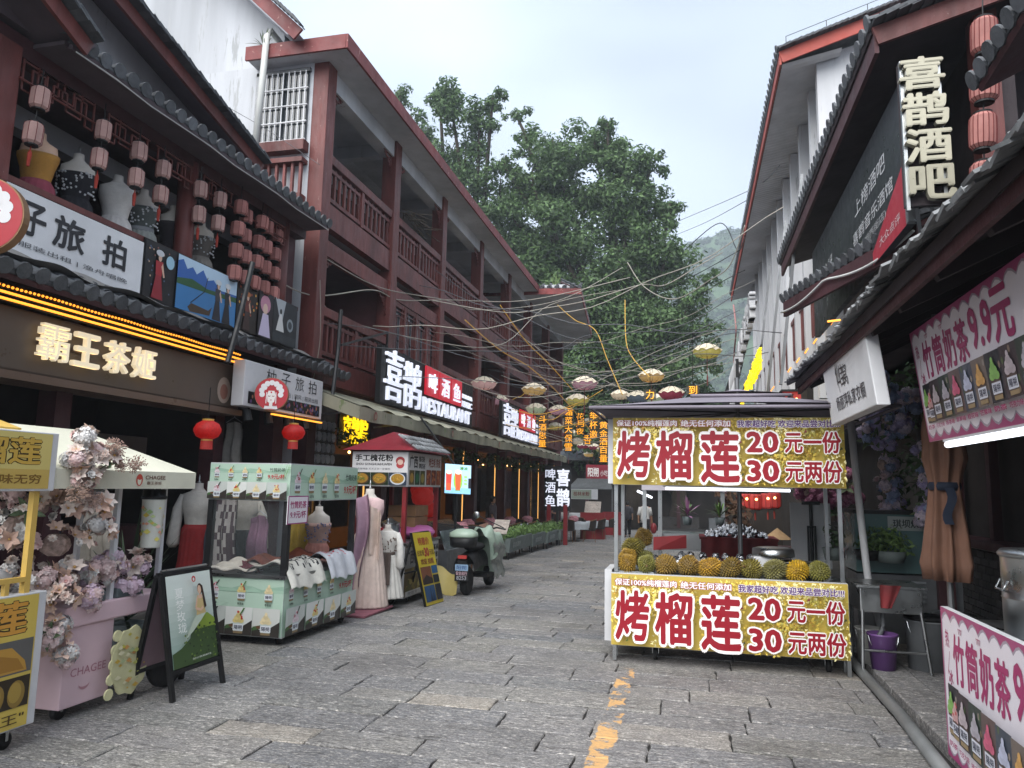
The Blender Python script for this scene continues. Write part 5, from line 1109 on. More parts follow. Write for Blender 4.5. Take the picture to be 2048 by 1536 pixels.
for i, (px, py, X) in enumerate(((415, 860, -5.5), (587, 865, -5.3))):
    c = aX(px, py, X); t = T('round_lantern', ('round glowing red lantern under the tea shop fascia', 'smaller glowing red lantern under the white box sign')[i], 'lantern', tuple(c - V((0, 0, .3)))); r = .15
    O('globe', MB().lathe([(r * .4, -r * .72), (r * .8, -r * .5), (r, -r * .1), (r, r * .1), (r * .8, r * .5), (r * .4, r * .72)], 24, c, fn=lambda a, j: 1 + .03 * math.cos(a * 12)), 'lantern_lit', t, True)
    O('rim', MB().lathe([(r * .42, r * .72), (r * .45, r * .85), (r * .3, r * .87)], 16, c).lathe([(r * .3, -r * .87), (r * .45, -r * .85), (r * .42, -r * .72)], 16, c), 'gold_plastic', t); O('fringe', MB().lathe([(r * .4, -r * .85), (r * .42, -r * 1.5), (r * .36, -r * 1.5)], 20, c, fn=lambda a, j: 1 + .1 * math.cos(a * 20)), 'lantern_red', t); O('cord', MB().cyl(c + V((0, 0, r * .8)), c + V((0, 0, .5)), .005, n=5), 'black_paint', t)
    O('glow', MB().ball(c, .03, 8, 6), 'bulb', t)
# forms on the balcony
BF = [((75, 330), 1.0, 'd9b49a', 'b8863f', '9c4a5a', 'gold bodice and pink skirt'), ((155, 345), 1.0, 'd5cfc6', '24242a', '2a2a30', 'black bodice with silver trim'), ((235, 380), 1.0, 'd0ccc6', 'cfccc8', 'cfcac6', 'white lace dress'), ((285, 425), 1.0, 'bdb6ae', '5d6462', '8f938e', 'grey green shawl and belt'), ((345, 455), 1.0, 'c9c2b8', '2b262a', '2b262a', 'black top, half hidden by the column'), ((400, 480), 1.0, 'cfc6ba', '6a655f', '8a857d', 'silver studded top right of the column')]
for i, ((px, py), s_, sk, tp, sk2, d) in enumerate(BF):
    q = aX(px, py, -6.3); form(f'balcony dress form with {d}', (q.x, q.y, 3.62), 1.5, skin=sk, top=tp, skirt=sk2, hem=.2, flare=.24, bare=i not in (2,), trim='c9ccd0' if i in (1, 3, 5) else None, belt='8a8d90' if i == 3 else None, rz=.6, finial=i < 2)
# ------------------------------------------------------------------ projecting signs on the tea shop corner
def logo(p, cx, cy, r):
    p.ell(cx, cy, r, r, 'b8303a', 32)
    p.poly([(cx - r * .42, cy - r * .95), (cx + r * .42, cy - r * .95), (cx + r * .3, cy - r * .45), (cx - r * .3, cy - r * .45)], 'e6e4e4')
    for k in range(9): a = R_(200 - k * 27.5); p.ell(cx + r * .6 * math.cos(a), cy + r * .15 + r * .56 * math.sin(a), r * .17, r * .17, 'e6e4e4', 14)
    for k in range(5): a = R_(170 - k * 40); p.ell(cx + r * .38 * math.cos(a), cy + r * .3 + r * .36 * math.sin(a), r * .12, r * .12, 'e6e4e4', 12)
    p.poly([(cx - r * .36, cy - r * .75), (cx + r * .36, cy - r * .75), (cx + r * .4, cy + r * .1), (cx + r * .25, cy + r * .4), (cx, cy + r * .47), (cx - r * .25, cy + r * .4), (cx - r * .4, cy + r * .1)], 'b8303a')
    p.poly([(cx - r * .2, cy - r * .5), (cx, cy - r * .62), (cx + r * .2, cy - r * .5), (cx + r * .26, cy - r * .1), (cx + r * .18, cy + r * .2), (cx - r * .18, cy + r * .2), (cx - r * .26, cy - r * .1)], 'e9e4e0'); p.rect(cx - r * .1, cy - r * .9, cx + r * .1, cy - r * .5, 'e9e4e0')
    for s_ in (-1, 1): p.line([(cx + s_ * r * .2, cy - r * .12), (cx + s_ * r * .12, cy - r * .16), (cx + s_ * r * .05, cy - r * .12)], r * .04, '8a2a30'); p.line([(cx + s_ * r * .28, cy + r * .1), (cx + s_ * r * .3, cy - r * .6)], r * .05, 'e6e4e4')
    p.ell(cx, cy - r * .38, r * .05, r * .03, 'b8303a', 8); p.ell(cx, cy + r * .1, r * .05, r * .06, 'b8303a', 8)
c = aX(543, 788, -5.35); rs = 31 / FPX * c.y * 1.16
L1 = T('round_sign', 'small round red opera face sign on brackets by the white box sign', 'sign', tuple(c)); nd = V((.35, -.94, 0)).normalized(); ud = V((.94, .35, 0)).normalized()
O('disc', MB().cyl(c, c - nd * .07, rs * 1.03, n=36), pm('bronze', '8a6a4c', .4, .1, 5, metal=.5), L1); p = PR(c + nd * .003, ud, ZP); logo(p, 0, 0, rs); p.build('emblem', L1)
for z in (-.09, .09): O('bracket', MB().cyl(c - nd * .03 + V((-.1, 0, z)), c + V((-.5, .12, z)), .008, n=6), 'black_metal', L1)
c = aX(-38, 428, -5.3); rb = .3
L2 = T('round_sign', 'large round red emblem sign cut by the left edge of the view', 'sign', tuple(c)); O('disc', MB().cyl(c, c - nd * .09, rb * 1.03, n=40), 'bronze', L2); p = PR(c + nd * .003, ud, ZP); logo(p, 0, 0, rb); p.build('emblem', L2); O('bracket', MB().cyl(c - nd * .05, c + V((-.6, .25, 0)), .012, n=6), 'black_metal', L2)
BX = T('box_sign', 'white travel photo box sign hanging under the lower eave', 'sign', (-5.6, 9.4, 2.6))
O('box', MB().box(-5.78, -5.6, 8.37, 10.46, 2.6, 3.2), 'grey_white', BX, bevel=.01); p = PR((-5.598, 8.37, 2.6), YP, ZP)
for k, ch in enumerate('柚子旅拍'): p.text(ch, .5 + k * .38, .36, .74 + k * .38, .56, '26282c', .0)
p.text('旅拍 | 国风 | 服装出租', .95, .22, 1.95, .3, '4a4c50'); p.rect(.1, .04, 2.0, .2, '17161a'); rr = random.Random(3); [p.ell(rr.uniform(.14, 1.96), rr.uniform(.06, .18), .02, .025, rr.choice(['7a5a90', 'b07a60', '4a5a80', '8a3a4a']), 8) for k in range(60)]; p.build('lettering', BX)
for k in range(4): O('spotlight', MB().cyl((-5.7, 8.6 + k * .5, 2.58), (-5.66, 8.6 + k * .5, 2.42), .05, .06, 10), 'black_paint', BX)
O('light_strip', MB().box(-5.58, -5.55, 9.0, 10.4, 2.54, 2.56), 'led_orange', BX)
# ------------------------------------------------------------------ noodle stall with red hipped roof
pm('red_paint', '84262b', .45, .1, 5); pm('roof_red', '7c1f2a', .5, .08, 5); pm('cardboard', '8d6b4c', .85, .1, 6, .1)
N = T('noodle_stall', 'noodle stall with dark red hipped roof, red posts and printed food signs', 'stall', (-4.4, 10.7, -.05))
nx0, nx1, ny0, ny1 = -4.84, -3.97, 10.05, 11.5
O('roof', MB().add([(nx0 - .12, ny0 - .1, 2.12), (nx1 + .12, ny0 - .1, 2.12), (nx1 + .12, ny1 + .1, 2.12), (nx0 - .12, ny1 + .1, 2.12), (-4.4, ny0 + .45, 2.42), (-4.4, ny1 - .45, 2.42)], [(0, 1, 4), (1, 2, 5, 4), (2, 3, 5), (3, 0, 4, 5), (3, 2, 1, 0)]), 'roof_red', N)
TS = _tile(.035, .12).mesh('roof_tile', 'tile_light', True)
for k in range(14):
    for r in range(3):
        y = ny0 + .02 + k * (ny1 - ny0 + .05) / 14; mw = M.Translation((nx1 + .15 - .11 * r, y, 2.13 + .075 * r)) @ M.Rotation(R_(90), 4, 'Z') @ M.Rotation(R_(33), 4, 'X'); I('roof_tile', TS, N, mw)
O('sign_header', MB().box(nx0, nx1, ny0, ny1, 1.6, 2.1), 'grey_white', N)
p = PR((nx0, ny0 - .003, 1.6), XP, ZP); L = nx1 - nx0; p.rect(.01, .01, L - .01, .49, 'dcdcdc'); p.text('手工槐花粉', .04, .36, .64, .46, '17171a', .035); p.text('SHOU GONGHUAIHUAFEN', .06, .3, .62, .335, '17171a', .03); p.text('现做特香 天天正宗一定要吃', .08, .235, .6, .265, '44464a')
p.ell(.75, .37, .07, .06, 'a33a3e').ell(.75, .31, .06, .05, 'b5474a').ell(.75, .35, .045, .04, 'e0c0b0')
rr = random.Random(5)
for k in range(3):
    a0 = .02 + k * .285; p.rect(a0, .02, a0 + .275, .2, '2f3a4a' if k == 2 else '23331f'); p.ell(a0 + .137, .11, .12, .085, 'c9cfd2' if k == 2 else '58412a'); p.ell(a0 + .137, .115, .1, .07, 'a9812f')
    for q in range(28): p.line([(a0 + rr.uniform(.06, .2), rr.uniform(.07, .15)), (a0 + rr.uniform(.06, .2), rr.uniform(.07, .15))], .006, rr.choice(['c79a3a', 'b4842c', 'd8b052', '5a7a34']))
p.build('printed_sign', N)
p = PR((nx1 + .003, ny0, 1.6), YP, ZP); L = ny1 - ny0; p.rect(.01, .01, L - .01, .49, 'cfcfcd'); p.text('广西', .05, .27, .38, .46, '17171a', .03); p.text('槐花粉', .42, .37, .68, .46, '17171a', .03); p.text('武鸣灵马虾', .42, .27, .7, .35, '17171a', .03); p.text('烤生蚝 铁板', .85, .3, 1.4, .45, '8a4a3a', .03)
for k in range(3): p.rect(.05 + k * .22, .03, .25 + k * .22, .24, ('5a4a22', '1f3a2a', '4a4a22')[k]); p.ell(.15 + k * .22, .13, .07, .07, ('b08a3a', '2f6a44', '9a8a44')[k])
for k in range(3): p.rect(.75 + k * .22, .03, .95 + k * .22, .26, ('7a3a22', '6a2f22', '8a4a2a')[k]); [p.ell(.75 + k * .22 + rr.uniform(.03, .17), rr.uniform(.06, .23), .03, .02, rr.choice(['a85a34', 'b97444', '8a3a26']), 8) for q in range(10)]
p.build('printed_sign', N)
for x in (nx0 + .05, nx1 - .05):
    for y in (ny0 + .05, ny1 - .05): O('post', MB().box(x - .03, x + .03, y - .03, y + .03, .5, 1.6), 'red_paint', N)
O('counter_body', MB().box(nx0, nx1, ny0, ny1, .04, .78), 'grey_white', N); O('counter_top', MB().box(nx0 - .02, nx1 + .02, ny0 - .02, ny1 + .02, .78, .81), 'steel', N)
p = PR((nx1 + .003, ny0, .04), YP, ZP); p.rect(.01, .01, L - .01, .72, '6a5a3a'); p.rect(.02, .4, .7, .7, '8a8a86'); p.text('广西槐花', .06, .45, .66, .66, '1c1c1e', .03); p.rect(.72, .3, 1.42, .72, 'd2cfca'); [p.text('烤生蚝豆腐串'[k % 6], .75 + .11 * (k % 6), .34 + .12 * (k // 6), .84 + .11 * (k % 6), .44 + .12 * (k // 6), '1e1e22', .04) for k in range(18)]; [p.ell(rr.uniform(.05, .65), rr.uniform(.05, .38), .05, .04, rr.choice(['8a7a3a', 'a89a5a', '5a5a2a', 'b09a6a']), 9) for k in range(26)]; p.rect(.02, .02, L - .02, .09, 'cfcfcf'); p.text('微信支付 欢迎光临', .1, .03, 1.2, .08, '8a8a90', .02); p.build('printed_sign', N)
for k in range(2): O('carton', MB().box(-4.55, -4.1, 10.75 + .02 * k, 11.3 + .02 * k, .98 + .17 * k, 1.14 + .17 * k), 'cardboard', None, label=('lower brown carton on the noodle stall counter', 'upper brown carton stacked on the noodle stall counter')[k], cat='box', bevel=.006)
O('stock_pot', MB().lathe([(.14, 0), (.14, .26), (.15, .27), (.13, .27), (.04, .32), (.02, .34)], 24, (-4.28, 10.22, .81)), 'steel', None, True, label='steel stock pot on the noodle stall counter', cat='pot')
pk = MB().ball((-4.15, 10.95, .9), (.28, .34, .12), 16, 10, fn=lambda d: 1 + .25 * mnoise.noise(d * 2.5 + V((3, 0, 0)))); O('plastic_bag', pk, pm('pink_plastic', 'a8588f', .35, .1, 6), None, True, label='bright pink plastic bag on the noodle stall counter', cat='bag')
O('display_case', MB().box(-4.9, -4.05, 12.2, 13.6, .5, .53).box(-4.9, -4.05, 12.2, 13.6, -.1, .5), 'grey_metal', None, label='grey metal food display counter behind the noodle stall', cat='counter')
O('glass_case', MB().add([(-4.1, 12.2, .53), (-4.1, 13.6, .53), (-4.2, 13.6, .85), (-4.2, 12.2, .85), (-4.5, 13.6, 1.0), (-4.5, 12.2, 1.0)], [(0, 1, 2, 3), (3, 2, 4, 5)]).box(-4.9, -4.5, 12.2, 13.6, .98, 1.0), 'window_glass', None, label='curved glass display case on the metal counter', cat='display case')
# yellow price board on a black easel
SD = T('price_board', 'leaning yellow price board with blue photos on a black easel', 'sign', (-3.6, 10.3, -.05))
b0, b1 = aG(852, 1214), aG(887, 1203); tL, tR = aX(823, 1066, b0.x - .12), aX(858, 1061, b1.x - .12)
O('board', MB().prism([b0, b1, tR, tL], (-.03, .0, 0)), 'black_paint', SD)
p = PR(b0 + V((.006, 0, .004)), (b1 - b0), (tL - b0), .0008); p.rect(.01, .005, .99, .995, 'd4bf3a'); p.text('特惠价', .2, .82, .8, .93, 'a8542a', .05); p.text('拍套餐', .05, .68, .42, .76, '8a6a2a', .03); p.text('30', .42, .66, .68, .79, 'a8343a', .05); p.text('元起', .7, .68, .95, .76, '8a6a2a', .03); p.text('欢迎 拍照', .15, .56, .85, .64, '8a4a2a', .03)
p.rect(.05, .29, .6, .53, '7a4a32'); p.poly([(.05, .29), (.6, .29), (.6, .36), (.3, .42), (.05, .35)], '2a1f1c'); p.rect(.63, .42, .95, .53, '2a5a86'); p.rect(.63, .29, .95, .4, '16202a'); p.rect(.05, .05, .6, .27, '1f4a74'); p.poly([(.3, .05), (.36, .24), (.42, .05)], '0f2238'); p.poly([(.42, .05), (.48, .2), (.54, .05)], '14304e'); p.rect(.63, .05, .95, .27, '23262e'); p.build('print', SD)
for s_ in (0, .7): O('easel_leg', MB().bar(tL.lerp(tR, s_ + .1) - V((.03, 0, .1)), V((b0.x - .45, b0.y - .1 + .8 * s_, gz(10))), .025), 'black_metal', SD)
O('easel_bar', MB().bar(tL + V((-.1, .05, -.55)), tR + V((-.1, -.05, -.55)), .02), 'black_metal', SD)
# bright advertising screen
LS = T('advert_screen', 'bright blue advertising screen of fruit drinks beside the awning', 'screen', (-4.2, 13, 1.4)); q0, q1 = aY(888, 987, 12.8), aY(942, 990, 13.2); q2 = aY(888, 926, 12.8)
O('casing', MB().prism([q0, q1, q1 + V((0, 0, q2.z - q0.z)), q2], (-.03, .1, 0)), 'black_paint', LS); p = PR(q0 + V((0, -.006, .01)), q1 - q0, V((0, 0, q2.z - q0.z - .02))); p.rect(.02, 0, .98, 1, '9fc4dc'); p.rect(.02, 0, .98, .2, '7fb0d0')
for a, c in ((.16, 'b8443a'), (.5, '5f9a3c')): p.poly([(a - .09, .1), (a + .09, .1), (a + .11, .7), (a - .11, .7)], c); p.ell(a, .72, .11, .07, 'e6d9c0'); p.poly([(a - .07, .12), (a + .07, .12), (a + .08, .35), (a - .08, .35)], 'c8563a')
p.ell(.5, .45, .17, .33, '7fae4a').poly([(.42, .12), (.58, .12), (.62, .7), (.38, .7)], 'c25a3a').ell(.5, .74, .12, .08, 'e8dcc8'); p.text('清凉', .55, .82, .85, .93, '4a7a3a', .04); [p.ell(.78, .35 + k * .12, .07, .04, '8cc06a') for k in range(3)]; p.rect(.88, .2, .98, .55, '2a2a30'); p.build('picture', LS, 'screen'); O('bracket', MB().bar(q2.lerp(q1, .5) + V((-.05, .1, .2)), V((-5.0, 13.2, 2.9)), .03), 'black_metal', LS); O('stand', MB().bar((q0 + q1) / 2 + V((-.05, .06, 0)), V((-4.2, 13.1, gz(13))), .04), 'black_metal', LS)
# ------------------------------------------------------------------ parked scooter under a rain cover
pm('scooter_mint', 'a3b7a4', .35, .06, 4, spec=.5); pm('cover_green', '93a596', .6, .12, 5, .2, 20); pm('yellow_film', 'b8a868', .5, .08, 4); pm('foil_cover', '9aa09c', .35, .3, 10, metal=.6)
Z = T('scooter', 'mint scooter with rear top box and pale green rain cover parked rear towards us', 'scooter', (-3.5, 12.2, gz(12))); g0 = gz(11.5)
def wheel(parent, y, x=-3.5, r=.22):
    w_ = O('wheel', MB().lathe([(r * .62, -.045), (r * .9, -.055), (r, -.03), (r, .03), (r * .9, .055), (r * .62, .045)], 24, (x, y, g0 + r), M.Rotation(R_(90), 3, 'Y')), 'rubber', parent, True); O('rim', MB().lathe([(.02, -.04), (r * .62, -.035), (r * .62, .035), (.02, .04)], 20, (x, y, g0 + r), M.Rotation(R_(90), 3, 'Y')), 'grey_metal', w_, True)
wheel(Z, 11.55); wheel(Z, 12.75, -3.46)
O('body', MB().grid(lambda u, v: V((-3.5 + (.17 - .05 * v) * math.sin((u - .5) * 3.6), 11.38 + 1.0 * v, g0 + .42 + .22 * math.cos((u - .5) * 3.6) + .05 * math.sin(v * 3))), 12, 10), 'black_paint', Z, True)
O('seat', MB().ball((-3.5, 11.95, g0 + .72), (.15, .38, .07), 14, 8), 'rubber', Z, True)
O('footboard', MB().box(-3.66, -3.34, 12.2, 12.55, g0 + .2, g0 + .26), 'black_paint', Z); O('front_shield', MB().grid(lambda u, v: V((-3.48 + .22 * math.sin((u - .5) * 2.6), 12.62 + .08 * v - .06 * math.cos((u - .5) * 2.6), g0 + .25 + .6 * v)), 8, 6), 'scooter_mint', Z, True)
O('rear_mudguard', MB().box(-3.58, -3.42, 11.28, 11.33, g0 + .28, g0 + .55), 'black_paint', Z)
pl = O('number_plate', MB().box(-3.61, -3.39, 11.262, 11.274, g0 + .24, g0 + .5), 'black_paint', Z); p = PR((-3.61, 11.26, g0 + .24), XP, ZP); p.rect(.005, .16, .215, .255, '8aa6c0'); p.text('阳朔', .03, .175, .19, .24, '2a4a7a', .02); p.text('安全出行', .02, .09, .2, .15, 'c0a0a8', .02); p.text('8253', .03, .02, .19, .08, '9a9aa0', .02); p.build('lettering', pl)
O('tail_light', MB().box(-3.57, -3.43, 11.27, 11.3, g0 + .58, g0 + .63), 'lantern_red', Z)
tb = O('top_box', MB().lathe([(.17, 0), (.2, .03), (.21, .16)], 20, (-3.55, 11.5, g0 + .74), fn=lambda a, j: 1 / max(abs(math.cos(a)), abs(math.sin(a))) ** .55), 'black_paint', Z, True); O('lid', MB().lathe([(.215, .16), (.22, .18), (.21, .23), (.12, .28), (.02, .29)], 20, (-3.55, 11.5, g0 + .74), fn=lambda a, j: 1 / max(abs(math.cos(a)), abs(math.sin(a))) ** .55), 'scooter_mint', tb, True)
O('handlebar', MB().tube([(-3.78, 12.5, g0 + .98), (-3.6, 12.6, g0 + 1.0), (-3.46, 12.62, g0 + .95), (-3.3, 12.6, g0 + 1.0), (-3.12, 12.5, g0 + .98)], .015, 8), 'black_metal', Z, True)
for s_, px in ((-1, (832, 1045)), (1, (1035, 965))):
    c = aY(*((833, 1043) if s_ < 0 else (953, 1030)), 12.4); m_ = O('mirror', MB().lathe([(.06, 0), (.062, .01), (.03, .02)], 18, c, M.Rotation(R_(90), 3, 'X')), 'steel', Z, True); O('mirror_arm', MB().tube([c + V((0, .02, 0)), V((-3.46 + s_ * .3, 12.55, g0 + 1.0))], .008, 6), 'black_metal', m_)
def cov(u, v): x = -3.46 + .24 * math.sin((u - .5) * 3.0); return V((x + .03 * math.sin(v * 11 + u * 5), 12.05 + .85 * v * (1 - .1 * math.cos(u * 9)), g0 + .42 + .62 * math.cos((u - .5) * 2.7) * (1 - .25 * abs(v - .4)) + .04 * math.sin(u * 17 + v * 8)))
O('rain_cover', MB().sheet(cov, 26, 18, .006), 'cover_green', Z, True)
O('silver_lining', MB().sheet(lambda u, v: V((-3.24 + .06 * u + .03 * math.sin(v * 9), 12.15 + .5 * u, g0 + .75 - .55 * v + .03 * math.sin(u * 12))), 12, 10, .006), 'foil_cover', Z, True)
O('yellow_film', MB().sheet(lambda u, v: V((-4.0 + .42 * u, 11.3 + .1 * v + .05 * math.sin(u * 4), g0 + .02 + .42 * v * (1 - .3 * u) + .03 * math.sin(u * 7))), 12, 10, .006), 'yellow_film', None, True, label='pale yellow plastic cover lying against the scooter rear wheel', cat='cover')
O('side_stand', MB().bar((-3.62, 11.9, g0 + .3), (-3.72, 11.95, g0), .02), 'grey_metal', Z)
# floral banner standee behind the scooter
O('banner_stand', MB().prism([aG(975, 1150), aG(988, 1142), aX(975, 1045, -4.2), aX(958, 1050, -4.2)], (0, .04, 0)), pm('banner_peach', 'b98a74', .6, .2, 6), None, label='peach printed banner stand leaning behind the scooter', cat='banner')
# ------------------------------------------------------------------ restaurant: awning, signs, interior
RS = T('restaurant', 'restaurant ground floor with dirty cream awning, brick piers and warm light strips', 'shopfront', (-6, 20, 0))
pm('awning_cream', '9c9a86', .85, .15, 2, .15, 30, grime=.5, chip='6f7a55', chipt=.60, stretch=(1, 1.5, .4)); pm('wall_warm_glow', '3a2c22', .8, .3, 2, emit='ff9a40', es=.012)  # inner wall emits faintly: warm lamp glow put into its material
O('inner_wall', MB().box(-8.7, -8.5, 10.7, 36, -.8, 3.3), 'wall_warm_glow', RS); O('inner_floor', MB().box(-8.5, -6.0, 10.7, 36, -.8, .02), 'concrete', RS)
def cano(u, v): return V((-5.95 + .95 * v, 10.55 + 19.6 * u, 3.16 - .34 * v + .025 * math.sin(u * 140) * v))
O('awning', MB().sheet(cano, 160, 4, .015), 'awning_cream', RS, True); O('valance', MB().sheet(lambda u, v: V((-5.0 + .012 * math.sin(u * 180), 10.55 + 19.6 * u, 2.82 - .2 * v - .012 * math.sin(u * 60) * v)), 200, 3, .008), 'awning_cream', RS, True)
O('awning_end', MB().add([cano(0, 0), cano(0, 1), V((-5, 10.55, 2.62)), V((-5.95, 10.55, 2.95))], [(0, 1, 2, 3)]), 'awning_cream', RS)
for k in range(5): p = PR((-4.975, 11 + k * 4, 2.66), YP, ZP); p.ell(.1, .06, .06, .07, '8a4038').ell(.1, .05, .03, .045, '9c9a86'); p.build('emblem', RS)
for k in range(9): O('awning_arm', MB().bar((-5.95, 10.8 + k * 2.4, 2.7), (-5.05, 10.8 + k * 2.4, 2.8), .03), 'grey_metal', RS)
for k in range(12):
    y0 = 11.2 + k * 1.7; O('light_strip', MB().box(-5.62, -5.59, y0, y0 + (1.4 if k % 3 else .8), 2.98, 3.005), 'led_warm', RS)
for yp in PY[1:]:
    O('brick_pier', MB().box(-6.6, -6.32, yp - .3, yp + .3, gz(yp), 2.7), 'brick_dark', RS)
    for r in range(16): O('brick_course', MB().box(-6.61, -6.31, yp - .31, yp + .31, gz(yp) + .17 * r + .1, gz(yp) + .17 * r + .25), 'brick_dark', RS)
    for s_ in (-.34, .34): O('light_strip', MB().box(-6.33, -6.30, yp + s_ - .007, yp + s_ + .007, gz(yp) + .3, 2.6), 'led_warm', RS)
for k in range(26): yb = 11.5 + k * .9; O('bulb', MB().ball((-6.9 - .9 * ((k * 7) % 3) / 2, yb, 2.45 + .12 * math.sin(k * 2.3)), .035, 8, 6), 'bulb', RS)
for k in range(7): yb = 12.3 + k * 3.4; O('shelf', MB().box(-8.4, -8.1, yb - 1, yb + 1, .6 + .0 * k, 2.3), ('redwood_dark', 'brick_dark')[k % 2], RS); O('glass_door', MB().box(-6.9, -6.86, yb - .8, yb + .8, gz(yb), 2.3), 'window_glass', RS)
O('garland', crown([(V((-5.7, 11.5 + k * .62, 2.42 - .12 * abs(math.sin(k)))), .26) for k in range(30)], 900, .06, 3), 'foliage_dark', RS)
O('lattice_wall', MB().box(-6.5, -6.45, 10.95, 12.6, 1.9, 3.0), 'concrete', RS)
for a in range(9):
    for b in range(4): O('lattice_tile', MB().lathe([(.055, -.02), (.085, -.02), (.085, .02), (.055, .02)], 8, (-6.43, 11.05 + a * .18, 2.05 + b * .2), M.Rotation(R_(90), 3, 'Y')), 'plaster_grey', RS)
NS = T('neon_sign', 'small yellow neon characters glowing beside the awning start', 'sign', (-5.9, 11.2, 2.3)); q = aX(684, 885, -5.9); q_ = aX(735, 850, -5.9)
O('lettering', letters3d('喜鹊院', (-5.9, q.y, q.z), YP, ZP, q_.y - q.y, q_.z - q.z + .1, .02, .02), 'neon_yellow', NS); O('backing', MB().box(-5.96, -5.92, q.y - .1, q_.y + .1, q.z - .05, q_.z + .15), 'black_paint', NS)
def rest_sign(label, y0, y1, z0, z1, dim=False):
    t = T('restaurant_sign', label, 'sign', (-5.5, y0, z0)); L = y1 - y0; H = z1 - z0; lm = 'lit_white'
    O('board', MB().box(-5.62, -5.52, y0, y1, z0 - .05, z1 + .02), 'black_paint', t)
    O('letter', letters3d('喜', (-5.52, y0 + .02 * L, z0 + .02), YP, ZP, L * .15, H * .98, .06, .0), lm, t); O('letter', letters3d('鹊', (-5.52, y0 + .18 * L, z0), YP, ZP, L * .16, H * .92, .06, .0), lm, t)
    for k, ch in enumerate('啤酒鱼'):
        a = y0 + L * (.39 + .145 * k); sq = O('red_square', MB().box(-5.52, -5.47, a, a + L * .135, z0 + .38 * H, z1), 'plate_red' if 'plate_red' in MAT else pm('plate_red', 'b01f30', .4, .04, 3, emit='e02038', es=.12), t); O('letter', letters3d(ch, (-5.47, a + L * .02, z0 + .46 * H), YP, ZP, L * .09, H * .42, .03, .006), lm, sq)
    O('letter', letters3d('PICA PICA', (-5.52, y0 + .83 * L, z0 + .62 * H), YP, ZP, L * .15, H * .1, .04, .006), lm, t); O('letter', letters3d('MUSIC', (-5.52, y0 + .83 * L, z0 + .4 * H), YP, ZP, L * .15, H * .15, .04, .012), lm, t); O('letter', letters3d('RESTAURANT', (-5.52, y0 + .37 * L, z0 + .0), YP, ZP, L * .59, H * .32, .05, .008), lm, t)
    for k in range(4): O('strut', MB().bar((-5.56, y0 + L * (k + .5) / 4, z1), (-6.0, y0 + L * (k + .5) / 4, z1 + .25), .03), 'black_metal', t)
    return t
rest_sign('large lit white and red restaurant sign nearest us above the awning', 12.45, 18.3, 3.16, 4.15); rest_sign('second lit restaurant sign farther along above the awning', 21.4, 27.2, 3.15, 4.15)
VS = T('standing_sign', 'lit vertical sign of white characters standing at the far end of the awning', 'sign', tuple(aG(1115, 1085))); yv = 26.5; c0, c1 = aY(1090, 1015, yv), aY(1140, 937, yv)
O('board', MB().box(c0.x - .03, c1.x + .03, yv, yv + .08, c0.z - .1, c1.z + .08), 'black_paint', VS)
wv, hv = c1.x - c0.x, c1.z - c0.z
for k, ch in enumerate('啤酒鱼'): O('letter', letters3d(ch, (c0.x, yv, c1.z - hv * (k + 1) / 3 + hv * .04), XP, ZP, wv * .42, hv * .28, .03, .01), 'lit_white', VS)
for k, ch in enumerate('喜鹊'): O('letter', letters3d(ch, (c0.x + wv * .46, yv, c1.z - hv * (k + 1) / 2 + hv * .04), XP, ZP, wv * .54, hv * .45, .03, .03), 'lit_white', VS)
O('post', MB().box((c0.x + c1.x) / 2 - .05, (c0.x + c1.x) / 2 + .05, yv + .02, yv + .07, gz(yv), c0.z - .1), 'black_metal', VS)
for s_ in (-.3, .3): O('red_leg', MB().box((c0.x + c1.x) / 2 + s_ - .07, (c0.x + c1.x) / 2 + s_ + .07, yv - .05, yv + .1, gz(yv), 1.0), 'red_paint', VS)
# iron gallows posts that carry the cables above the lower eave
for i, (pts_, lb) in enumerate(((((505, 525), (478, 640), (455, 725)), 'leaning black iron post rising past the photo banner'), (((682, 620), (676, 700), (665, 790)), 'black iron post with arm in front of the first gallery bay'))):
    t = T('iron_post', lb, 'post', tuple(aX(*pts_[2], -5.55))); O('post', MB().tube([aX(*q, -5.52) for q in pts_], .035, 8), 'black_metal', t)
    if i: O('arm', MB().bar(aX(682, 690, -5.52), aX(775, 665, -5.52), .035), 'black_metal', t); O('arm', MB().bar(aX(775, 665, -5.52), aX(772, 780, -5.52), .035), 'black_metal', t)
O('rain_pipe', MB().tube([(-6.9, 10.9, 9.2), (-6.98, 10.5, 9.35), (-7.0, 10.42, 9.2), (-7.08, 10.4, 6.6)], .055, 10), 'pvc', None, True, label='white rain pipe down the end wall beside the barred window', cat='pipe')
# weeds on the roof edge
for i, (b, h_, lb) in enumerate((((-7.1, 10.5, 9.04), .35, 'tuft of weeds on the roof edge behind the white rain pipe'), ((-5.0, 27.0, 8.95), .8, 'tall weeds in a white trough on the far roof corner'))): spiky(lb, b, h_, 40, ['5f7a3c', '7d8f52', '4a6332'], 20 + i, 'weeds', wd=.008)
O('trough', MB().box(-5.5, -4.4, 26.8, 27.2, 8.9, 9.2), 'plaster', None, label='white planting trough on the far roof corner', cat='planter')
hg = MB(); rr = random.Random(3)
for k in range(30): a = V((-6.05 + rr.uniform(-.1, .2), 14.9 + rr.uniform(-.5, .6), 7.35 + rr.uniform(0, .25))); hg.cyl(a, a + V((rr.uniform(-.1, .3), rr.uniform(.1, .7), rr.uniform(-.15, .1))), .01, n=5)
O('firewood_bundle', hg, 'bark', None, label='bundle of sticks and laundry on the upper gallery handrail', cat='bundle')
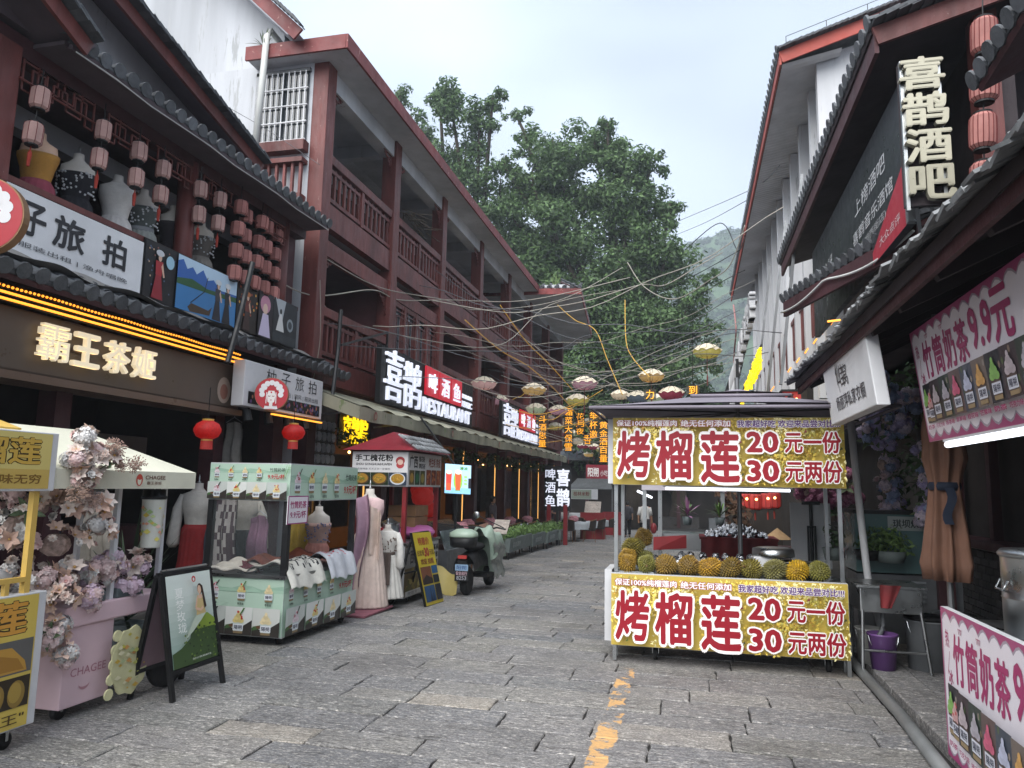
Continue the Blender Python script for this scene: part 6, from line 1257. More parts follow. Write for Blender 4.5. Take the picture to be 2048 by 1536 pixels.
# ------------------------------------------------------------------ dining furniture along the left
pm('rattan', '2a211c', .6, .2, 20, .2, 60); pm('table_cloth', 'b4bac0', .85, .05, 4, .1, 40); pm('wood_leg', '6b4a32', .6, .15, 5)
def make_chair():
    t = T('rattan_chair', '', 'chair'); mb = MB()
    for s_ in (-1, 1):
        O('leg', MB().tube([(s_ * .2, .2, .44), (s_ * .22, .23, 0)], .014, 6), 'wood_leg', t); O('leg', MB().tube([(s_ * .2, -.2, .44), (s_ * .22, -.24, 0)], .014, 6), 'wood_leg', t)
    O('seat', MB().lathe([(.0, .44), (.22, .44), (.235, .455), (.22, .47), (.0, .47)], 20, caps=False), 'rattan', t)
    O('backrest', MB().grid(lambda u, v: V((.25 * math.sin((u - .5) * 3.2), -.25 * math.cos((u - .5) * 3.2) - .05 * v, .46 + .42 * v * (1 - .55 * abs(u - .5) ** 1.5))), 14, 8), 'rattan', t)
    O('back_rim', MB().tube([V((.25 * math.sin((u - .5) * 3.2), -.25 * math.cos((u - .5) * 3.2) - .05, .46 + .42 * (1 - .55 * abs(u - .5) ** 1.5))) for u in [i / 14 for i in range(15)]], .016, 6), 'wood_leg', t)
    return t
def make_table():
    t = T('dining_table', '', 'table'); w_, d_ = .45, .45
    def f(u, v):
        a = 2 * math.pi * u; sq = 1 / max(abs(math.cos(a)), abs(math.sin(a))); r = (.46 * v / .5 if v < .5 else .46 + .03 * math.sin(a * 16) * (v - .5)) * min(sq, 1.35); return V((r * math.cos(a), r * math.sin(a), .75 if v < .5 else .75 - .5 * (v - .5) * 1.1))
    O('tablecloth', MB().grid(f, 64, 8), 'table_cloth', t, True); O('pedestal', MB().cyl((0, 0, 0), (0, 0, .74), .04, n=8).lathe([(.24, 0), (.24, .02), (.05, .05)], 16), 'black_metal', t)
    for k in range(4): a = k * math.pi / 2 + .4; pl_ = O('plate', MB().lathe([(.05, .752), (.1, .765), (.095, .768), (.05, .757)], 16, (.27 * math.cos(a), .27 * math.sin(a), 0)), 'white_paint', t, True)
    O('glass', MB().cyl((.1, .05, .752), (.1, .05, .86), .03, .035, 10), 'glass', t)
    O('flower_bowl', MB().ball((0, 0, .86), (.2, .2, .13), 10, 6, fn=lambda d: 1 + .3 * mnoise.noise(d * 6)), pm('pink_bloom', 'b98088', .8, .4, 30), t); return t
ch0 = make_chair(); tb0 = make_table()
TAB = [(-5.1, 16.2), (-5.75, 18.9), (-5.75, 21.2), (-5.75, 23.6), (-5.7, 26.0), (-4.55, 29.3), (-4.45, 31.6), (-4.3, 34.0)]
od = ('nearest', 'second', 'third', 'fourth', 'fifth', 'sixth', 'seventh', 'farthest'); first = True; fc = True
for i, (x, y) in enumerate(TAB):
    lb = f'{od[i]} white clothed dining table in the restaurant row on the left'
    if i == 0: tb0.location = (x, y, gz(y)); tb0['label'] = lb; tb0['group'] = 'restaurant tables along the street'
    else: dup(tb0, (x, y, gz(y)), .1 * i, lb, 'restaurant tables along the street')
    for k, (dx, dy, r, nm) in enumerate(((.62, -.1, R_(90), 'street side'), (-.1, -.68, R_(0), 'near side'), (.05, .68, R_(180), 'far side'))):
        l2 = f'dark rattan chair on the {nm} of the {od[i]} dining table'; r += .2 * math.sin(i * 3 + k)
        if fc: ch0.location = (x + dx, y + dy, gz(y)); ch0.rotation_euler = (0, 0, r); ch0['label'] = l2; ch0['group'] = 'rattan dining chairs'; fc = False
        else: dup(ch0, (x + dx, y + dy, gz(y)), r, l2, 'rattan dining chairs')
pm('planter_grey', '6a7472', .6, .08, 5)
for i, (a, b) in enumerate((((1018, 1120), (1058, 1107)), ((1065, 1106), (1090, 1099)), ((1095, 1098), (1117, 1092)), ((1120, 1091), (1138, 1087)))):
    A_, B_ = aG(*a), aG(*b); g = gz(A_.y); t = T('trough_planter', f'{("nearest", "second nearest", "third", "farthest")[i]} grey trough planter of leafy greens beside the tables', 'planter', (A_.x - .2, (A_.y + B_.y) / 2, g), group='grey trough planters')
    O('trough', MB().prism([(A_.x - .36, A_.y, g + .18), (A_.x, A_.y, g + .18), (A_.x + .03, A_.y, g + .52), (A_.x - .4, A_.y, g + .52)], (0, B_.y - A_.y, 0)), 'planter_grey', t)
    for x in (A_.x - .33, A_.x - .03):
        for y in (A_.y + .05, B_.y - .05): O('leg', MB().box(x - .015, x + .015, y - .015, y + .015, g - .02, g + .2), 'black_metal', t)
    p = PR((A_.x + .02, A_.y + .3, g + .28), YP, V((.08, 0, .99))); p.text('喜鹊酒吧', 0, 0, .9, .14, '9aa4a2', .01); p.build('lettering', t)
    n_ = max(3, int((B_.y - A_.y) / .22)); O('greens', crown([(V((A_.x - .18, A_.y + .1 + (B_.y - A_.y - .2) * k / (n_ - 1), g + .62 + .05 * math.sin(k * 2))), .22) for k in range(n_)], 1500, .055, 40 + i), 'foliage_young', t)
MS = T('menu_stand', 'open menu on a slanted stand at the start of the restaurant row', 'menu', tuple(aG(1000, 1140))); c = W[MS].translation
O('board', MB().obox(c + V((0, 0, .92)), (.34, .02, .44), M.Rotation(R_(-50), 3, 'X')), pm('menu_print', 'b5aaa0', .5, .3, 14), MS); O('post', MB().cyl(c, c + V((0, 0, .9)), .015, n=8), 'black_metal', MS)
MS2 = T('menu_stand', 'dark slanted menu board near the far red screens', 'menu', tuple(aG(1185, 1075))); c = W[MS2].translation; O('board', MB().obox(c + V((0, 0, 1.25)), (.7, .03, .8), M.Rotation(R_(-40), 3, 'X')), 'menu_print', MS2); O('post', MB().cyl(c, c + V((0, 0, 1.2)), .03, n=8), 'black_metal', MS2)
for i, (px, Y) in enumerate(((1205, 39), (1160, 33))):
    c = aG(px, 1070 if i == 0 else 1078); O('red_screen', MB().prism([c, c + V((1.0, .3, 0)), c + V((1.0, .3, 1.1)), c + V((0, 0, 1.1))], (0, .05, 0)), 'red_paint', None, label=('red cloth panel of the stall at the far left end', 'red cloth panel beside the farthest dining tables')[i], cat='panel')
cl_ = T('lantern_cluster', 'hanging cluster of big dim red lanterns inside the restaurant', 'lantern', (-6.1, 16.4, 1.3))
for dx, dy, dz, r in ((0, 0, 1.75, .3), (.2, -.5, 1.35, .26), (-.2, .5, 1.5, .28), (.1, .2, 1.05, .22), (-.15, -.2, 1.95, .22)): O('lantern', MB().lathe([(r * .4, -r * .8), (r * .85, -r * .5), (r, 0), (r * .85, r * .5), (r * .4, r * .8)], 14, (-6.1 + dx, 16.4 + dy, dz)), 'lantern_red', cl_, True)
O('cord', MB().cyl((-6.1, 16.4, 1.2), (-6.1, 16.4, 3.2), .01, n=5), 'black_paint', cl_)
# ------------------------------------------------------------------ people
def person(label, base, h, rz, shirt, trousers, hair='17130f', skin='b98e72', shoe='3a3634', stride=.0, arm=None, sit=0):
    t = T('person', label, 'person', base, rz); Wm = W[t]; W[t] = M.Identity(4); s = h / 1.7
    J = {'pel': (0, 0, .93), 'sp': (0, 0, 1.15), 'ch': (0, 0, 1.34), 'nk': (0, 0, 1.47), 'hd': (0, .01, 1.56), 'tp': (0, .0, 1.66)}; ed = [('pel', 'sp'), ('sp', 'ch'), ('ch', 'nk'), ('nk', 'hd'), ('hd', 'tp')]; rad = {'pel': (.14, .1), 'sp': (.12, .09), 'ch': (.15, .1), 'nk': (.05, .055), 'hd': (.078, .09), 'tp': (.06, .07)}
    for q, sg in (('l', -1), ('r', 1)):
        st = stride * sg; J.update({q + 'hip': (sg * .09, 0, .88), q + 'kn': (sg * .1, .12 * (st > 0) * 1 + st * .5, .5), q + 'an': (sg * .1, st - .06 * (st < 0), .09), q + 'to': (sg * .11, st + .15, .035), q + 'sh': (sg * .17, 0, 1.39), q + 'el': (sg * .23, -.02 - st * .4, 1.12), q + 'wr': (sg * .24, .08 - st * .4, .89), q + 'ha': (sg * .235, .1 - st * .4, .81)})
        if arm: J[q + 'wr'] = (sg * .16, .22, 1.08); J[q + 'ha'] = (sg * .12, .29, 1.1)
        ed += [('pel', q + 'hip'), (q + 'hip', q + 'kn'), (q + 'kn', q + 'an'), (q + 'an', q + 'to'), ('ch', q + 'sh'), (q + 'sh', q + 'el'), (q + 'el', q + 'wr'), (q + 'wr', q + 'ha')]
        rad.update({q + 'hip': (.085, .09), q + 'kn': (.058, .06), q + 'an': (.04, .042), q + 'to': (.042, .03), q + 'sh': (.055, .055), q + 'el': (.04, .04), q + 'wr': (.028, .03), q + 'ha': (.03, .04)})
    ks = list(J); me = bpy.data.meshes.new('body'); me.from_pydata([V(J[k]) * s for k in ks], [(ks.index(a), ks.index(b)) for a, b in ed], [])
    o = bpy.data.objects.new('body', me); COL.objects.link(o); o.parent = t; sk = o.modifiers.new('skin', 'SKIN'); sk.use_smooth_shade = True
    for i, k in enumerate(ks): v_ = me.skin_vertices[0].data[i]; v_.radius = (rad[k][0] * s, rad[k][1] * s); v_.use_root = (k == 'pel')
    o.modifiers.new('sub', 'SUBSURF').levels = 1; o.modifiers['sub'].render_levels = 2; o.data.materials.append(pm('skin_' + skin, skin, .6, .06, 6) if 'skin_' + skin not in MAT else MAT['skin_' + skin])
    mb = MB(); rings(mb, [(.84 * s, .19 * s, .135 * s, .02), (1.0 * s, .175 * s, .13 * s, .02), (1.2 * s, .175 * s, .125 * s, .01), (1.36 * s, .2 * s, .125 * s, 0), (1.43 * s, .15 * s, .09 * s, 0), (1.475 * s, .065 * s, .065 * s, 0)], 24, shirt, (0, 0, 0), 9); O('shirt', mb, 'cloth_attr', t, True)
    for q in 'lr':
        S_, E_2, W_2 = (V(J[q + k]) * s for k in ('sh', 'el', 'wr')); O('sleeve', MB().tube([S_ + V((0, 0, .02)), S_.lerp(E_2, .5), E_2 if not arm else S_.lerp(E_2, .6)], [.075 * s, .07 * s, .066 * s], 10, shirt), 'cloth_attr', t, True)
        Hh, Kn, An, To = (V(J[q + k]) * s for k in ('hip', 'kn', 'an', 'to')); O('trouser_leg', MB().tube([Hh + V((0, 0, .08)), Hh.lerp(Kn, .5), Kn, An + V((0, 0, .02))], [.11 * s, .095 * s, .075 * s, .06 * s], 12, trousers), 'cloth_attr', t, True)
        O('shoe', MB().ball((An + To) / 2 + V((0, .01, -.03)), (.05 * s, .13 * s, .045 * s), 12, 7, c=shoe), 'plain_attr', t, True)
    O('hair', MB().ball(V((0, -.012, 1.60)) * s, V((.092, .105, .11)) * s, 14, 9, fn=lambda d: 1.0 if not (d.y > .35 and d.z < .35) else .72, c=hair), 'plain_attr', t, True)
    W[t] = Wm; return t
p1, p2_ = aG(1255, 1074), aG(1290, 1090)
person('person in dark grey top and black trousers walking away down the street', tuple(p1), 1.62, .1, '3b3a3f', '1d1c20', stride=.16)
person('person in loose white shirt and black trousers walking away behind the durian stall', tuple(p2_), 1.66, -.1, 'b9b9b7', '1c1b1e', stride=-.18)
pb_ = O('red_bag', MB().ball(p2_ + V((.32, .0, .62)), (.12, .09, .2), 12, 8), 'red_paint', None, True, label='red bag hanging from the hand of the person in white', cat='bag')
q = aX(1238, 1040, -5.6); person('person with dark tied hair standing among the restaurant tables', (-5.7, 30.5, gz(30)), 1.6, R_(-60), '26252a', '2a282c', arm=1)
q = aY(1145, 1030, 17); person('person in grey apron in the restaurant doorway', (-6.0, 22.4, gz(22)), 1.62, R_(-80), '6a6468', '2a2a30')
# ------------------------------------------------------------------ umbrella lanterns over the street
UC = {'pink': 'b4918e', 'gold': 'b3925a', 'mauve': '9a7480', 'green': '7f8f74', 'yellow': 'a39a52', 'blue': '5f6f88', 'red': '8a3a36', 'sage': '8f9a80', 'olive': '8a8252', 'slate': '4c5560', 'rose': '7a2f40', 'tan': 'a08462', 'cream': 'c4b49a'}
for k, v_ in UC.items(): pm('umb_' + k, v_, .8, .1, 8, emit=v_, es=.13)
pm('umb_top', 'cfc4ae', .8, .08, 6)
def umb_mesh():
    n = 48; sc = lambda a, k: 1 + k * abs(math.cos(a * 5)); top = MB().lathe([(.005, .16), (.1, .15), (.22, .115), (.31, .06), (.335, .01)], n, fn=lambda a, j: sc(a, .0 if j < 2 else .035 * (j - 1)) , caps=False)
    for i in range(n): top.v[4 * n + i].z += .035 * abs(math.cos(2 * math.pi * i / n * 5))
    sk = MB().lathe([(.315, .055), (.305, .0), (.24, -.06), (.17, -.075)], n, fn=lambda a, j: sc(a, .09 - .02 * j), caps=False); rb = MB()
    for k in range(10): a = 2 * math.pi * (k + .5) / 10; d = V((math.cos(a), math.sin(a), 0)); rb.tube([d * r + ZP * z for r, z in ((.01, .162), (.1, .153), (.22, .118), (.31, .062), (.3, 0), (.24, -.06), (.17, -.077))], .005, 4)
    for q in (top, sk, rb):
        for v_ in q.v: v_.z *= 1.5
    return top.mesh('canopy', 'umb_top', True), sk, rb.mesh('ribs', 'black_paint')
uT, uS, uR = umb_mesh(); uSk = {k: uS.mesh('skirt', 'umb_' + k, True) for k in UC}
uH = MB().cyl((0, 0, .14), (0, 0, -.55), .008, n=6).lathe([(.014, -.55), (.02, -.6), (.012, -.8)], 8).mesh('handle', 'redwood'); uB = MB().ball((0, 0, .0), .035, 8, 6).mesh('bulb', 'bulb')
UM = [(968, 770, 48, 'pink', 'largest at left above the restaurant sign'), (1068, 782, 45, 'gold', 'between the two restaurant signs'), (1169, 770, 48, 'mauve', 'below the far roof corner'), (863, 783, 43, 'green', 'in front of the red squares of the restaurant sign'), (996, 803, 40, 'mauve', 'right of the large sign'), (968, 808, 36, 'gold', 'half behind the mauve one right of the large sign'), (946, 813, 30, 'blue', 'at the right end of the large sign'), (1155, 803, 42, 'yellow', 'under the mauve one by the roof corner'), (1072, 820, 38, 'sage', 'directly below the gold one between the signs'), (1046, 830, 32, 'red', 'in front of the second restaurant sign'), (1117, 823, 36, 'mauve', 'between gold neon strings'), (1062, 843, 31, 'blue', 'under the red one'), (1047, 860, 28, 'slate', 'low in front of the second sign'), (1079, 859, 31, 'green', 'low beside the gold neon string'), (1110, 855, 29, 'olive', 'above a smaller olive one'), (1104, 874, 25, 'olive', 'lower of the two olive ones'), (1114, 886, 25, 'blue', 'small and low near the vertical sign'), (1145, 868, 22, 'sage', 'small and far left of the gold strings'), (1154, 884, 24, 'cream', 'small and far in the middle of the street'), (1185, 873, 24, 'blue', 'small and far beside the neon string'), (1198, 833, 28, 'tan', 'beside the durian stall canopy'), (1166, 893, 22, 'rose', 'left of two small rose ones far down the street'), (1188, 895, 22, 'rose', 'right of two small rose ones far down the street'), (1211, 878, 24, 'mauve', 'partly behind the durian sign'), (1414, 706, 50, 'yellow', 'highest, alone at right by the bar signs'), (1303, 755, 46, 'gold', 'hanging above the durian stall canopy'), (1276, 797, 42, 'slate', 'just over the left edge of the durian canopy'), (1343, 790, 46, 'rose', 'just over the middle of the durian canopy'), (1310, 800, 34, 'sage', 'peeking over the durian canopy between slate and rose ones'), (1203, 900, 22, 'olive', 'small and low behind the durian sign edge'), (1030, 845, 26, 'tan', 'left of the slate one before the second sign'), (1094, 838, 28, 'pink', 'between sage and mauve ones'), (1130, 846, 26, 'cream', 'just right of the tall neon string top'), (1125, 868, 24, 'rose', 'touching the tall neon string'), (1160, 850, 24, 'gold', 'small one in mid street below the yellow one'), (1176, 845, 24, 'slate', 'left of the short neon string'), (1215, 855, 26, 'green', 'partly behind the durian banner top edge'), (1090, 888, 22, 'tan', 'lowest left of the small cluster'), (1137, 902, 20, 'slate', 'lowest in the middle of the small cluster'), (1178, 910, 20, 'gold', 'lowest right of the small cluster'), (1240, 792, 34, 'cream', 'left of the slate one over the canopy')]
for (px, py, wd, col, where) in UM:
    Y = .64 * FPX / wd * .97; c = aY(px, py, Y); t = T('umbrella_lantern', f'{col} scalloped umbrella lantern {where}', 'lantern', tuple(c), random.random() * 6, 'umbrella lanterns strung over the street'); 
    for nm, me in (('canopy', uT), ('skirt', uSk[col]), ('ribs', uR), ('handle', uH)): I(nm, me, t, W[t])
    if random.random() < .5: I('bulb', uB, t, W[t])
    O('cord', MB().cyl(c + V((0, 0, .16)), c + V((0, 0, .9)), .004, n=4), 'black_metal', t)
# gold neon character strings
for i, (px, y0, y1, Y, tx, lb) in enumerate(((1085, 830, 895, 24, '斗酒思量', 'gold neon string in front of the second restaurant sign'), (1137, 815, 903, 26, '霜菜大保雪', 'tallest gold neon string in the middle of the street'), (1187, 822, 878, 28, '举杯邀', 'short three character gold neon string'), (1207, 842, 925, 27, '黄金酒百量', 'gold neon string beside the durian sign'), (1160, 825, 870, 34, '花月夜', 'small far gold neon string'), (1175, 868, 890, 33, '香', 'single far gold neon character'), (1300, 778, 800, 14, '力', 'gold square character left of the canopy top'), (1386, 770, 790, 14, '到', 'gold square character above the canopy top'))):
    a_, b_ = aY(px - 8, y1, Y), aY(px + 8, y0, Y); t = T('neon_string', lb, 'neon sign', tuple(a_)); n_ = len(tx); h_ = (b_.z - a_.z) / n_
    O('mesh_panel', MB().box(a_.x - .04, b_.x + .04, Y + .01, Y + .03, a_.z, b_.z), pm('neon_back', '4a463c', .8, .2, 20, alpha=.55) if 'neon_back' not in MAT else 'neon_back', t)
    for k, ch in enumerate(tx): O('character', letters3d(ch, (a_.x, Y, b_.z - (k + 1) * h_ + h_ * .08), XP, ZP, b_.x - a_.x, h_ * .84, .01, .0), 'neon_gold', t)
    O('cord', MB().cyl(((a_.x + b_.x) / 2, Y + .02, b_.z), ((a_.x + b_.x) / 2, Y + .02, b_.z + 1.2), .005, n=4), 'black_metal', t)
# ------------------------------------------------------------------ cables across the street
pm('cable_pale', '9a958a', .6, .1, 5); pm('cable_grey', '55565a', .6, .1, 5); pm('rope_yellow', 'b08f3c', .5, .1, 8, emit='ffb840', es=.06)
def smooth(pts, n=8):
    out = []
    for i in range(len(pts) - 1):
        a, b, c, d = pts[max(i - 1, 0)], pts[i], pts[i + 1], pts[min(i + 2, len(pts) - 1)]
        for k in range(n): t = k / n; out.append(.5 * ((2 * b) + (c - a) * t + (2 * a - 5 * b + 4 * c - d) * t * t + (3 * b - a - 3 * c + d) * t ** 3))
    return out + [pts[-1]]
WR = [([(500, 525), (620, 590), (745, 580), (800, 600), (900, 600), (1060, 600), (1260, 555)], 9, 20, .016, 'cable_pale', 'pale cable looping from the leaning iron post past the galleries'), ([(640, 510), (760, 575), (890, 600), (960, 620), (1120, 600), (1245, 535)], 11, 22, .014, 'cable_pale', 'pale cable crossing the galleries to the tree'), ([(640, 600), (690, 640), (850, 680), (1000, 690), (1100, 610), (1240, 580)], 11, 20, .013, 'cable_pale', 'sagging pale cable above the restaurant sign'),
      ([(860, 600), (1010, 625), (1100, 615), (1180, 600), (1280, 570), (1330, 570), (1400, 530), (1445, 505)], 14, 17, .014, 'cable_pale', 'double sagging cable reaching towards the right houses'), ([(1255, 525), (1290, 575), (1350, 598), (1420, 560), (1460, 530), (1490, 450)], 16, 14, .014, 'cable_pale', 'deep looping cable hung from the white house corner'), ([(930, 640), (1000, 700), (1060, 735), (1120, 790), (1180, 860)], 15, 24, .014, 'rope_yellow', 'yellow rope light running down to the mauve umbrella'), ([(1000, 610), (1050, 680), (1100, 730), (1145, 780)], 17, 20, .014, 'rope_yellow', 'yellow rope light in front of the far gallery'), ([(1115, 610), (1150, 640), (1190, 660), (1215, 720), (1245, 790)], 19, 17, .014, 'rope_yellow', 'yellow rope light hanging below the far roof corner'), ([(1250, 600), (1252, 680), (1265, 715), (1300, 755)], 18, 15, .014, 'rope_yellow', 'yellow rope light dropping to the gold umbrella'),
      ([(680, 690), (850, 700), (1100, 700), (1180, 670), (1350, 655), (1470, 590)], 12, 15, .011, 'cable_grey', 'grey cable spanning the street below the tree'), ([(745, 750), (950, 760), (1100, 770), (1300, 720), (1450, 640)], 13, 16, .01, 'cable_grey', 'thin grey cable spanning between umbrella lanterns'), ([(830, 720), (1000, 790), (1150, 780), (1320, 700), (1440, 660)], 15, 16, .009, 'cable_pale', 'thin pale cable over the second restaurant sign'), ([(1350, 445), (1500, 380), (1560, 330)], 30, 15, .014, 'cable_grey', 'upper black line running to the white house eave'), ([(1370, 500), (1440, 446), (1475, 500), (1490, 470)], 20, 15, .016, 'black_metal', 'black cable kinking below the white house eave'), ([(1290, 600), (1400, 545), (1480, 500)], 18, 15, .012, 'black_metal', 'black cable rising from the tree to the white house'), ([(1400, 590), (1450, 560), (1490, 540)], 18, 14, .012, 'black_metal', 'short black cable by the hazy hill'),
      ([(560, 640), (760, 660), (960, 720), (1140, 730), (1300, 700), (1480, 620)], 11, 15, .008, 'cable_grey', 'long thin cable from the iron post to the right houses'), ([(1000, 720), (1200, 745), (1400, 690)], 20, 18, .008, 'cable_pale', 'thin pale cable among the far umbrellas'), ([(900, 690), (1100, 760), (1300, 770), (1420, 740)], 18, 18, .008, 'cable_pale', 'thin pale cable just above the durian canopy'), ([(1180, 800), (1300, 740), (1440, 690)], 20, 15, .008, 'cable_pale', 'thin pale cable rising right over the canopy'), ([(430, 200), (535, 260), (640, 330)], 10.3, 10.6, .006, 'cable_grey', 'thin line stretched across the white end wall'), ([(1495, 400), (1400, 450), (1300, 490)], 14, 30, .01, 'cable_grey', 'faint line from the white house to the tree'), ([(640, 560), (640, 680), (620, 790)], 10.6, 10.6, .007, 'cable_pale', 'pale cord dangling down the first gallery pillar')]
for pts_, Y0, Y1, r, m_, lb in WR:
    k = len(pts_) - 1; O('cable', MB().tube(smooth([aY(a, b, Y0 + (Y1 - Y0) * i / k) for i, (a, b) in enumerate(pts_)]), r * .75, 6), m_, None, True, label=lb, cat='cable', group='cables slung across the street')

# fine light strings tangled among the lanterns
rr = random.Random(12)
for k in range(14):
    x0, y0 = rr.uniform(940, 1120), rr.uniform(745, 860); x1, y1 = x0 + rr.uniform(90, 220), y0 + rr.uniform(-50, 40); Y = rr.uniform(18, 30); n_ = 6
    O('light_string', MB().tube(smooth([aY(x0 + (x1 - x0) * i / n_ + rr.uniform(-6, 6), y0 + (y1 - y0) * i / n_ + 22 * math.sin(math.pi * i / n_) + rr.uniform(-5, 5), Y + i * .3) for i in range(n_ + 1)], 4), .009, 4), ('rope_yellow', 'cable_pale')[k % 2], None, True, label=('thin gold light string tangled among the umbrella lanterns', 'thin pale wire tangled among the umbrella lanterns')[k % 2], cat='light string', group=('gold light strings among the lanterns', 'pale wires among the lanterns')[k % 2])

for k in range(14):
    a_ = V((-5.6, rr.uniform(12, 27), rr.uniform(3.9, 6.6))); b_ = V((1.6, a_.y + rr.uniform(-3, 5), rr.uniform(3.8, 7.5))); sg = rr.uniform(.2, .9)
    O('cable', MB().tube([a_.lerp(b_, t) - V((0, 0, sg * 4 * t * (1 - t))) + V((0, 0, .05 * math.sin(t * 23 + k))) for t in [i / 24 for i in range(25)]], rr.choice((.006, .009, .011)), 5), rr.choice(('cable_pale', 'cable_pale', 'cable_grey')), None, True, label='thin cable sagging straight across the street between the eaves', cat='cable', group='thin cables between the eaves')
# ------------------------------------------------------------------ roasted durian stall
def durian_print(o, u, L, H, seed):
    p = PR(o, u, ZP); p.rect(0, 0, L, H, 'bda54a'); rr = random.Random(seed); p.tight()
    for k in range(60):
        cx, cy = rr.uniform(0, L), rr.uniform(0, H); r = rr.uniform(.1, .2); c0 = V(hx(rr.choice(['cdb24a', 'dccb72', 'b39c40', 'd8c058', 'e8dfa6', 'b58c3c', 'a59c4c'])))
        for q in range(85):
            t = rr.uniform(0, 6.28); d = r * math.sqrt(rr.random()); x, y = cx + d * math.cos(t), cy + d * math.sin(t) * .85; h_ = .013 * rr.uniform(.7, 1.6); k2 = rr.uniform(.68, 1.6); tx, ty = x + math.cos(t) * h_ * 1.6, y + math.sin(t) * h_ * 1.6
            pt = [(x - math.sin(t) * h_ * .6, y + math.cos(t) * h_ * .6), (x + math.sin(t) * h_ * .6, y - math.cos(t) * h_ * .6), (tx, ty)]
            if all(0 < a < L and 0 < b < H for a, b in pt): p.poly(pt, tuple(c0 * k2))
    for k in range(26):
        x, y = rr.uniform(.05, L - .05), rr.uniform(.03, H - .06); p.poly([(x, y), (x + .03, y + .01), (x + .02, y + .035)], rr.choice(['4d5a24', '6b7030', '7a3a34', '3d4420']))
    p.tight(False); s_ = L / 2.14; f = lambda a: a * s_
    for k, ch in enumerate('保证100%纯榴莲肉'): pass
    p.outl('保证100%纯榴莲肉', f(.045), H * .86, f(.625), H * .955, 'e9e3e3', '8f2033', .03, .07); p.outl('绝无任何添加', f(.66), H * .855, f(1.12), H * .955, 'e9e3e3', '8f2033', .03, .07); p.outl('我家超好吃 欢迎来品尝对比!!!', f(1.18), H * .845, f(2.09), H * .95, '56306a', 'e6e2ea', .03, .05)
    for ch, a, b, y0, y1 in (('烤', .05, .37, .1, .8), ('榴', .42, .77, .08, .8), ('莲', .84, 1.2, .04, .8)): p.outl(ch, f(a), H * y0, f(b), H * y1, '8e1022', 'ece8e6', .03, .05)
    for tx, y0, y1 in (('20', .48, .79), ('30', .07, .38)): p.outl(tx, f(1.26), H * y0, f(1.55), H * y1, '8e1022', 'ece8e6', .04, .055)
    for tx, y0, y1 in (('元一份', .48, .79), ('元两份', .07, .38)): p.outl(tx, f(1.6), H * y0, f(2.09), H * y1, '8e1022', 'ece8e6', .03, .05)
    return p
DS = T('roast_durian_stall', 'steel roast durian stall with two yellow printed banners in mid street', 'stall', (.3, 7.9, 0)); sx0, sx1, sy0, sy1 = -.77, 1.365, 7.47, 8.35
O('upper_banner_box', MB().box(sx0, sx1 + .02, 7.455, 7.56, 1.68, 2.345), 'grey_white', DS); O('lower_banner_box', MB().box(sx0 - .015, sx1, 7.455, 7.54, .145, .82), 'grey_white', DS)
O('side_board', MB().box(sx0 - .09, sx0 - .02, 7.56, 8.1, .16, .84), 'grey_white', DS); O('side_board', MB().box(sx0 - .06, sx0 - .0, 7.57, 8.2, 1.69, 2.34), 'grey_white', DS)
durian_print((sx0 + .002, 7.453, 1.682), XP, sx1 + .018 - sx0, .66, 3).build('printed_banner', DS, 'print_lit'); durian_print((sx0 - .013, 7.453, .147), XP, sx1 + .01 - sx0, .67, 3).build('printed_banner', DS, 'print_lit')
for x in (sx0 + .02, sx1 - .02):
    for y in (7.6, sy1): O('post', MB().box(x - .018, x + .018, y - .018, y + .018, .02, 2.3), 'steel', DS)
O('counter', MB().box(sx0, sx1, 7.55, sy1, .78, .81), 'steel', DS); O('lower_shelf', MB().box(sx0, sx1, 7.56, sy1, .2, .23), 'black_metal', DS); O('rear_panel', MB().box(sx0, sx1, sy1 - .02, sy1, .2, .78), 'grey_metal', DS)
for x in (sx0 + .0, sx1 - .03): O('foot', MB().box(x, x + .035, 7.47, 7.5, 0.0, .14), 'steel', DS)
for x in (-.37, 1.2):
    for y in (7.62, 8.2): caster(DS, x, y, r=.06)
O('tube_light', MB().cyl((-.26, 7.52, 1.655), (.9, 7.52, 1.655), .016, n=8), 'tube_white', DS); O('tube_holder', MB().box(-.28, .92, 7.5, 7.54, 1.665, 1.68), 'white_paint', DS)
# durians
def durian_mesh(col, seed):
    rr = random.Random(seed); mb = MB(); c = hx(col); n = 230; R0 = .088; lump = lambda d: 1 + .06 * math.cos(5 * math.atan2(d.y, d.x)) * (1 - d.z * d.z) + .16 * mnoise.noise(d * 1.4 + V((seed * 3, 0, 0)))
    mb.ball((0, 0, 0), R0 * .96, 20, 14, fn=lambda d: lump(d), c=tuple(q * .55 for q in c))
    for k in range(n):
        z = 1 - 2 * (k + .5) / n; a = k * 2.399963; r_ = math.sqrt(1 - z * z); d = V((r_ * math.cos(a), r_ * math.sin(a), z)); u = d.orthogonal().normalized(); w_ = d.cross(u); b = d * R0 * .955 * lump(d); s_ = .0102; kk = rr.uniform(.7, 1.25) * (1 + .5 * mnoise.noise(d * 2.2 + V((0, seed, 0))))
        q = [b + u * s_ * math.cos(t) + w_ * s_ * math.sin(t) for t in (0, 1.57, 3.14, 4.71)]; tip = b + d * .021
        for i in range(4): mb.add([q[i], q[(i + 1) % 4], tip], [(0, 1, 2)], tuple(x * kk for x in c))
    mb.cyl((0, 0, R0 * .9), (0, .005, R0 * 1.25), .012, .009, 7, c='6b5230')
    for i, v_ in enumerate(mb.v): mb.v[i] = V((v_.x, v_.y, v_.z * 1.3))
    return mb.mesh('durian', 'plain_attr')
DM = [durian_mesh(c, i) for i, c in enumerate(('8a6f33', '9a7a2e', 'a8822c', '7d6830', '7f7434', '757040', 'b89424', '7d7a3c'))]
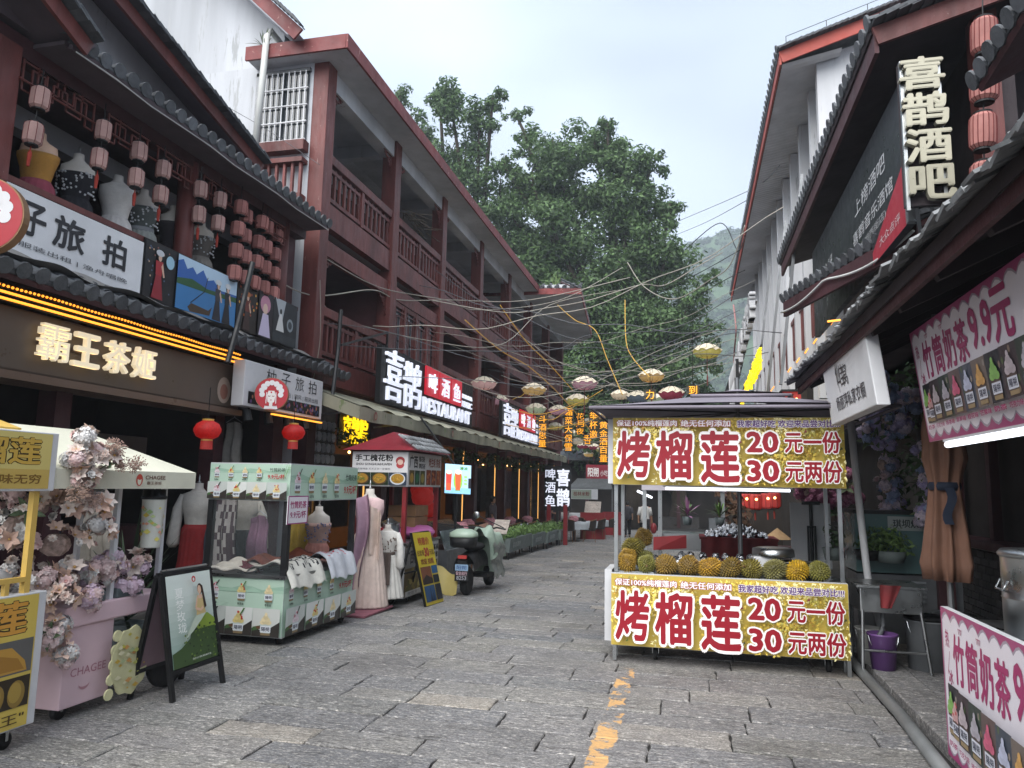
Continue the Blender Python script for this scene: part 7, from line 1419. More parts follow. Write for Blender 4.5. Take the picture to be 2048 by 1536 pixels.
DU = [(1332, 1138, 0, 'brown durian, first of the front row beside the small pile'), (1377, 1138, 0, 'brown gold durian, second of the front row'), (1419, 1139, 2, 'golden durian, third of the front row'), (1461, 1141, 3, 'brown durian, fourth of the front row'), (1503, 1141, 4, 'olive durian, fifth of the front row'), (1549, 1143, 5, 'grey olive durian, sixth of the front row'), (1595, 1145, 6, 'bright yellow durian, seventh of the front row'), (1638, 1146, 7, 'olive durian at the right end of the front row'), (1255, 1126, 1, 'brown gold durian at the front left corner of the counter'), (1294, 1126, 7, 'olive durian between the corner one and the front row')]
for px, py, m_, lb in DU:
    c = aY(px, py, 7.66); o = I('durian', DM[m_], None, M.Translation((c.x, c.y, .81 + .088)) @ M.Rotation(random.uniform(0, 6), 4, 'Z') @ M.Rotation(R_(80) + random.uniform(-.35, .35), 4, 'X') @ M.Diagonal((random.uniform(.92, 1.1), random.uniform(.9, 1.05), random.uniform(.88, 1.16), 1))); tag(o, lb, 'durian', 'durians on the stall counter')
for (x, y, z, m_, lb) in ((-.66, 7.9, .93, 1, 'brown gold durian second layer at the left post'), (-.62, 8.08, 1.03, 4, 'green olive durian on top of the left pile'), (-.5, 8.1, .9, 7, 'olive durian at the bottom back of the left pile'), (-.52, 8.25, 1.12, 0, 'small brown durian peeking behind the left pile')):
    o = I('durian', DM[m_], None, M.Translation((x, y, z)) @ M.Rotation(random.uniform(0, 6), 4, 'Z') @ M.Rotation(R_(80), 4, 'X')); tag(o, lb, 'durian', 'durians on the stall counter')
O('steel_tray', MB().box(-.74, -.38, 7.6, 7.75, .812, .83), 'steel', None, label='steel tray under the corner durians', cat='tray')
pm('foil', 'b4b6ba', .25, .15, 12, .6, 30, metal=1)
FB = MB().ball((0, 0, 0), .042, 10, 7, fn=lambda d: 1 + .3 * mnoise.noise(d * 4.5)).mesh('foil_parcel', 'foil'); ft = O('tray_rack', MB().box(-.22, .95, 7.85, 8.2, .84, .86).box(-.22, .95, 7.84, 7.86, .81, .9), 'black_metal', None, label='black grill tray holding the foil parcels', cat='tray'); rr = random.Random(4)
ORD = nth + ('eighth', 'ninth'); WD = ('front', 'middle', 'back')
for k in range(27):
    c, r = k % 9, k // 9; o = I('foil_parcel', FB, None, M.Translation((-.14 + c * .12 + rr.uniform(-.02, .02), 7.9 + .1 * r, .9 + .03 * r)) @ M.Rotation(rr.uniform(0, 6), 4, 'Z') @ M.Rotation(rr.uniform(0, 6), 4, 'X')); tag(o, f'{ORD[c]} foil wrapped parcel from the left in the {WD[r]} row of the grill tray', 'foil parcel', 'foil parcels on the grill tray')
O('foil_tray', MB().box(-.42, -.12, 8.0, 8.3, .87, .9).grid(lambda u, v: V((-.42 + .3 * u, 8.0 + .3 * v, .93 + .03 * mnoise.noise(V((u * 9, v * 9, 0))))), 12, 12), 'foil', None, label='crumpled foil sheet tray left of the foil parcels', cat='tray')
WB = T('steamer_box', 'white box and steel lid stacked on the stall counter at right', 'box', (.72, 7.95, .81)); O('box', MB().box(.58, .78, 7.85, 8.05, .81, 1.0), 'white_paint', WB, bevel=.01); O('lid', MB().lathe([(.2, 0), (.205, .01), (.2, .07), (.15, .085)], 28, (.78, 8.0, 1.0)), 'steel', WB, True)
O('cooking_pot', MB().lathe([(.13, 0), (.16, .03), (.165, .14), (.17, .15), (.155, .15), (.14, .04)], 28, (.98, 7.95, .81)), 'steel', None, True, label='round steel pot beside the white box on the durian stall', cat='pot')
O('plastic_bag', MB().ball((1.22, 7.9, .9), (.07, .06, .12), 12, 8, fn=lambda d: 1 + .3 * mnoise.noise(d * 4)), 'glass', None, True, label='clear plastic bag by the right post of the durian stall', cat='bag')
# big double canopy umbrella
pm('canopy_mauve', '857f8a', .8, .06, 4, .1, 40); CU = T('market_umbrella', 'large mauve grey double tier market umbrella over the durian stall', 'umbrella', (.45, 8.6, 0))
def cone(cx, cy, hw, hd, z0, z1, top):
    mb = MB(); pr = [(cx - hw, cy - hd, z0), (cx + hw, cy - hd, z0), (cx + hw, cy + hd, z0), (cx - hw, cy + hd, z0)]; tp = [(cx - hw * top, cy - hd * top, z1), (cx + hw * top, cy - hd * top, z1), (cx + hw * top, cy + hd * top, z1), (cx - hw * top, cy + hd * top, z1)]
    for i in range(4):
        a, b, c, d = V(pr[i]), V(pr[(i + 1) % 4]), V(tp[(i + 1) % 4]), V(tp[i]); mb.sheet(lambda u, v: (a.lerp(b, u)).lerp(d.lerp(c, u), v) - V((0, 0, .03 * math.sin(math.pi * u) * (1 - v) * -1 + .012 * math.sin(math.pi * v))), 10, 5, .008)
        e = a.lerp(b, .5); mb.prism([a, b, b - V((0, 0, .03)), a - V((0, 0, .03))], (b - a).cross(ZP).normalized() * .008)
    return mb
O('canopy', cone(.42, 8.55, 1.38, 1.42, 2.43, 2.63, .3), 'canopy_mauve', CU, True); O('top_canopy', cone(.5, 8.55, .5, .5, 2.65, 2.76, .04), 'canopy_mauve', CU, True); O('pole', MB().cyl((.5, 8.6, 0), (.5, 8.6, 2.9), .025, n=10), 'grey_metal', CU)
for k in range(8): a = k * math.pi / 4; O('rib', MB().bar((.5, 8.55, 2.5), (.42 + 1.32 * (1 if math.cos(a) > .3 else -1 if math.cos(a) < -.3 else 0), 8.55 + 1.36 * (1 if math.sin(a) > .3 else -1 if math.sin(a) < -.3 else 0), 2.41), .015), 'black_metal', CU)
O('base', MB().box(.25, .75, 8.4, 8.8, 0, .12), 'concrete', CU)
# ------------------------------------------------------------------ stalls and things behind the durian stall
RC = T('foil_stall', 'low stall with red printed cloth and foil parcels behind the durian stall', 'stall', (.5, 10.6, gz(10))); g = gz(10.4)
O('cloth', MB().sheet(lambda u, v: V((.1 + .95 * u, 10.2 + .015 * math.sin(u * 30), 1.02 - .55 * v + .02 * math.sin(u * 9))), 24, 6, .008), pm('red_cloth', '6f2528', .8, .35, 4, .1, 30), RC, True); O('table_top', MB().box(.08, 1.07, 10.2, 10.9, 1.0, 1.03), 'red_cloth', RC); O('foil_heap', MB().grid(lambda u, v: V((.15 + .8 * u, 10.3 + .4 * v, 1.05 + .13 * math.sin(math.pi * u) * math.sin(math.pi * v) + .07 * mnoise.noise(V((u * 14, v * 9, 1))))), 40, 20), 'foil', RC)
for x in (.12, 1.03): O('leg', MB().box(x - .02, x + .02, 10.6, 10.64, g, 1.0), 'steel', RC)
SF = T('snack_stall', 'steel framed snack stall with pale lettered header beyond the durian stall', 'stall', (-.3, 12.2, gz(12))); g = gz(12)
for x in (-.74, -.5, .45): O('post', MB().box(x - .03, x + .03, 12.0, 12.06, g, 2.0), 'steel', SF)
O('header', MB().box(-.78, .5, 11.95, 12.05, 1.62, 1.92), 'grey_white', SF); p = PR((-.78, 11.948, 1.62), XP, ZP); p.rect(0, 0, 1.28, .3, 'b3aeb6'); p.text('汽水 北木酒', .2, .1, 1.2, .24, '5a5060', .02); p.build('lettering', SF)
O('counter', MB().box(-.5, .5, 12.1, 12.8, .7, .95), 'steel', SF); O('red_cloth_panel', MB().prism([(-.6, 11.9, .9), (-.1, 11.8, .95), (-.1, 11.85, .75), (-.6, 11.9, .7)], (0, .02, 0)), 'red_paint', SF); O('tube_light', MB().bar((-.85, 12.1, 1.6), (-.65, 12.4, 1.5), .03), 'tube_white', SF)
O('roof', MB().prism([(-.85, 11.8, 2.0), (.6, 11.8, 2.0), (.6, 13.2, 2.25), (-.85, 13.2, 2.25)], (0, 0, .03)), 'grey_metal', SF)
for i in range(4): O('red_stool', MB().box(-.45 + .25 * i, -.27 + .25 * i, 11.6, 11.78, .35 + gz(12), .4 + gz(12)).box(-.44 + .25 * i, -.41 + .25 * i, 11.61, 11.64, gz(12), .36 + gz(12)).box(-.31 + .25 * i, -.28 + .25 * i, 11.61, 11.64, gz(12), .36 + gz(12)).box(-.44 + .25 * i, -.41 + .25 * i, 11.74, 11.77, gz(12), .36 + gz(12)).box(-.31 + .25 * i, -.28 + .25 * i, 11.74, 11.77, gz(12), .36 + gz(12)), 'red_paint', None, label=f'{nth[i]} red plastic stool from the left behind the durian stall', cat='stool')
FW = T('far_white_stall', 'grey white tent stall at the far end of the street', 'stall', tuple(aG(1190, 1062))); c = W[FW].translation; Yf = c.y
q0, q1 = aY(1135, 1045, Yf), aY(1225, 972, Yf); O('roof', MB().prism([(q0.x, Yf, q1.z - .2), (q1.x, Yf, q1.z - .2), (q1.x - .3, Yf + 1.5, q1.z + .35), (q0.x + .3, Yf + 1.5, q1.z + .35)], (0, 0, .05)), 'grey_metal', FW); O('counter', MB().box(q0.x, q1.x, Yf + .2, Yf + 1.4, c.z, c.z + .9), 'grey_white', FW)
for x in (q0.x, q1.x - .06): O('post', MB().box(x, x + .06, Yf + .1, Yf + .16, c.z, q1.z - .15), 'grey_metal', FW)
O('sign', MB().box(q0.x + .2, q1.x - .8, Yf - .05, Yf, q1.z - .75, q1.z - .2), 'print_far' if 0 else 'grey_white', FW); p = PR((q0.x + .22, Yf - .056, q1.z - .73), XP, ZP); p.rect(0, 0, 1.1, .5, '8f9a8c'); p.text('桂林米粉', .1, .15, 1.0, .4, '6a3a34', .03); p.build('lettering', FW)
RS2 = T('far_red_sign', 'red shop sign with white lettering at the far end of the street', 'sign', tuple(aY(1195, 962, 44))); a_, b_ = aY(1172, 962, 44), aY(1225, 930, 44); O('board', MB().box(a_.x, b_.x, 44, 44.1, a_.z, b_.z), pm('sign_red', '7d1f2e', .5, .1, 4), RS2); p = PR((a_.x, 43.99, a_.z), XP, ZP); p.text('阳朔', .1, .25, .75, .8, 'd9d3cf', .03); p.text('小吃城', .85, .3, 1.5, .65, 'd9d3cf', .0); p.build('lettering', RS2)
# dark side of the right-hand bar: planting, lanterns, furniture seen through the stall
BF2 = T('bar_frontage', 'dim bar frontage with lanterns beyond the durian stall', 'shopfront', (2.4, 15, 0)); O('wall', MB().box(1.9, 2.0, 13.2, 28, -.6, 3.4), 'dark_inside', BF2); O('cross_wall', MB().box(.75, 1.95, 17.4, 17.5, gz(17), 2.3), 'dark_inside', BF2)
for k in range(9): O('light_strip', MB().bar(aX(1667 - k * 17, 640 + k * 19, 2.2) - V((0, .0, 0)), aX(1661 - k * 17, 649 + k * 19, 2.2), .02), 'led_orange', BF2)
O('light_strip', MB().bar(aY(1655, 643, 9), aY(1705, 637, 9), .02), 'led_orange', BF2)
for i, (px, py) in enumerate(((1490, 1003), (1510, 1003), (1535, 1002), (1548, 1000))): c = aY(px, py, 15.5); lantern_string(f'{nth[i]} small orange red lantern from the left behind the durian stall', c, .14, .3, 1, .3, 'lantern_red', 10); O('glow', MB().ball(c + V((0, -.14, .05)), .025, 6, 5), 'bulb', bpy.data.objects['lantern' if 0 else [o for o in bpy.data.objects if o.get('label', '').startswith(f'{nth[i]} small orange')][0].name])
O('pampas', crown([(aY(1462, 1010, 14), .3), (aY(1475, 1035, 14), .32), (aY(1450, 985, 14), .22), (aY(1480, 1060, 14), .25)], 900, .07, 4), pm('pampas', '6d5443', .9, .2, 8), None, label='brown pampas grass bunch behind the foil stall', cat='plant')
flowers('pink blossom garland under the right end of the upper durian banner', tuple(aY(1650, 1000, 10.4)), [(tuple(aY(px, py, 10.4)), (.12, .1, .12)) for px, py in ((1615, 985), (1645, 1000), (1675, 1005), (1700, 985), (1640, 970), (1690, 960), (1665, 1035))], True, 46, [mk_hydr('a8607f', '8f4a6c', 8), mk_hydr('b87a94', 'a0607c', 9)], 31, sc=(.8, 1.2), leaves=.05)
for i, (px, py, s_) in enumerate(((1440, 1052, .9), (1375, 1050, .8))): spiky(('potted green plant above the foil parcels', 'potted pink orchid behind the steel post')[i], tuple(aY(px, py, 11.2)), .3, 30, [['4a6a3a', '6a8a4a'], ['4a6a3a', '9a6a90', 'b58aa8']][i], 60 + i, 'potted_plant', pot=.12, wd=.016)
st_ = O('conical_hat', MB().lathe([(.2, 0), (.0, .16)], 20, aY(1555, 1078, 11.5), caps=False), pm('straw', '9a7d5a', .8, .1, 20), None, True, label='straw conical hat on the dark bar table', cat='hat')
O('bar_table', MB().box(1.0, 2.2, 11.3, 11.9, .78, .84).box(1.02, 1.08, 11.35, 11.4, gz(11.3), .78).box(2.1, 2.16, 11.35, 11.4, gz(11.3), .78), 'redwood_dark', None, label='dark wooden table behind the durian stall', cat='table')
WPn = T('folding_screen', 'plain white panel on a black pole stand behind the durian stall', 'panel', (1.3, 9.6, 0)); a_, b_ = aY(1584, 1135, 9.6), aY(1660, 1007, 9.6); O('panel', MB().box(a_.x, b_.x, 9.6, 9.63, a_.z, b_.z), 'white_paint', WPn); x_ = (a_.x + b_.x) / 2; O('pole', MB().cyl((x_, 9.55, 0), (x_, 9.55, b_.z), .02, n=8), 'black_metal', WPn); O('top_bar', MB().box(x_ - .1, x_ + .1, 9.53, 9.57, b_.z - .02, b_.z + .02), 'black_metal', WPn); O('bracket', MB().box(x_ - .05, x_ - .03, 9.52, 9.55, a_.z, a_.z + .5).box(x_ + .03, x_ + .05, 9.52, 9.55, a_.z, a_.z + .5).box(x_ - .05, x_ + .05, 9.52, 9.55, a_.z + .48, a_.z + .5), 'black_metal', WPn); O('base', MB().lathe([(.25, 0), (.25, .02), (.03, .05)], 20, (x_, 9.55, 0)), 'black_metal', WPn)
# ------------------------------------------------------------------ kerb side clutter right of the durian stall
pm('teal_glass', '5f7f7f', .2, .1, 3); pm('purple_plastic', '76508c', .4, .06, 4); pm('grey_plastic', '7a7d80', .45, .08, 4); pm('white_plastic', 'b4b4b0', .45, .08, 4)
FZ = T('display_fridge', 'low glass fronted display fridge with steel vents behind the pole', 'fridge', (2.2, 9.0, .06)); O('body', MB().box(1.72, 2.75, 8.9, 9.5, .06, .78), 'grey_metal', FZ); O('glass_front', MB().box(1.72, 2.75, 8.88, 9.5, .8, 1.42), 'teal_glass', FZ); O('top', MB().box(1.7, 2.77, 8.86, 9.52, 1.42, 1.46), 'black_metal', FZ)
for k in range(5): O('vent', MB().box(2.0, 2.4, 8.885, 8.9, .5 + k * .05, .52 + k * .05), 'steel', FZ)
p = PR((1.75, 8.876, 1.2), XP, ZP); p.rect(.3, .05, .95, .2, 'a9b0ae'); p.text('琪坝烧烤', .35, .08, .7, .17, '2f3a3a', .02); p.build('lettering', FZ)
def pot_plant(label, c, h, r, cols, seed, potc='planter_grey'):
    t = T('potted_plant', label, 'plant', c); O('pot', MB().lathe([(r * .75, 0), (r, h * .35), (r * .9, h * .35), (r * .8, h * .3)], 16, V(c)), potc, t, True); O('foliage', crown([(V(c) + V((random.uniform(-.05, .05), 0, h * .6)), r * 1.3), (V(c) + V((0, 0, h * .85)), r), (V(c) + V((r * .6, 0, h * .5)), r)], 2400, .035, seed), cols, t); return t
pot_plant('small leafy plant in a grey pot on the counter beside the right stall post', tuple(aY(1665, 1120, 8.5)), .36, .1, 'foliage_dark', 71); pot_plant('fern in a black trough in front of the display fridge', tuple(aY(1735, 1120, 8.6)), .3, .13, 'foliage', 72, 'black_paint'); pot_plant('broad leaved plant in a grey pot at the fridge end', tuple(aY(1782, 1125, 8.6)), .34, .16, 'foliage_young', 73)
O('canopy_pole', MB().tube([aY(1700, 832, 8.2), aY(1712, 950, 8.2), aY(1722, 1040, 8.2), aY(1735, 1150, 8.2), V((1.84, 8.2, .06))], .035, 12), 'white_paint', None, True, label='bent white canopy pole right of the durian stall', cat='pole')
SK = T('sink', 'steel catering sink on thin legs with red rag beside the durian stall', 'sink', (1.7, 7.5, 0)); s0, s1 = 1.46, 1.98; O('basin', MB().box(s0, s1, 7.45, 7.95, .58, .8), 'steel', SK, bevel=.01); O('rim', MB().box(s0 - .03, s1 + .03, 7.42, 7.98, .8, .82), 'steel', SK)
for x, xb in ((s0 + .02, s0 - .0), (s1 - .02, s1 + .04)):
    for y in (7.46, 7.93): O('leg', MB().cyl((x, y, .6), (xb, y, .02 if x < 1.6 else .065), .016, n=8), 'steel', SK)
O('crossbar', MB().cyl((s0, 7.46, .25), (s1 + .02, 7.46, .25), .012, n=8), 'steel', SK); O('drain_hose', MB().tube(smooth([V((1.7, 7.7, .58)), V((1.68, 7.65, .42)), V((1.62, 7.6, .32)), V((1.63, 7.58, .24))]), .02, 8), 'grey_plastic', SK, True); O('red_rag', MB().sheet(lambda u, v: V((1.62 + .18 * u * (1 - .5 * v), 7.41 + .01 * math.sin(u * 9), .83 - .2 * v)), 8, 8, .005), 'red_cloth', SK, True)
def bucket(label, c, r, h, m_, name='bucket', lid=None, taper=.8):
    t = T(name, label, name.replace('_', ' '), c); O('shell', MB().lathe([(r * taper, 0), (r, h), (r * 1.06, h + .005), (r * 1.06, h + .02), (r * .97, h + .02), (r * taper * .95, .02)], 24, V(c)), m_, t, True); O('handle', MB().tube([V(c) + V((r * math.cos(a), -r * .3 - .5 * r * math.sin(a) * .5, h - r * 1.1 * math.sin(a))) for a in [math.pi * i / 10 for i in range(11)]], .004, 5), 'steel', t)
    if lid: O('lid', MB().lathe([(r * 1.08, h + .02), (r * 1.08, h + .05), (r * .3, h + .07)], 24, V(c)), lid, t, True)
    return t
bucket('purple plastic bucket under the sink', (1.66, 7.58, .066), .125, .3, 'purple_plastic'); bucket('large grey plastic drum with dark lid right of the sink', (2.08, 7.75, .066), .18, .42, 'grey_plastic', 'drum', 'black_paint', .95); bucket('steel cooking pot behind the grey drum', (2.38, 8.0, .066), .17, .42, 'steel', 'stock_pot', 'steel', 1.0); bucket('clear white plastic tub at the end of the pink cart', (2.3, 7.2, .066), .14, .3, 'white_plastic', 'tub', None, .85); bucket('pale plastic bucket in the shade under the sink basin', (1.6, 7.85, .066), .12, .3, 'white_plastic')
# closed brown parasol
pm('brown_canvas', '6f4f3f', .8, .1, 5, .15, 40); CP = T('closed_parasol', 'closed brown parasol tied with a dark blue band at the right', 'umbrella', tuple(aX(1890, 1250, 2.1) * 1)); pc = aY(1890, 1000, 6.1)
O('pole', MB().cyl((pc.x, 6.1, .06), (pc.x, 6.1, 3.0), .022, n=8), 'grey_metal', CP); zt, zb = aY(1890, 850, 6.1).z + .5, aY(1890, 1160, 6.1).z
O('canvas', MB().lathe([(.03, zt), (.075, zt - .25), (.115, zt - .55), (.125, zt - .75), (.085, (zt * .42 + zb * .58)), (.12, zb + .3), (.14, zb + .12), (.13, zb), (.11, zb)], 96, (pc.x, 6.1, 0), fn=lambda a, j: 1 + (.2 if j > 1 else .08) * math.sin(a * 8 + j * .5) + .13 * math.sin(a * 3 + j * .8) + .07 * math.sin(a * 17 + j)), 'brown_canvas', CP, True)
O('tie_band', MB().lathe([(.105, 0), (.112, .03), (.105, .06)], 24, (pc.x, 6.1, zt * .42 + zb * .58 - .04)), pm('navy', '1c2536', .8, .1, 6), CP, True); O('tie_end', MB().sheet(lambda u, v: V((pc.x - .05 + .06 * u + .02 * math.sin(v * 6), 5.94, zt * .42 + zb * .58 - .02 - .26 * v)), 5, 8, .006), 'navy', CP, True)
# flower columns on the dark shop front
FP = [mk_hydr('d0c2e4', 'b4a8d4', 11), mk_hydr('e0d0dc', 'c8bccf', 12), mk_peony('e6d0d4', 'd8b8be'), mk_hydr('a4b4d6', '8c9abf', 13)]
flowers('column of lilac and blue artificial flowers on the dark shop front', tuple(aY(1775, 1050, 9.3)), [(tuple(aY(px, py, 9.3)), (.12, .1, .13)) for px, py in ((1765, 770), (1755, 830), (1760, 885), (1765, 930), (1772, 975), (1780, 1020), (1770, 1045), (1790, 800), (1735, 850), (1800, 850), (1820, 800), (1745, 880))], True, 150, FP, 41, sc=(.7, 1.1), leaves=.12); flowers('shorter swag of lilac flowers beside the closed brown parasol', tuple(aY(1860, 1040, 8.6)), [(tuple(aY(px, py, 8.6)), (.09, .08, .12)) for px, py in ((1845, 915), (1860, 960), (1862, 1005), (1855, 1035))], True, 70, FP, 42, sc=(.7, 1.0), leaves=.2)
O('climber', crown([(aY(px, py, 9.5), .3) for px, py in ((1800, 780), (1815, 850), (1810, 920), (1805, 980), (1830, 760))], 700, .05, 14), 'foliage_dark', None, label='dark green climbing foliage between the flower columns', cat='plant')
# ------------------------------------------------------------------ pink milk tea cart at the right edge
pm('pink_frame', 'a04a70', .5, .05, 4)
PC = T('pink_milk_tea_cart', 'pink bordered bamboo milk tea cart with slanted sign at the right edge', 'cart', (1.9, 4, 0))
O('lower_sign', MB().box(1.5, 1.54, 2.2, 5.28, .08, .955), 'white_paint', PC); O('counter', MB().box(1.545, 2.35, 2.2, 5.26, .85, .89), 'steel', PC); O('body', MB().box(1.6, 2.3, 2.3, 5.2, .1, .84), 'black_metal', PC)
def pink_print(p, L, H, n, cups):
    p.rect(0, 0, L, H, '9b4470')
    def scal(m, c, r):
        pts = []; kx = int(L / (r * 1.8)); ky = int(H / (r * 1.8))
        for i in range(kx * 4 + 1): t = i / (kx * 4); pts.append((m + (L - 2 * m) * t, H - m - r * .5 + r * .5 * abs(math.sin(t * kx * math.pi))))
        pts += [(L - m, m)]
        for i in range(kx * 4 + 1): t = 1 - i / (kx * 4); pts.append((m + (L - 2 * m) * t, m + r * .5 - r * .5 * abs(math.sin(t * kx * math.pi))))
        p.poly(pts, c)
    scal(.018, '9c93a0', .085); scal(.032, 'd8d3da', .085); c = '9a2f62'
    p.text('热', .07, H * .74, .14, H * .86, c, .02); p.line([(.09, H * .56), (.14, H * .72)], .006, c); p.text('冰', .1, H * .5, .18, H * .6, c, .02); w_ = .19
    for i, ch in enumerate('竹筒奶茶'): p.text(ch, .2 + i * w_ * 1.12, H * .53, .2 + i * w_ * 1.12 + w_, H * .86, c, .03)
    p.text('9.9元', .2 + 4.6 * w_, H * .55, .2 + 7.6 * w_, H * .92, c, .03)
    for hxp in (.33, .62): p.text('♡♡', hxp, H * .86, hxp + .1, H * .93, c, .0) if 0 else [p.line([(hxp + .02 * s_, H * .87), (hxp + .02 * s_ - .014, H * .905), (hxp + .02 * s_, H * .9), (hxp + .02 * s_ + .014, H * .905), (hxp + .02 * s_, H * .87)], .004, c) for s_ in (0, 1.6)]
    rr = random.Random(6); x = .09
    for k in range(n):
        wd = .2 if k else .18; y0, y1 = H * .16, H * .5; p.rect(x, y0, x + wd, y1, ('23262c', '3a3236', '2f3a34', '5a4a48', '3d4450', '6a5f58')[k % 6]); [p.ell(x + rr.uniform(.02, wd - .02), rr.uniform(y0 + .02, y1 - .02), .014, .02, rr.choice(['4a5a3a', '7a6a5a', '55606a', '8a8078']), 7) for q in range(6)]
        cup(p, x + wd * (.5 if k else .3), y0 + .012, (y1 - y0) * .85, cups[k % 6], None, '陽朔', '4a3a34', 'c9ccd6')
        if k == 0: cup(p, x + wd * .75, y0 + .005, (y1 - y0) * .75, 'c9a0a0', 'b84a4a', '陽', '5a3a34', 'c9ccd6')
        p.text(('', '巧克力味', '抹茶味', '草莓味', '桂花味', '芒果味')[k % 6] or '奶茶', x + .02, H * .1, x + wd - .02, H * .14, c, .02); x += wd + .012
    return p
CP_ = ['7fae5a', 'b5a9ae', 'a9a4ad', 'c45a78', 'b5b9cf', 'c99a5a']
pink_print(PR((1.498, 5.28, .08), YN, ZP), 3.08, .875, 13, CP_).build('printed_sign', PC)
tb_, bb_ = V((1.5, 5.62, 2.76)), V((1.585, 5.6, 2.0)); vv = (tb_ - bb_); O('upper_sign', MB().prism([tb_, bb_, bb_ + V((0, -3.2, 0)), tb_ + V((0, -3.2, 0))], (.05, 0, .01)), 'white_paint', PC); pink_print(PR(bb_ + V((-.004, 0, 0)), YN, vv.normalized()), 3.2, vv.length, 13, CP_).build('printed_sign', PC)
O('tube_light', MB().cyl((1.6, 5.3, 1.965), (1.6, 2.6, 1.965), .02, n=8), 'tube_white', PC); O('tube_holder', MB().box(1.58, 1.62, 2.6, 5.32, 1.985, 2.0), 'white_paint', PC)
for y in (5.1, 2.5): O('post', MB().box(2.2, 2.25, y, y + .05, .06, 2.8), 'black_metal', PC); O('arm', MB().bar((1.56, y, 2.5), (2.22, y, 2.6), .03), 'black_metal', PC)
TU = T('steel_urn', 'large steel insulated urn with lid on the pink cart counter', 'urn', (1.85, 4.72, .89)); c = V((1.86, 4.7, .89)); O('drum', MB().lathe([(.2, 0), (.205, .01), (.205, .2), (.21, .205), (.205, .21), (.205, .42), (.212, .43)], 36, c), 'steel', TU, True); O('lid', MB().lathe([(.215, .43), (.218, .445), (.2, .465), (.06, .475), (.05, .49), (.02, .492)], 36, c), 'steel', TU, True); O('handle', MB().tube([c + V((-.205, -.06, .3)), c + V((-.23, -.065, .25)), c + V((-.23, .045, .25)), c + V((-.205, .04, .3))], .006, 6), 'steel', TU, True); O('spout', MB().cyl(c + V((-.03, .2, .36)), c + V((-.06, .28, .3)), .016, .012, 8), 'steel', TU)
# ------------------------------------------------------------------ signs of the right-hand houses
HB = T('hanging_box_sign', 'white hanging box sign with thin brush lettering under the jagged eave', 'sign', (1.25, 6.3, 2.24)); O('box', MB().prism([(1.22, 5.42, 2.24), (1.22, 7.1, 2.24), (1.22, 7.6, 2.98), (1.22, 5.78, 2.98)], (.09, 0, 0)), 'white_paint', HB, bevel=.008); p = PR((1.217, 7.1, 2.24), YN * .7, V((0, .46, .74)))
p.text('仙', .75, .42, .98, .68, '3a3a3e'); p.text('佳', .95, .38, 1.22, .64, '3a3a3e'); p.text('窝', 1.15, .36, 1.4, .62, '3a3a3e'); p.line([(.8, .9), (.86, .72), (.82, .5), (.88, .32)], .014, '3a3a3e'); p.text('杨丽萍私家衣橱', .55, .12, 2.1, .29, '3a3a3e', .01); p.ell(1.25, .76, .05, .02, '6a6a6e'); p.build('lettering', HB)
for y in (6.1, 7.2): O('hanger', MB().cyl((1.28, y, 2.96), (1.28, y, 3.0), .012, n=6), 'grey_metal', HB)
VB = T('vertical_bar_sign', 'tall vertical sign of four cream metal characters at the gable corner', 'sign', tuple(aY(1850, 410, 6.85))); Yb = 6.85; o0, o1 = aY(1815, 408, Yb), aY(1878, 112, Yb); hh = (o1.z - o0.z) / 4
pm('cream_metal', 'a9a592', .35, .06, 5, metal=.2); O('back_frame', MB().box(o0.x + .0, o1.x, Yb + .06, Yb + .12, o0.z, o1.z), 'soffit_black', VB)
for x in (o0.x - .0, o1.x - .02): O('rail', MB().box(x, x + .03, Yb + .02, Yb + .06, o0.z - .05, o1.z), 'steel', VB)
for k, ch in enumerate('喜鹊酒吧'): zz_ = o1.z - (k + 1) * hh + .02; l_ = O('letter', letters3d(ch, (o0.x - .02 + .012 * k, Yb + .02, zz_), XP, ZP, o1.x - o0.x + .05, hh * .93, .06, .03), 'cream_metal', VB)
O('bracket', MB().bar((o0.x + .1, Yb + .1, o0.z), (o0.x + .25, Yb + .5, o0.z - .3), .03).bar((o1.x - .1, Yb + .1, o0.z), (o1.x + .05, Yb + .5, o0.z - .3), .03), 'grey_metal', VB)
BS = T('black_board_sign', 'large black bar sign with red corner and steel edge on the gabled house', 'sign', (1.95, 9.8, 4.1)); O('board', MB().box(1.95, 2.02, 7.2, 12.5, 4.1, 5.5), pm('sign_black', '24262a', .35, .06, 3), BS); O('edge', MB().box(1.94, 2.03, 7.12, 7.2, 4.1, 5.52), 'steel', BS); p = PR((1.948, 12.5, 4.1), YN, ZP); p.poly([(3.6, 0), (5.3, 0), (5.3, .62)], 'a8293a'); p.text('上榜酒吧', 3.2, .82, 4.65, 1.02, 'd5d6d8', .0); p.text('喜鹊音乐酒馆', 3.05, .5, 4.9, .66, 'd5d6d8', .0); p.text('(阳朔西街店)', 3.35, .32, 4.6, .43, 'b5b6b8'); p.text('大众点评', .9, .72, 1.7, .88, 'd5d6d8', .0); p.text('必吃榜', .9, .4, 1.75, .62, 'd5d6d8', .03); p.rect(.55, .72, .75, .88, 'a8293a'); p.text('大众点评', 4.3, .1, 5.1, .2, 'd5c0c2'); p.build('lettering', BS)
for i, dy in enumerate((0,)): lantern_string('string of four big salmon barrel lanterns beside the vertical bar sign', aY(1945, 85, 6.7), .105, .3, 4, .42, 'lantern_pink', 16)
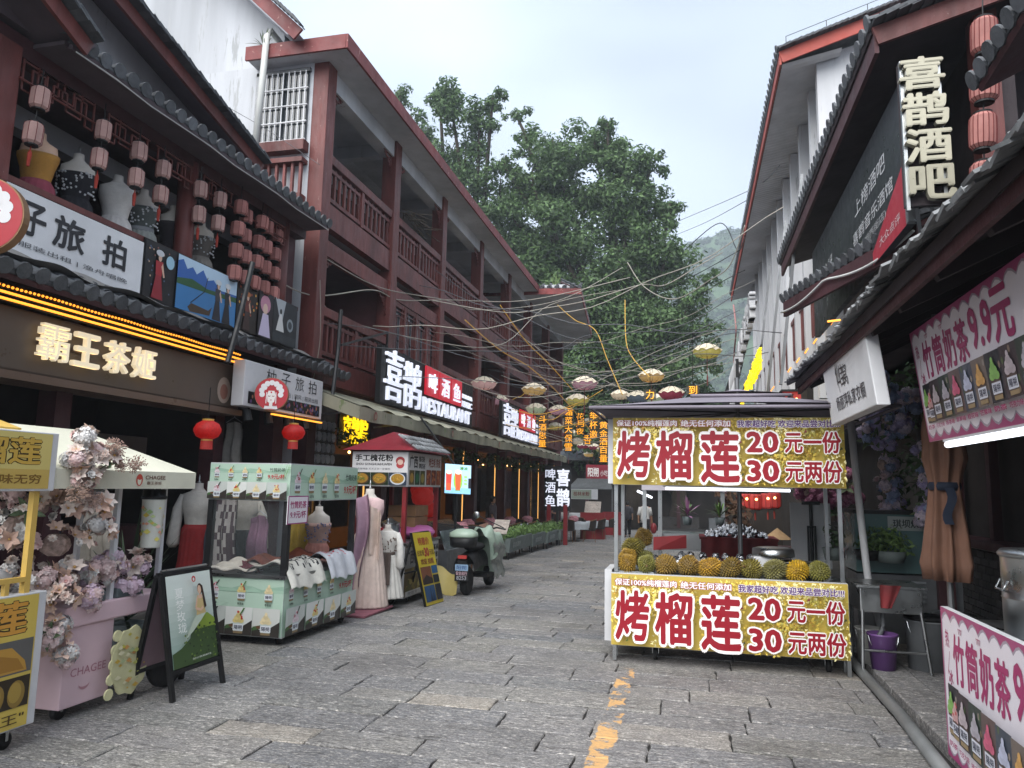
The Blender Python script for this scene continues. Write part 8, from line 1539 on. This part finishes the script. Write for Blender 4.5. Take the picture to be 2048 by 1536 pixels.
SL = T('square_lantern', 'dark red box lantern with black characters below the jagged eave', 'lantern', tuple(aY(1582, 820, 11))); c = aY(1582, 805, 11); O('body', MB().box(c.x - .12, c.x + .12, 10.88, 11.12, c.z - .14, c.z + .14), 'lantern_red', SL); p = PR((c.x - .12, 10.878, c.z - .14), XP, ZP); p.text('喜鹊', .06, .03, .15, .26, '1c1414', .02, vert=True); p.build('lettering', SL); O('lamp', MB().ball((c.x + .06, 10.87, c.z + .03), .02, 8, 6), 'bulb', SL); O('cap', MB().box(c.x - .14, c.x + .14, 10.86, 11.14, c.z + .14, c.z + .17), 'black_paint', SL)
YN_ = T('yellow_lit_sign', 'yellow lit lattice sign slanting out from the right houses', 'sign', tuple(aX(1500, 780, 1.3))); a_ = aX(1508, 720, 1.25)
for k, ch in enumerate('喜鹊啤酒鱼'): b0 = aX(1520 - 8.5 * k, 690 + 22 * k, 1.25); O('letter', letters3d(ch, (1.25, b0.y + .5, b0.z - .5), YN, ZP, .9, .42, .05, .0), 'neon_yellow', YN_)
O('rail', MB().bar(aX(1523, 690, 1.28), aX(1478, 800, 1.28), .03), 'black_metal', YN_)
SV = T('silver_letter_sign', 'column of silver channel letters seen edge on along the right houses', 'sign', tuple(aX(1480, 770, 1.35)))
for k in range(7): b0 = aX(1508 - 6 * k, 605 + 24 * k, 1.35); O('letter', letters3d('喜鹊酒吧阳朔街'[k], (1.35, b0.y + .4, b0.z - .4), YN, ZP, .8, .6, .12, .03), 'grey_white', SV)
O('post', MB().bar(aX(1512, 600, 1.42), aX(1470, 790, 1.42), .05), 'grey_metal', SV)
GL = T('lattice_sign', 'grey lattice sign board at the far right end of the street', 'sign', tuple(aX(1450, 770, 1.1))); a_, b_ = aX(1468, 660, 1.1), aX(1447, 780, 1.1); O('frame', MB().box(1.12, 1.2, min(a_.y, b_.y), max(a_.y, b_.y) + 2, 2.7, 5.0), 'black_paint', GL); mb = MB()
for k in range(8): mb.bar((1.11, a_.y + k * .35, 2.75), (1.11, a_.y + k * .35 + .6, 4.95), .04).bar((1.11, a_.y + .6 + k * .35, 2.75), (1.11, a_.y + k * .35, 4.95), .04)
O('lattice', mb, 'grey_white', GL)
O('string_light', MB().tube(smooth([aX(1467, 610, 1.5), aX(1472, 660, 1.5), aX(1468, 720, 1.5), aX(1476, 790, 1.5)]), .03, 6), pm('red_white_cord', 'a87a78', .6, .3, 40), None, True, label='red and white cord hanging beside the silver letters', cat='cord')
